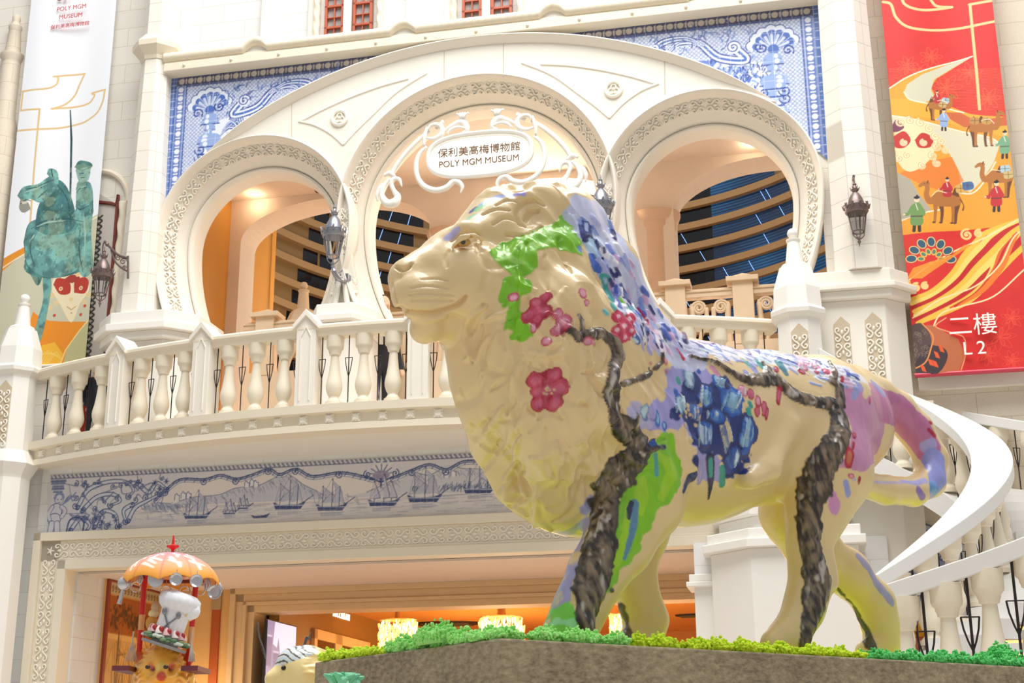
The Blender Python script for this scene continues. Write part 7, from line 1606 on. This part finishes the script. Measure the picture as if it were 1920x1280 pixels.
m.b2(-4.98, -4.90, da, db, za-.18, za); m.b2(-4.98, -4.90, da, da+.16, 0, za); m.b2(-4.98, -4.90, (da+db)/2-.5, (da+db)/2-.1, 0, za); m.build('frame', M_FR, gf); m = MB(); m.b2(-4.97, -4.94, da+.1, db, 0, za-.1); m.build('glass', mat('shop_glass_dark', (110, 74, 34), .06), gf)
# golden mural on the left wall of the portal
c = Cv(230, 330, (206, 158, 92)); nz = c.noise(18, 4, 3); c.a *= (1+.22*nz)[..., None]; g = np.random.default_rng(8)
c.poly([(0, 0), (230, 0), (230, 14), (0, 14)], (196, 176, 140))
for x in range(4, 230, 9): c.spiral(x, 7, 4, 1.3, (120, 92, 60), 1)
c.poly([(0, 16), (230, 16), (230, 62), (0, 62)], (170, 92, 36)); c.line([(0, 66), (230, 66)], 3, (226, 182, 110))
for x, y, r in ((26, 44, 18), (60, 36, 26), (76, 44, 22), (104, 46, 20), (132, 48, 16), (170, 46, 20), (200, 44, 22)):
    for k in range(60): c.disc(x+g.normal(0, r*.5), y+g.normal(0, 7), g.uniform(1, 3.5), (70, 44, 28) if k % 2 else (100, 64, 34), .7)
for k in range(150):
    x = g.uniform(0, 230); y = g.uniform(110, 330); c.cur([(x, y+40), (x+g.normal(0, 6), y), (x+g.normal(0, 14), y-40)], [2, 1.4, .5], (92, 66, 40), .45)
for x in (40, 90, 140, 190):
    c.cur([(x, 330), (x+6, 240), (x-4, 170), (x+12, 110)], [5, 4, 3, 1], (74, 54, 34), .7)
    for k in range(40): c.cur([(x, 170+g.normal(0, 50)), (x+g.normal(0, 20), 130+g.normal(0, 40))], [1.6, .5], (96, 72, 44), .6)
mu = thing('mural', 'golden mural of dark trees on the left wall of the portal', 'mural', (-6.97, 2.4, 0))
dm0, zm0 = sidehit(191, 1083, -6.95); c.mesh('picture', vcmat('mural_paint', .4), lambda u, v: np.c_[np.full(len(u), -6.955), 1.17+2.7*u, 4.36-4.3*v], None, mu)
m = MB(); m.b2(-6.98, -6.93, 1.15, 1.22, 0, 4.38); m.b2(-6.98, -6.93, 3.84, 3.9, 0, 4.38); m.b2(-6.98, -6.94, 1.15, 3.9, 4.36, 4.385); m.b2(-6.98, -6.94, 1.15, 3.9, 0, .06); m.build('frame', mat('mural_red_frame', (150, 60, 40), .5), mu)

# ------------------------------------------------------------------ frames that face the camera, for the two small statues
def local_frame(px, py, dist, yaw=0.0):
    d = ray(px, py); p = CAM+d*(dist/d[1]); M = np.eye(4); c_, s_ = math.cos(yaw), math.sin(yaw); M[:3, 0] = [c_, s_, 0]; M[:3, 1] = [-s_, c_, 0]; M[:3, 3] = [p[0], p[1], 0]; return M
def lq(M, px, py, dy=0.0):
    """pixel -> local point on the plane y = dy of frame M"""
    d = ray(px, py); n = M[:3, 1]; t = ((M[:3, 3]+n*dy-CAM)@n)/(d@n); q = CAM+d*t-M[:3, 3]; return np.array([q@M[:3, 0], q@n, q[2]])
# chef lion
OM = local_frame(300, 1250, 11.7, 0.0); Oq = lambda x, y, dy=0.0: lq(OM, x, y, dy)
def chef_lion():
    c0 = Oq(298, 1250); s = SDF((c0[0]-.5, -.62, c0[2]-1.25), (c0[0]+.5, .9, c0[2]+.42), .014)
    P = lambda x, y, dy, r: (Oq(x, y, dy), r)
    s.ell(Oq(298, 1262, .12), (.235, .24, .27), .05); s.ell(Oq(298, 1300, .2), (.27, .26, .34), .08); s.ell(Oq(298, 1240, 0), (.165, .17, .16), .05)
    for sx in (-1, 1):
        s.ell(Oq(297+sx*44, 1226, .08), (.075, .045, .075), .03); s.ell(Oq(297+sx*44, 1227, .03), (.045, .03, .045), -.02); s.ell(Oq(295+sx*13, 1272, -.17), (.065, .07, .05), .03); s.ell(Oq(296+sx*20, 1240, -.12), (.06, .05, .028), .03); s.ell(Oq(294+sx*17, 1250, -.165), (.028, .02, .018), -.012)
        s.ell(Oq(297+sx*26, 1268, -.06), (.09, .10, .09), .05)
    s.chain([(Oq(296, 1240, -.13), .055), (Oq(293, 1262, -.22), .045)], .04); s.ell(Oq(293, 1267, -.25), (.042, .025, .025), .012); s.ell(Oq(294, 1292, -.17), (.06, .06, .04), .03)
    zc = c0[2]; s.ell((c0[0], .35, zc-.55), (.30, .5, .40), .1); 
    for sx in (-.17, .17): s.chain([((c0[0]+sx, .05, zc-.5), .13), ((c0[0]+sx, .0, zc-.95), .10), ((c0[0]+sx, -.05, zc-1.2), .11)], .05); s.chain([((c0[0]+sx, .7, zc-.6), .16), ((c0[0]+sx, .75, zc-1.2), .10)], .05)
    V, F = s.mesh(); V, F = midsub(V, F); N = vnormals(V, F); a = np.arctan2(V[:, 2]-zc-.02, V[:, 0]-c0[0]); rr = np.hypot(V[:, 0]-c0[0], V[:, 2]-zc); wv = np.clip((rr-.13)/.06, 0, 1)*np.clip((V[:, 1]+.25)/.1, 0, 1)
    lock = np.sin(a*19+9*fbm(V, 8, 2, 3)+rr*22); V = V+N*(wv*.006*lock)[:, None]
    C = np.empty((len(V), 3), np.float32); C[:] = rgb((255, 172, 56)); hi = np.clip(.5+.9*fbm(V, 9, 2, 5)+.4*lock*wv, 0, 1)[:, None]; C = C*(1-hi*.55)+np.array(rgb((255, 206, 84)), np.float32)*hi*.55; C = C*(1-np.clip(-lock*wv, 0, 1)[:, None]*.4)+np.array(rgb((226, 104, 28)), np.float32)*np.clip(-lock*wv, 0, 1)[:, None]*.4
    def dab(x, y, dy, r, col, a_=1.0): p = Oq(x, y, dy); w_ = np.clip((r-np.linalg.norm(V-p, axis=1))/.02+.3, 0, 1)[:, None]*a_; C[:] = C*(1-w_)+np.array(rgb(col), np.float32)*w_
    dab(293, 1265, -.26, .045, (206, 70, 40)); dab(250, 1226, .04, .05, (226, 90, 60), .8); dab(341, 1227, .04, .05, (226, 90, 60), .8); dab(293, 1250, -.2, .05, (255, 226, 130), .7)
    for sx in (-1, 1): dab(294+sx*17, 1250, -.16, .03, (120, 60, 30)); dab(294+sx*20, 1244, -.15, .035, (206, 80, 60), .8)
    t = thing('chef_lion_statue', 'orange and yellow painted lion statue wearing a tall white chef hat', 'statue', (c0[0], .2, 0), OM)
    me = np_mesh('body', V, F); paintattr(me, np.clip(C, 0, 1)); fin('body', me, M_PAINT, OM, t, smooth='all')
    ey = mat('statue_eye', (60, 40, 24), .15)
    for sx in (-1, 1): m = MB(); m.sphere(Oq(294+sx*17, 1250, -.17), (.022, .014, .018), 12, 8); m.build('eye', ey, t, OM, smooth=True)
    m = MB(); m.b2(c0[0]-.45, c0[0]+.45, -.25, 1.0, 0, zc-1.28); m.build('plinth', mat('statue_plinth', (120, 110, 100), .6), t, OM)
    # hat
    h = MB(); q0 = Oq(306, 1213, .02); ax = Oq(333, 1140, .02)-q0; L = np.linalg.norm(ax); ax /= L; x_ = np.cross([0, 1.0, 0], ax); x_ /= np.linalg.norm(x_); y_ = np.cross(ax, x_); HM = np.stack([x_, y_, ax], 1)
    def hl(mb, prof, n=36, flute=0):
        i0 = len(mb.v); mb.lathe(prof, (0, 0, 0), n); v = mb.v[-1]
        if flute: a_ = np.arctan2(v[:, 1], v[:, 0]); v[:, :2] *= (1+flute*np.cos(a_*18))[:, None]
        mb.v[-1] = v@HM.T+q0; return mb
    hat = hl(MB(), [(.02, -.0), (.185, 0), (.19, .01), (.19, .025), (.02, .03)]).build('hat_brim', mat('hat_grey', (150, 146, 150), .6), t, OM, smooth=True)
    M_HAT = mat('hat_white', (236, 238, 244), .6); hl(MB(), [(.11, .02), (.115, .06), (.118, .28), (.12, .34)], 72, .02).build('hat_crown', M_HAT, t, OM, smooth='all')
    hp_ = MB(); hl(hp_, [(.12, .30), (.155, .33), (.175, .38), (.165, .43), (.12, .46), (.03, .47)], 60, .03); hp_.sphere(q0+HM@np.array([.12, -.02, .34]), (.08, .07, .07), 16, 10); hp_.build('hat_puff', M_HAT, t, OM, smooth='all')
    M_SIL = mat('cutlery_grey', (150, 152, 160), .3, .8); cm = MB()
    A = lambda x, y, z=-.125: q0+HM@np.array([x, z, y]);
    for sx in (-1, 1): cm.tube([A(sx*.06, .10), A(-sx*.05, .25)], .008, 6); cm.sphere(A(-sx*.062, .275), (.022, .008, .03), 10, 6)
    cm.build('crossed_spoon_and_fork', M_SIL, t, OM, smooth=True)
    for k in range(18):
        a_ = k*2*PI/18; p = q0+HM@np.array([.155*math.cos(a_), .155*math.sin(a_), .045+.015*(k % 2)]); m = MB()
        for j in range(4): b = j*PI/2+k; m.sphere(p+HM@np.array([.03*math.cos(b), .03*math.sin(b), .012]), (.03, .03, .014), 8, 5)
        m.build('leaf_cluster', mat('wreath_%d' % (k % 3), ((84, 120, 90), (206, 214, 206), (116, 146, 110))[k % 3], .6), hat, OM, smooth=True)
    for k in range(12):
        a_ = k*2*PI/12+.2; m = MB(); p = q0+HM@np.array([.135*math.cos(a_), .135*math.sin(a_), .095]); m.lathe([(.032, 0), (.03, .02), (.02, .05), (.004, .065)], p, 10); m.build('meringue', mat('meringue_pink' if k % 2 else 'meringue_white', (240, 190, 196) if k % 2 else (246, 232, 230), .6), hat, OM, smooth=True)
    for k in range(6): a_ = -PI/2+(k-2.5)*.5; m = MB(); m.sphere(q0+HM@np.array([.14*math.cos(a_), .14*math.sin(a_), .13]), (.024, .022, .026), 10, 7); m.build('strawberry', mat('berry_red', (176, 34, 36), .3), hat, OM, smooth=True)
    M_MUSH = mat('mushroom_cream', (232, 208, 158), .6)
    for x, y, dy, r in ((336, 1130, .05, .05), (320, 1136, .0, .045), (343, 1139, -.02, .045), (331, 1141, -.05, .04), (347, 1144, .04, .045), (352, 1150, -.02, .045), (355, 1157, .03, .04), (326, 1133, .07, .04), (310, 1142, .02, .035), (288, 1150, .1, .045), (345, 1133, .1, .04)): m = MB(); m.sphere(Oq(x, y, dy), (r, r, r*.8), 12, 8); m.build('mushroom', M_MUSH, t, OM, smooth=True)
    for x, y, col, r in ((284, 1168, (214, 150, 60), .05), (285, 1178, (246, 210, 40), .04), (292, 1138, (206, 170, 130), .04)): m = MB(); m.sphere(Oq(x, y, .1), (r, r, r*1.2), 10, 8); m.build('fruit', mat('fruit_%d' % x, col, .5), t, OM, smooth=True)
    return t
chef_lion()
# parasol on red poles over the hat
pc = Oq(322, 1060, .25); PAR = thing('parasol', 'pink and orange dome parasol on red poles over the chef lion', 'parasol', (pc[0], pc[1], 0), OM)
top = Oq(325, 1036, .25)[2]; rim = Oq(322, 1098, .25)[2]; RAD = (Oq(413, 1090, .25)[0]-Oq(231, 1090, .25)[0])/2
c = Cv(220, 70, (246, 176, 96)); t_ = np.clip(1.25-c.Y/50, 0, 1)[..., None]; c.a = c.a*(1-t_)+np.array(rgb((238, 140, 170)), np.float32)*t_; b_ = np.clip((c.Y-48)/22, 0, 1)[..., None]; c.a = c.a*(1-b_)+np.array(rgb((238, 158, 44)), np.float32)*b_
for k in range(10):
    x = 11+22*k; c.line([(x, 0), (x, 70)], .7, (206, 120, 90), .6)
    for j in range(5): c.line([(x+8+RG.uniform(-6, 6), 22+j*6), (x+14+RG.uniform(-6, 6), 26+j*7)], [2.4, 1.4], (250, 240, 232), .85)
def par(u, v):
    a = u*2*PI; e = np.abs(np.sin(a*4))**.8; th = v*PI*.5*.92; r = RAD*np.sin(th)/math.sin(PI*.46)*(1-.03*e*v); z = rim+.0+(top-rim)*(np.cos(th)-math.cos(PI*.46))/(1-math.cos(PI*.46))+.045*e*v**3; return np.c_[pc[0]+r*np.cos(a), pc[1]+r*np.sin(a), z]
cn = c.mesh('canopy', vcmat('parasol_cloth', .6), par, None, PAR, OM, smooth='all')
md = cn.modifiers.new('thick', 'SOLIDIFY'); md.thickness = .006
M_POLE = mat('pole_red', (214, 40, 36), .35); M_BAND = mat('pole_band', (232, 170, 110), .5)
m = MB(); m.lathe([(.02, top-.01), (.012, top+.02), (.02, top+.03), (.045, top+.045), (.045, top+.06), (.014, top+.075), (.006, top+.15)], (pc[0], pc[1], 0), 12); m.b2(pc[0]-.05, pc[0]+.05, pc[1]-.012, pc[1]+.012, top+.045, top+.065); m.build('finial', M_POLE, PAR, OM, smooth=True)
for sx, (xa, ya, xb, yb) in ((-1, (272, 1078, 261, 1222)), (1, (368, 1088, 352, 1256))):
    a, b = Oq(xa, ya, .25), Oq(xb, yb, .25); m = MB(); m.tube([a, b], .024, 10); pole = m.build('pole', M_POLE, PAR, OM, smooth=True)
    m = MB(); m.tube([a+(b-a)*.52, a+(b-a)*.72], .0255, 10); m.build('pattern_band', M_BAND, pole, OM, smooth=True)
m = MB(); zr = Oq(320, 1083, .25)[2]; xl, xr = Oq(272, 1083, .25)[0], Oq(368, 1083, .25)[0]
m.tube([(xl, .02, zr), (xr, .02, zr), (xr, .5, zr), (xl, .5, zr)], .016, 6, True); m.build('ring_beam', mat('beam_dark_red', (120, 40, 30), .5), PAR, OM)
for x in (238, 365): q = Oq(x, 1255, .2); m = MB(); m.b2(q[0]-.07, q[0]+.07, .0, .5, q[2]-.02, q[2]+.02); m.build('support_bar', mat('bar_maroon', (110, 50, 60), .5), PAR, OM)
M_TIN = mat('tin_ware', (206, 208, 214), .25, .7)
def pan(x, y, dy, r, kind, label):
    q = Oq(x, y, dy); t = thing('hanging_utensil', label, 'utensil', q, OM, group='tin utensils hung round the parasol')
    m = MB()
    zr_ = rim+.03
    if kind == 'pan': m.lathe([(r*.7, 0), (r*.95, .012), (r, .02), (r*.9, .02), (r*.65, .008)], (0, 0, 0), 18); v = m.v[-1]; m.v[-1] = np.c_[v[:, 0], v[:, 2]*-1, v[:, 1]]+q
    elif kind == 'ladle': m.sphere(q, (r, r*.6, r), 14, 9); m.tube([q+np.array([-.004, 0, -r*.8]), q+np.array([-.03, 0, -r*3])], [.012, .02], 6)
    elif kind == 'mould':
        tt = np.linspace(0, 2*PI, 24, endpoint=False); m.tube(np.c_[q[0]+r*np.sin(tt)*.8, np.full(24, q[1]), q[2]+r*(np.cos(tt)-.35*np.cos(2*tt)*0+.3*(np.abs(np.sin(tt/2))-1))], .006, 5, True)
    else:
        for k in range(4): a = k*PI/4; m.tube(cat([q+np.array([0, 0, r]), q+np.array([r*.5*math.cos(a), r*.5*math.sin(a), 0]), q+np.array([0, 0, -r]), q-np.array([r*.5*math.cos(a), r*.5*math.sin(a), 0]), q+np.array([0, 0, r])], 4), .004, 4)
    m.build('body', M_TIN, t, OM, smooth=True); m = MB(); m.tube([q+np.array([0, 0, r*.9]), (q[0], q[1], max(zr_, q[2]+r+.03))], .003, 4); m.build('cord', M_TIN, t, OM)
for a in ((233, 1093, .1, .058, 'ladle', 'tin ladle hanging from the left tip of the parasol'), (293, 1086, -.1, .068, 'pan', 'large round tin pan hanging left of centre under the parasol'), (331, 1086, -.12, .055, 'pan', 'fluted tin dish hanging at the centre front of the parasol'), (369, 1089, -.06, .055, 'pan', 'fluted tin dish hanging in front of the right pole'), (263, 1085, .0, .045, 'whisk', 'small tin whisk hanging beside the left pole'), (311, 1107, .45, .055, 'mould', 'heart shaped wire mould hanging behind the middle of the parasol'), (346, 1108, .5, .058, 'mould', 'round wire mould hanging behind the middle of the parasol'), (376, 1104, .45, .05, 'mould', 'wire leaf mould hanging right of the right pole'), (389, 1094, .2, .06, 'whisk', 'slim tin whisk hanging near the right edge of the parasol'), (403, 1110, .25, .062, 'pan', 'round sieve hanging from the right tip of the parasol'), (411, 1104, .3, .055, 'whisk', 'tin balloon whisk at the far right tip of the parasol'), (255, 1098, .4, .05, 'mould', 'wire ring mould hanging behind the left pole')): pan(*a)
for px, lb in ((247, 'clear tassel hanging by the left red pole'), (357, 'clear tassel hanging by the right red pole')):
    q = Oq(px, 1200, .15); t = thing('tassel', lb, 'tassel', q, OM); m = MB(); m.tube([Oq(px+4, 1183, .15), Oq(px, 1205, .15)], .006, 5)
    for k in range(9): m.tube([Oq(px+2, 1200, .15), Oq(px-14+3*k if px < 300 else px-4+1.6*k, 1240, .15+.01*k)], .003, 4)
    m.build('threads', mat('tassel_silver', (206, 196, 186), .4), t, OM)
# pale lion in profile
GM = local_frame(540, 1255, 8.6, 0.35); Gq = lambda x, y, dy=0.0: lq(GM, x, y, dy)
def pale_lion():
    c0 = Gq(545, 1255); s = SDF((c0[0]-.3, -.35, c0[2]-1.4), (c0[0]+1.0, .35, c0[2]+.25), .011); 
    s.ell(Gq(545, 1245), (.105, .10, .10), .03); s.chain([(Gq(535, 1256), .075), (Gq(515, 1268), .052), (Gq(504, 1272), .042)], .03, 1.1); s.ell(Gq(508, 1285), (.05, .05, .03), .02); s.ell(Gq(572, 1265), (.15, .16, .17), .06); s.ell(Gq(590, 1300), (.2, .18, .25), .08)
    for n in (-.075, .075): s.ell(Gq(563, 1230, n), (.035, .02, .035), .015); s.ell(Gq(531, 1252, n*.95), (.016, .014, .012), -.008)
    s.chain([((c0[0]+.2, 0, c0[2]-.35), .2), ((c0[0]+.7, 0, c0[2]-.4), .2)], .1)
    for x in (.15, .75):
        for n in (-.1, .1): s.chain([((c0[0]+x, n, c0[2]-.5), .1), ((c0[0]+x, n, c0[2]-1.3), .07)], .04)
    V, F = s.mesh(); V, F = midsub(V, F); N = vnormals(V, F); w = np.clip((V[:, 0]-Gq(548, 1250)[0])/.05, 0, 1); lock = fbm(np.c_[V[:, 0]*.4+V[:, 2]*.5, V[:, 1], V[:, 2]*1.0], 24, 2, 4); V = V+N*(w*.022*lock)[:, None]
    C = np.empty((len(V), 3), np.float32); C[:] = rgb((244, 222, 158)); k = np.clip(.5+1.2*lock, 0, 1)[:, None]*w[:, None]; C = C*(1-.5*k)+np.array(rgb((236, 190, 96)), np.float32)*.5*k
    # blue and white painted cap
    cap = np.clip((V[:, 2]-Gq(545, 1240)[2]-.35*(V[:, 0]-c0[0])-.0)/.006, 0, 1)*np.clip((V[:, 2]-Gq(530, 1249)[2])/.006, 0, 1)*np.clip((Gq(585, 1240)[0]-V[:, 0])/.02, 0, 1)
    st = np.sin((V[:, 0]*.8+V[:, 2])*120+5*fbm(V, 12, 2, 7)); cc = np.where((st > .2)[:, None], np.array(rgb((196, 214, 228))), np.where((st > -.6)[:, None], np.array(rgb((236, 226, 190))), np.array(rgb((70, 84, 100))))); C = C*(1-cap[:, None])+cc*cap[:, None]
    p = Gq(502, 1268); dn = np.linalg.norm(V-p, axis=1); wn_ = np.clip((.026-dn)/.008, 0, 1)[:, None]; C = C*(1-wn_)+np.array(rgb((150, 140, 130)))*wn_
    t = thing('pale_lion_statue', 'pale yellow lion statue with a blue striped cap, peering out left of the pedestal', 'statue', (c0[0], 0, 0), GM)
    me = np_mesh('body', V, F); paintattr(me, np.clip(C, 0, 1)); fin('body', me, M_PAINT, GM, t, smooth='all')
    for n in (-.075, .075): m = MB(); m.sphere(Gq(531, 1252, n), (.013, .010, .013), 12, 8); m.build('eye', mat('eye_black', (24, 22, 26), .1), t, GM, smooth=True)
    M_WSK = mat('feather_wire', (110, 104, 110), .5); m = MB(); m.tube(cat([Gq(498, 1235, -.05), Gq(494, 1215, -.05), Gq(486, 1192, -.05), Gq(484, 1166, -.05)]), .004, 5)
    for k in range(12): a = Gq(497-k*.9, 1228-k*4.6, -.05); m.tube([a, a+np.array([-.02, 0, .018])], .0016, 3)
    m.build('feather', M_WSK, t, GM); m = MB()
    for k in range(7): m.tube(cat([Gq(572-k, 1222, -.02), Gq(574, 1205-k*2, -.02), Gq(584-k*.5, 1184+k*3, -.02)]), .0022, 4)
    m.build('feather', M_WSK, t, GM); m = MB(); m.b2(c0[0]-.1, c0[0]+1.0, -.3, .3, 0, c0[2]-1.36); m.build('plinth', mat('statue_plinth_b', (110, 104, 98), .6), t, GM)
pale_lion()
# green succulents in front of the pedestal
sp_ = lq(LIOM, 640, 1276, .62); t = thing('succulent', 'pale green succulent tuft in front of the left face of the pedestal', 'plant', (.06, -.62+.0, -.3), LIOM)
d_ = ray(640, 1278); p_ = CAM+d_*(3.72/d_[1]); q_ = (np.linalg.inv(LIOM)@np.array([*p_, 1]))[:3]; gg = np.random.default_rng(2); m = MB()
for k in range(26): a = gg.uniform(0, 2*PI); L = gg.uniform(.02, .05); b = q_+np.array([gg.normal(0, .018), gg.normal(0, .018), -.01]); m.tube([b, b+np.array([L*.5*math.cos(a), L*.5*math.sin(a), L*.55]), b+np.array([L*math.cos(a), L*math.sin(a), L*.7])], [.008, .010, .003], 6)
m.build('leaves', mat('succulent_green', (130, 214, 170), .6, var=.25, scale=40), t, LIOM, smooth=True)
m = MB(); m.tube([q_+np.array([0, 0, -.02]), (q_[0], q_[1], -PTOP)], [.012, .02], 8); m.build('stalk', mat('stalk_green', (90, 130, 90), .8), t, LIOM)
# ------------------------------------------------------------------ visitors on the upper floor
def visitor(u, w, zf, h, yaw, coat, legs, label, arm=0):
    t = thing('person', label, 'person', (u, -w, zf), rz=yaw); k = h/1.72; M = PM[t.name]
    s = SDF((-.36*k, -.3*k, -.01), (.36*k, .3*k, 1.75*k), .016); q = lambda x, y, z: (x*k, y*k, z*k)
    s.ell(q(0, -.01, 1.60), (.078*k, .095*k, .115*k), .02); s.ell(q(0, -.105, 1.585), (.016*k, .022*k, .024*k), .012); s.cone(q(0, .01, 1.38), q(0, 0, 1.52), .055*k, .05*k, .03); s.chain([(q(-.15, 0, 1.39), .06*k), (q(.15, 0, 1.39), .06*k)], .04)
    s.chain([(q(0, 0, 1.30), .155*k), (q(0, 0, 1.08), .135*k), (q(0, .01, .93), .15*k)], .05, .7)
    for sx in (-1, 1):
        s.ell(q(sx*.08, 0, 1.59), (.012*k, .025*k, .03*k), .01); s.chain([(q(sx*.085, 0, .90), .085*k), (q(sx*.09, -.01, .5), .058*k), (q(sx*.095, .02, .08), .042*k)], .03); s.chain([(q(sx*.095, .02, .05), .042*k), (q(sx*.10, -.12, .04), .035*k)], .02)
        e = q(sx*.23, .03, 1.12); hnd = q(sx*.16, -.24, 1.16) if arm else q(sx*.24, -.06, .86); s.chain([(q(sx*.185, 0, 1.38), .055*k), (e, .043*k), (hnd, .032*k)], .02)
        hd = np.array(hnd); dr = (hd-np.array(e))/np.linalg.norm(hd-np.array(e)); s.ell(hd+dr*.05*k, (.03*k, .03*k, .04*k), .015)
    V, F = s.mesh(); N = vnormals(V, F); C = np.empty((len(V), 3), np.float32); C[:] = rgb((232, 190, 160)); z = V[:, 2]/k; C[(z < 1.43)] = rgb(coat); C[(z < .92)] = rgb(legs); C[z < .09] = rgb((30, 28, 30))
    hx = np.abs(V[:, 0])/k; hn = (hx > .15) & (V[:, 1] < -.16*k) & (z > 1.0) & (z < 1.3) if arm else (hx > .19) & (z < .86) & (z > .7); C[hn] = rgb((232, 190, 160))
    me = np_mesh('body', V, F); paintattr(me, C); fin('body', me, vcmat('clothing', .8), M, t, smooth='all')
    m = MB(); m.sphere(q(0, .022, 1.635), (.092*k, .102*k, .105*k), 16, 12); m.sphere(q(0, .05, 1.56), (.078*k, .07*k, .09*k), 14, 10); m.build('hair', mat('hair_black', (34, 28, 28), .5), t, M, smooth=True)
    m = MB()
    for sx in (-1, 1): m.sphere(q(sx*.03, -.088, 1.615), .009*k, 8, 6)
    m.build('eyes', mat('eye_dark', (40, 30, 28), .3), t, M); return t
def vis(px, py, w, h, yaw, coat, legs, label, arm=0): u, z = fp(px, py, w); return visitor(u, w, 6.3, (z-6.3)*1.0+.02, yaw, coat, legs, label, arm)
vis(717, 556, -.75, 1.7, .9, (40, 38, 44), (40, 40, 50), 'black haired person in a dark jacket beside the nose of the lion')
visitor(-2.95, -.75, 6.3, 1.66, .4, (34, 38, 50), (44, 44, 56), 'person in a dark suit and white collar seen between the balusters under the left pier', 1)
visitor(-6.62, .35, 6.3, 1.25, .2, (44, 46, 60), (40, 40, 46), 'small dark clothed person behind the leftmost balusters')
visitor(-6.98, .1, 6.3, 1.2, -.3, (60, 64, 84), (190, 60, 50), 'small person in dark jacket and red trousers beside the left end post')
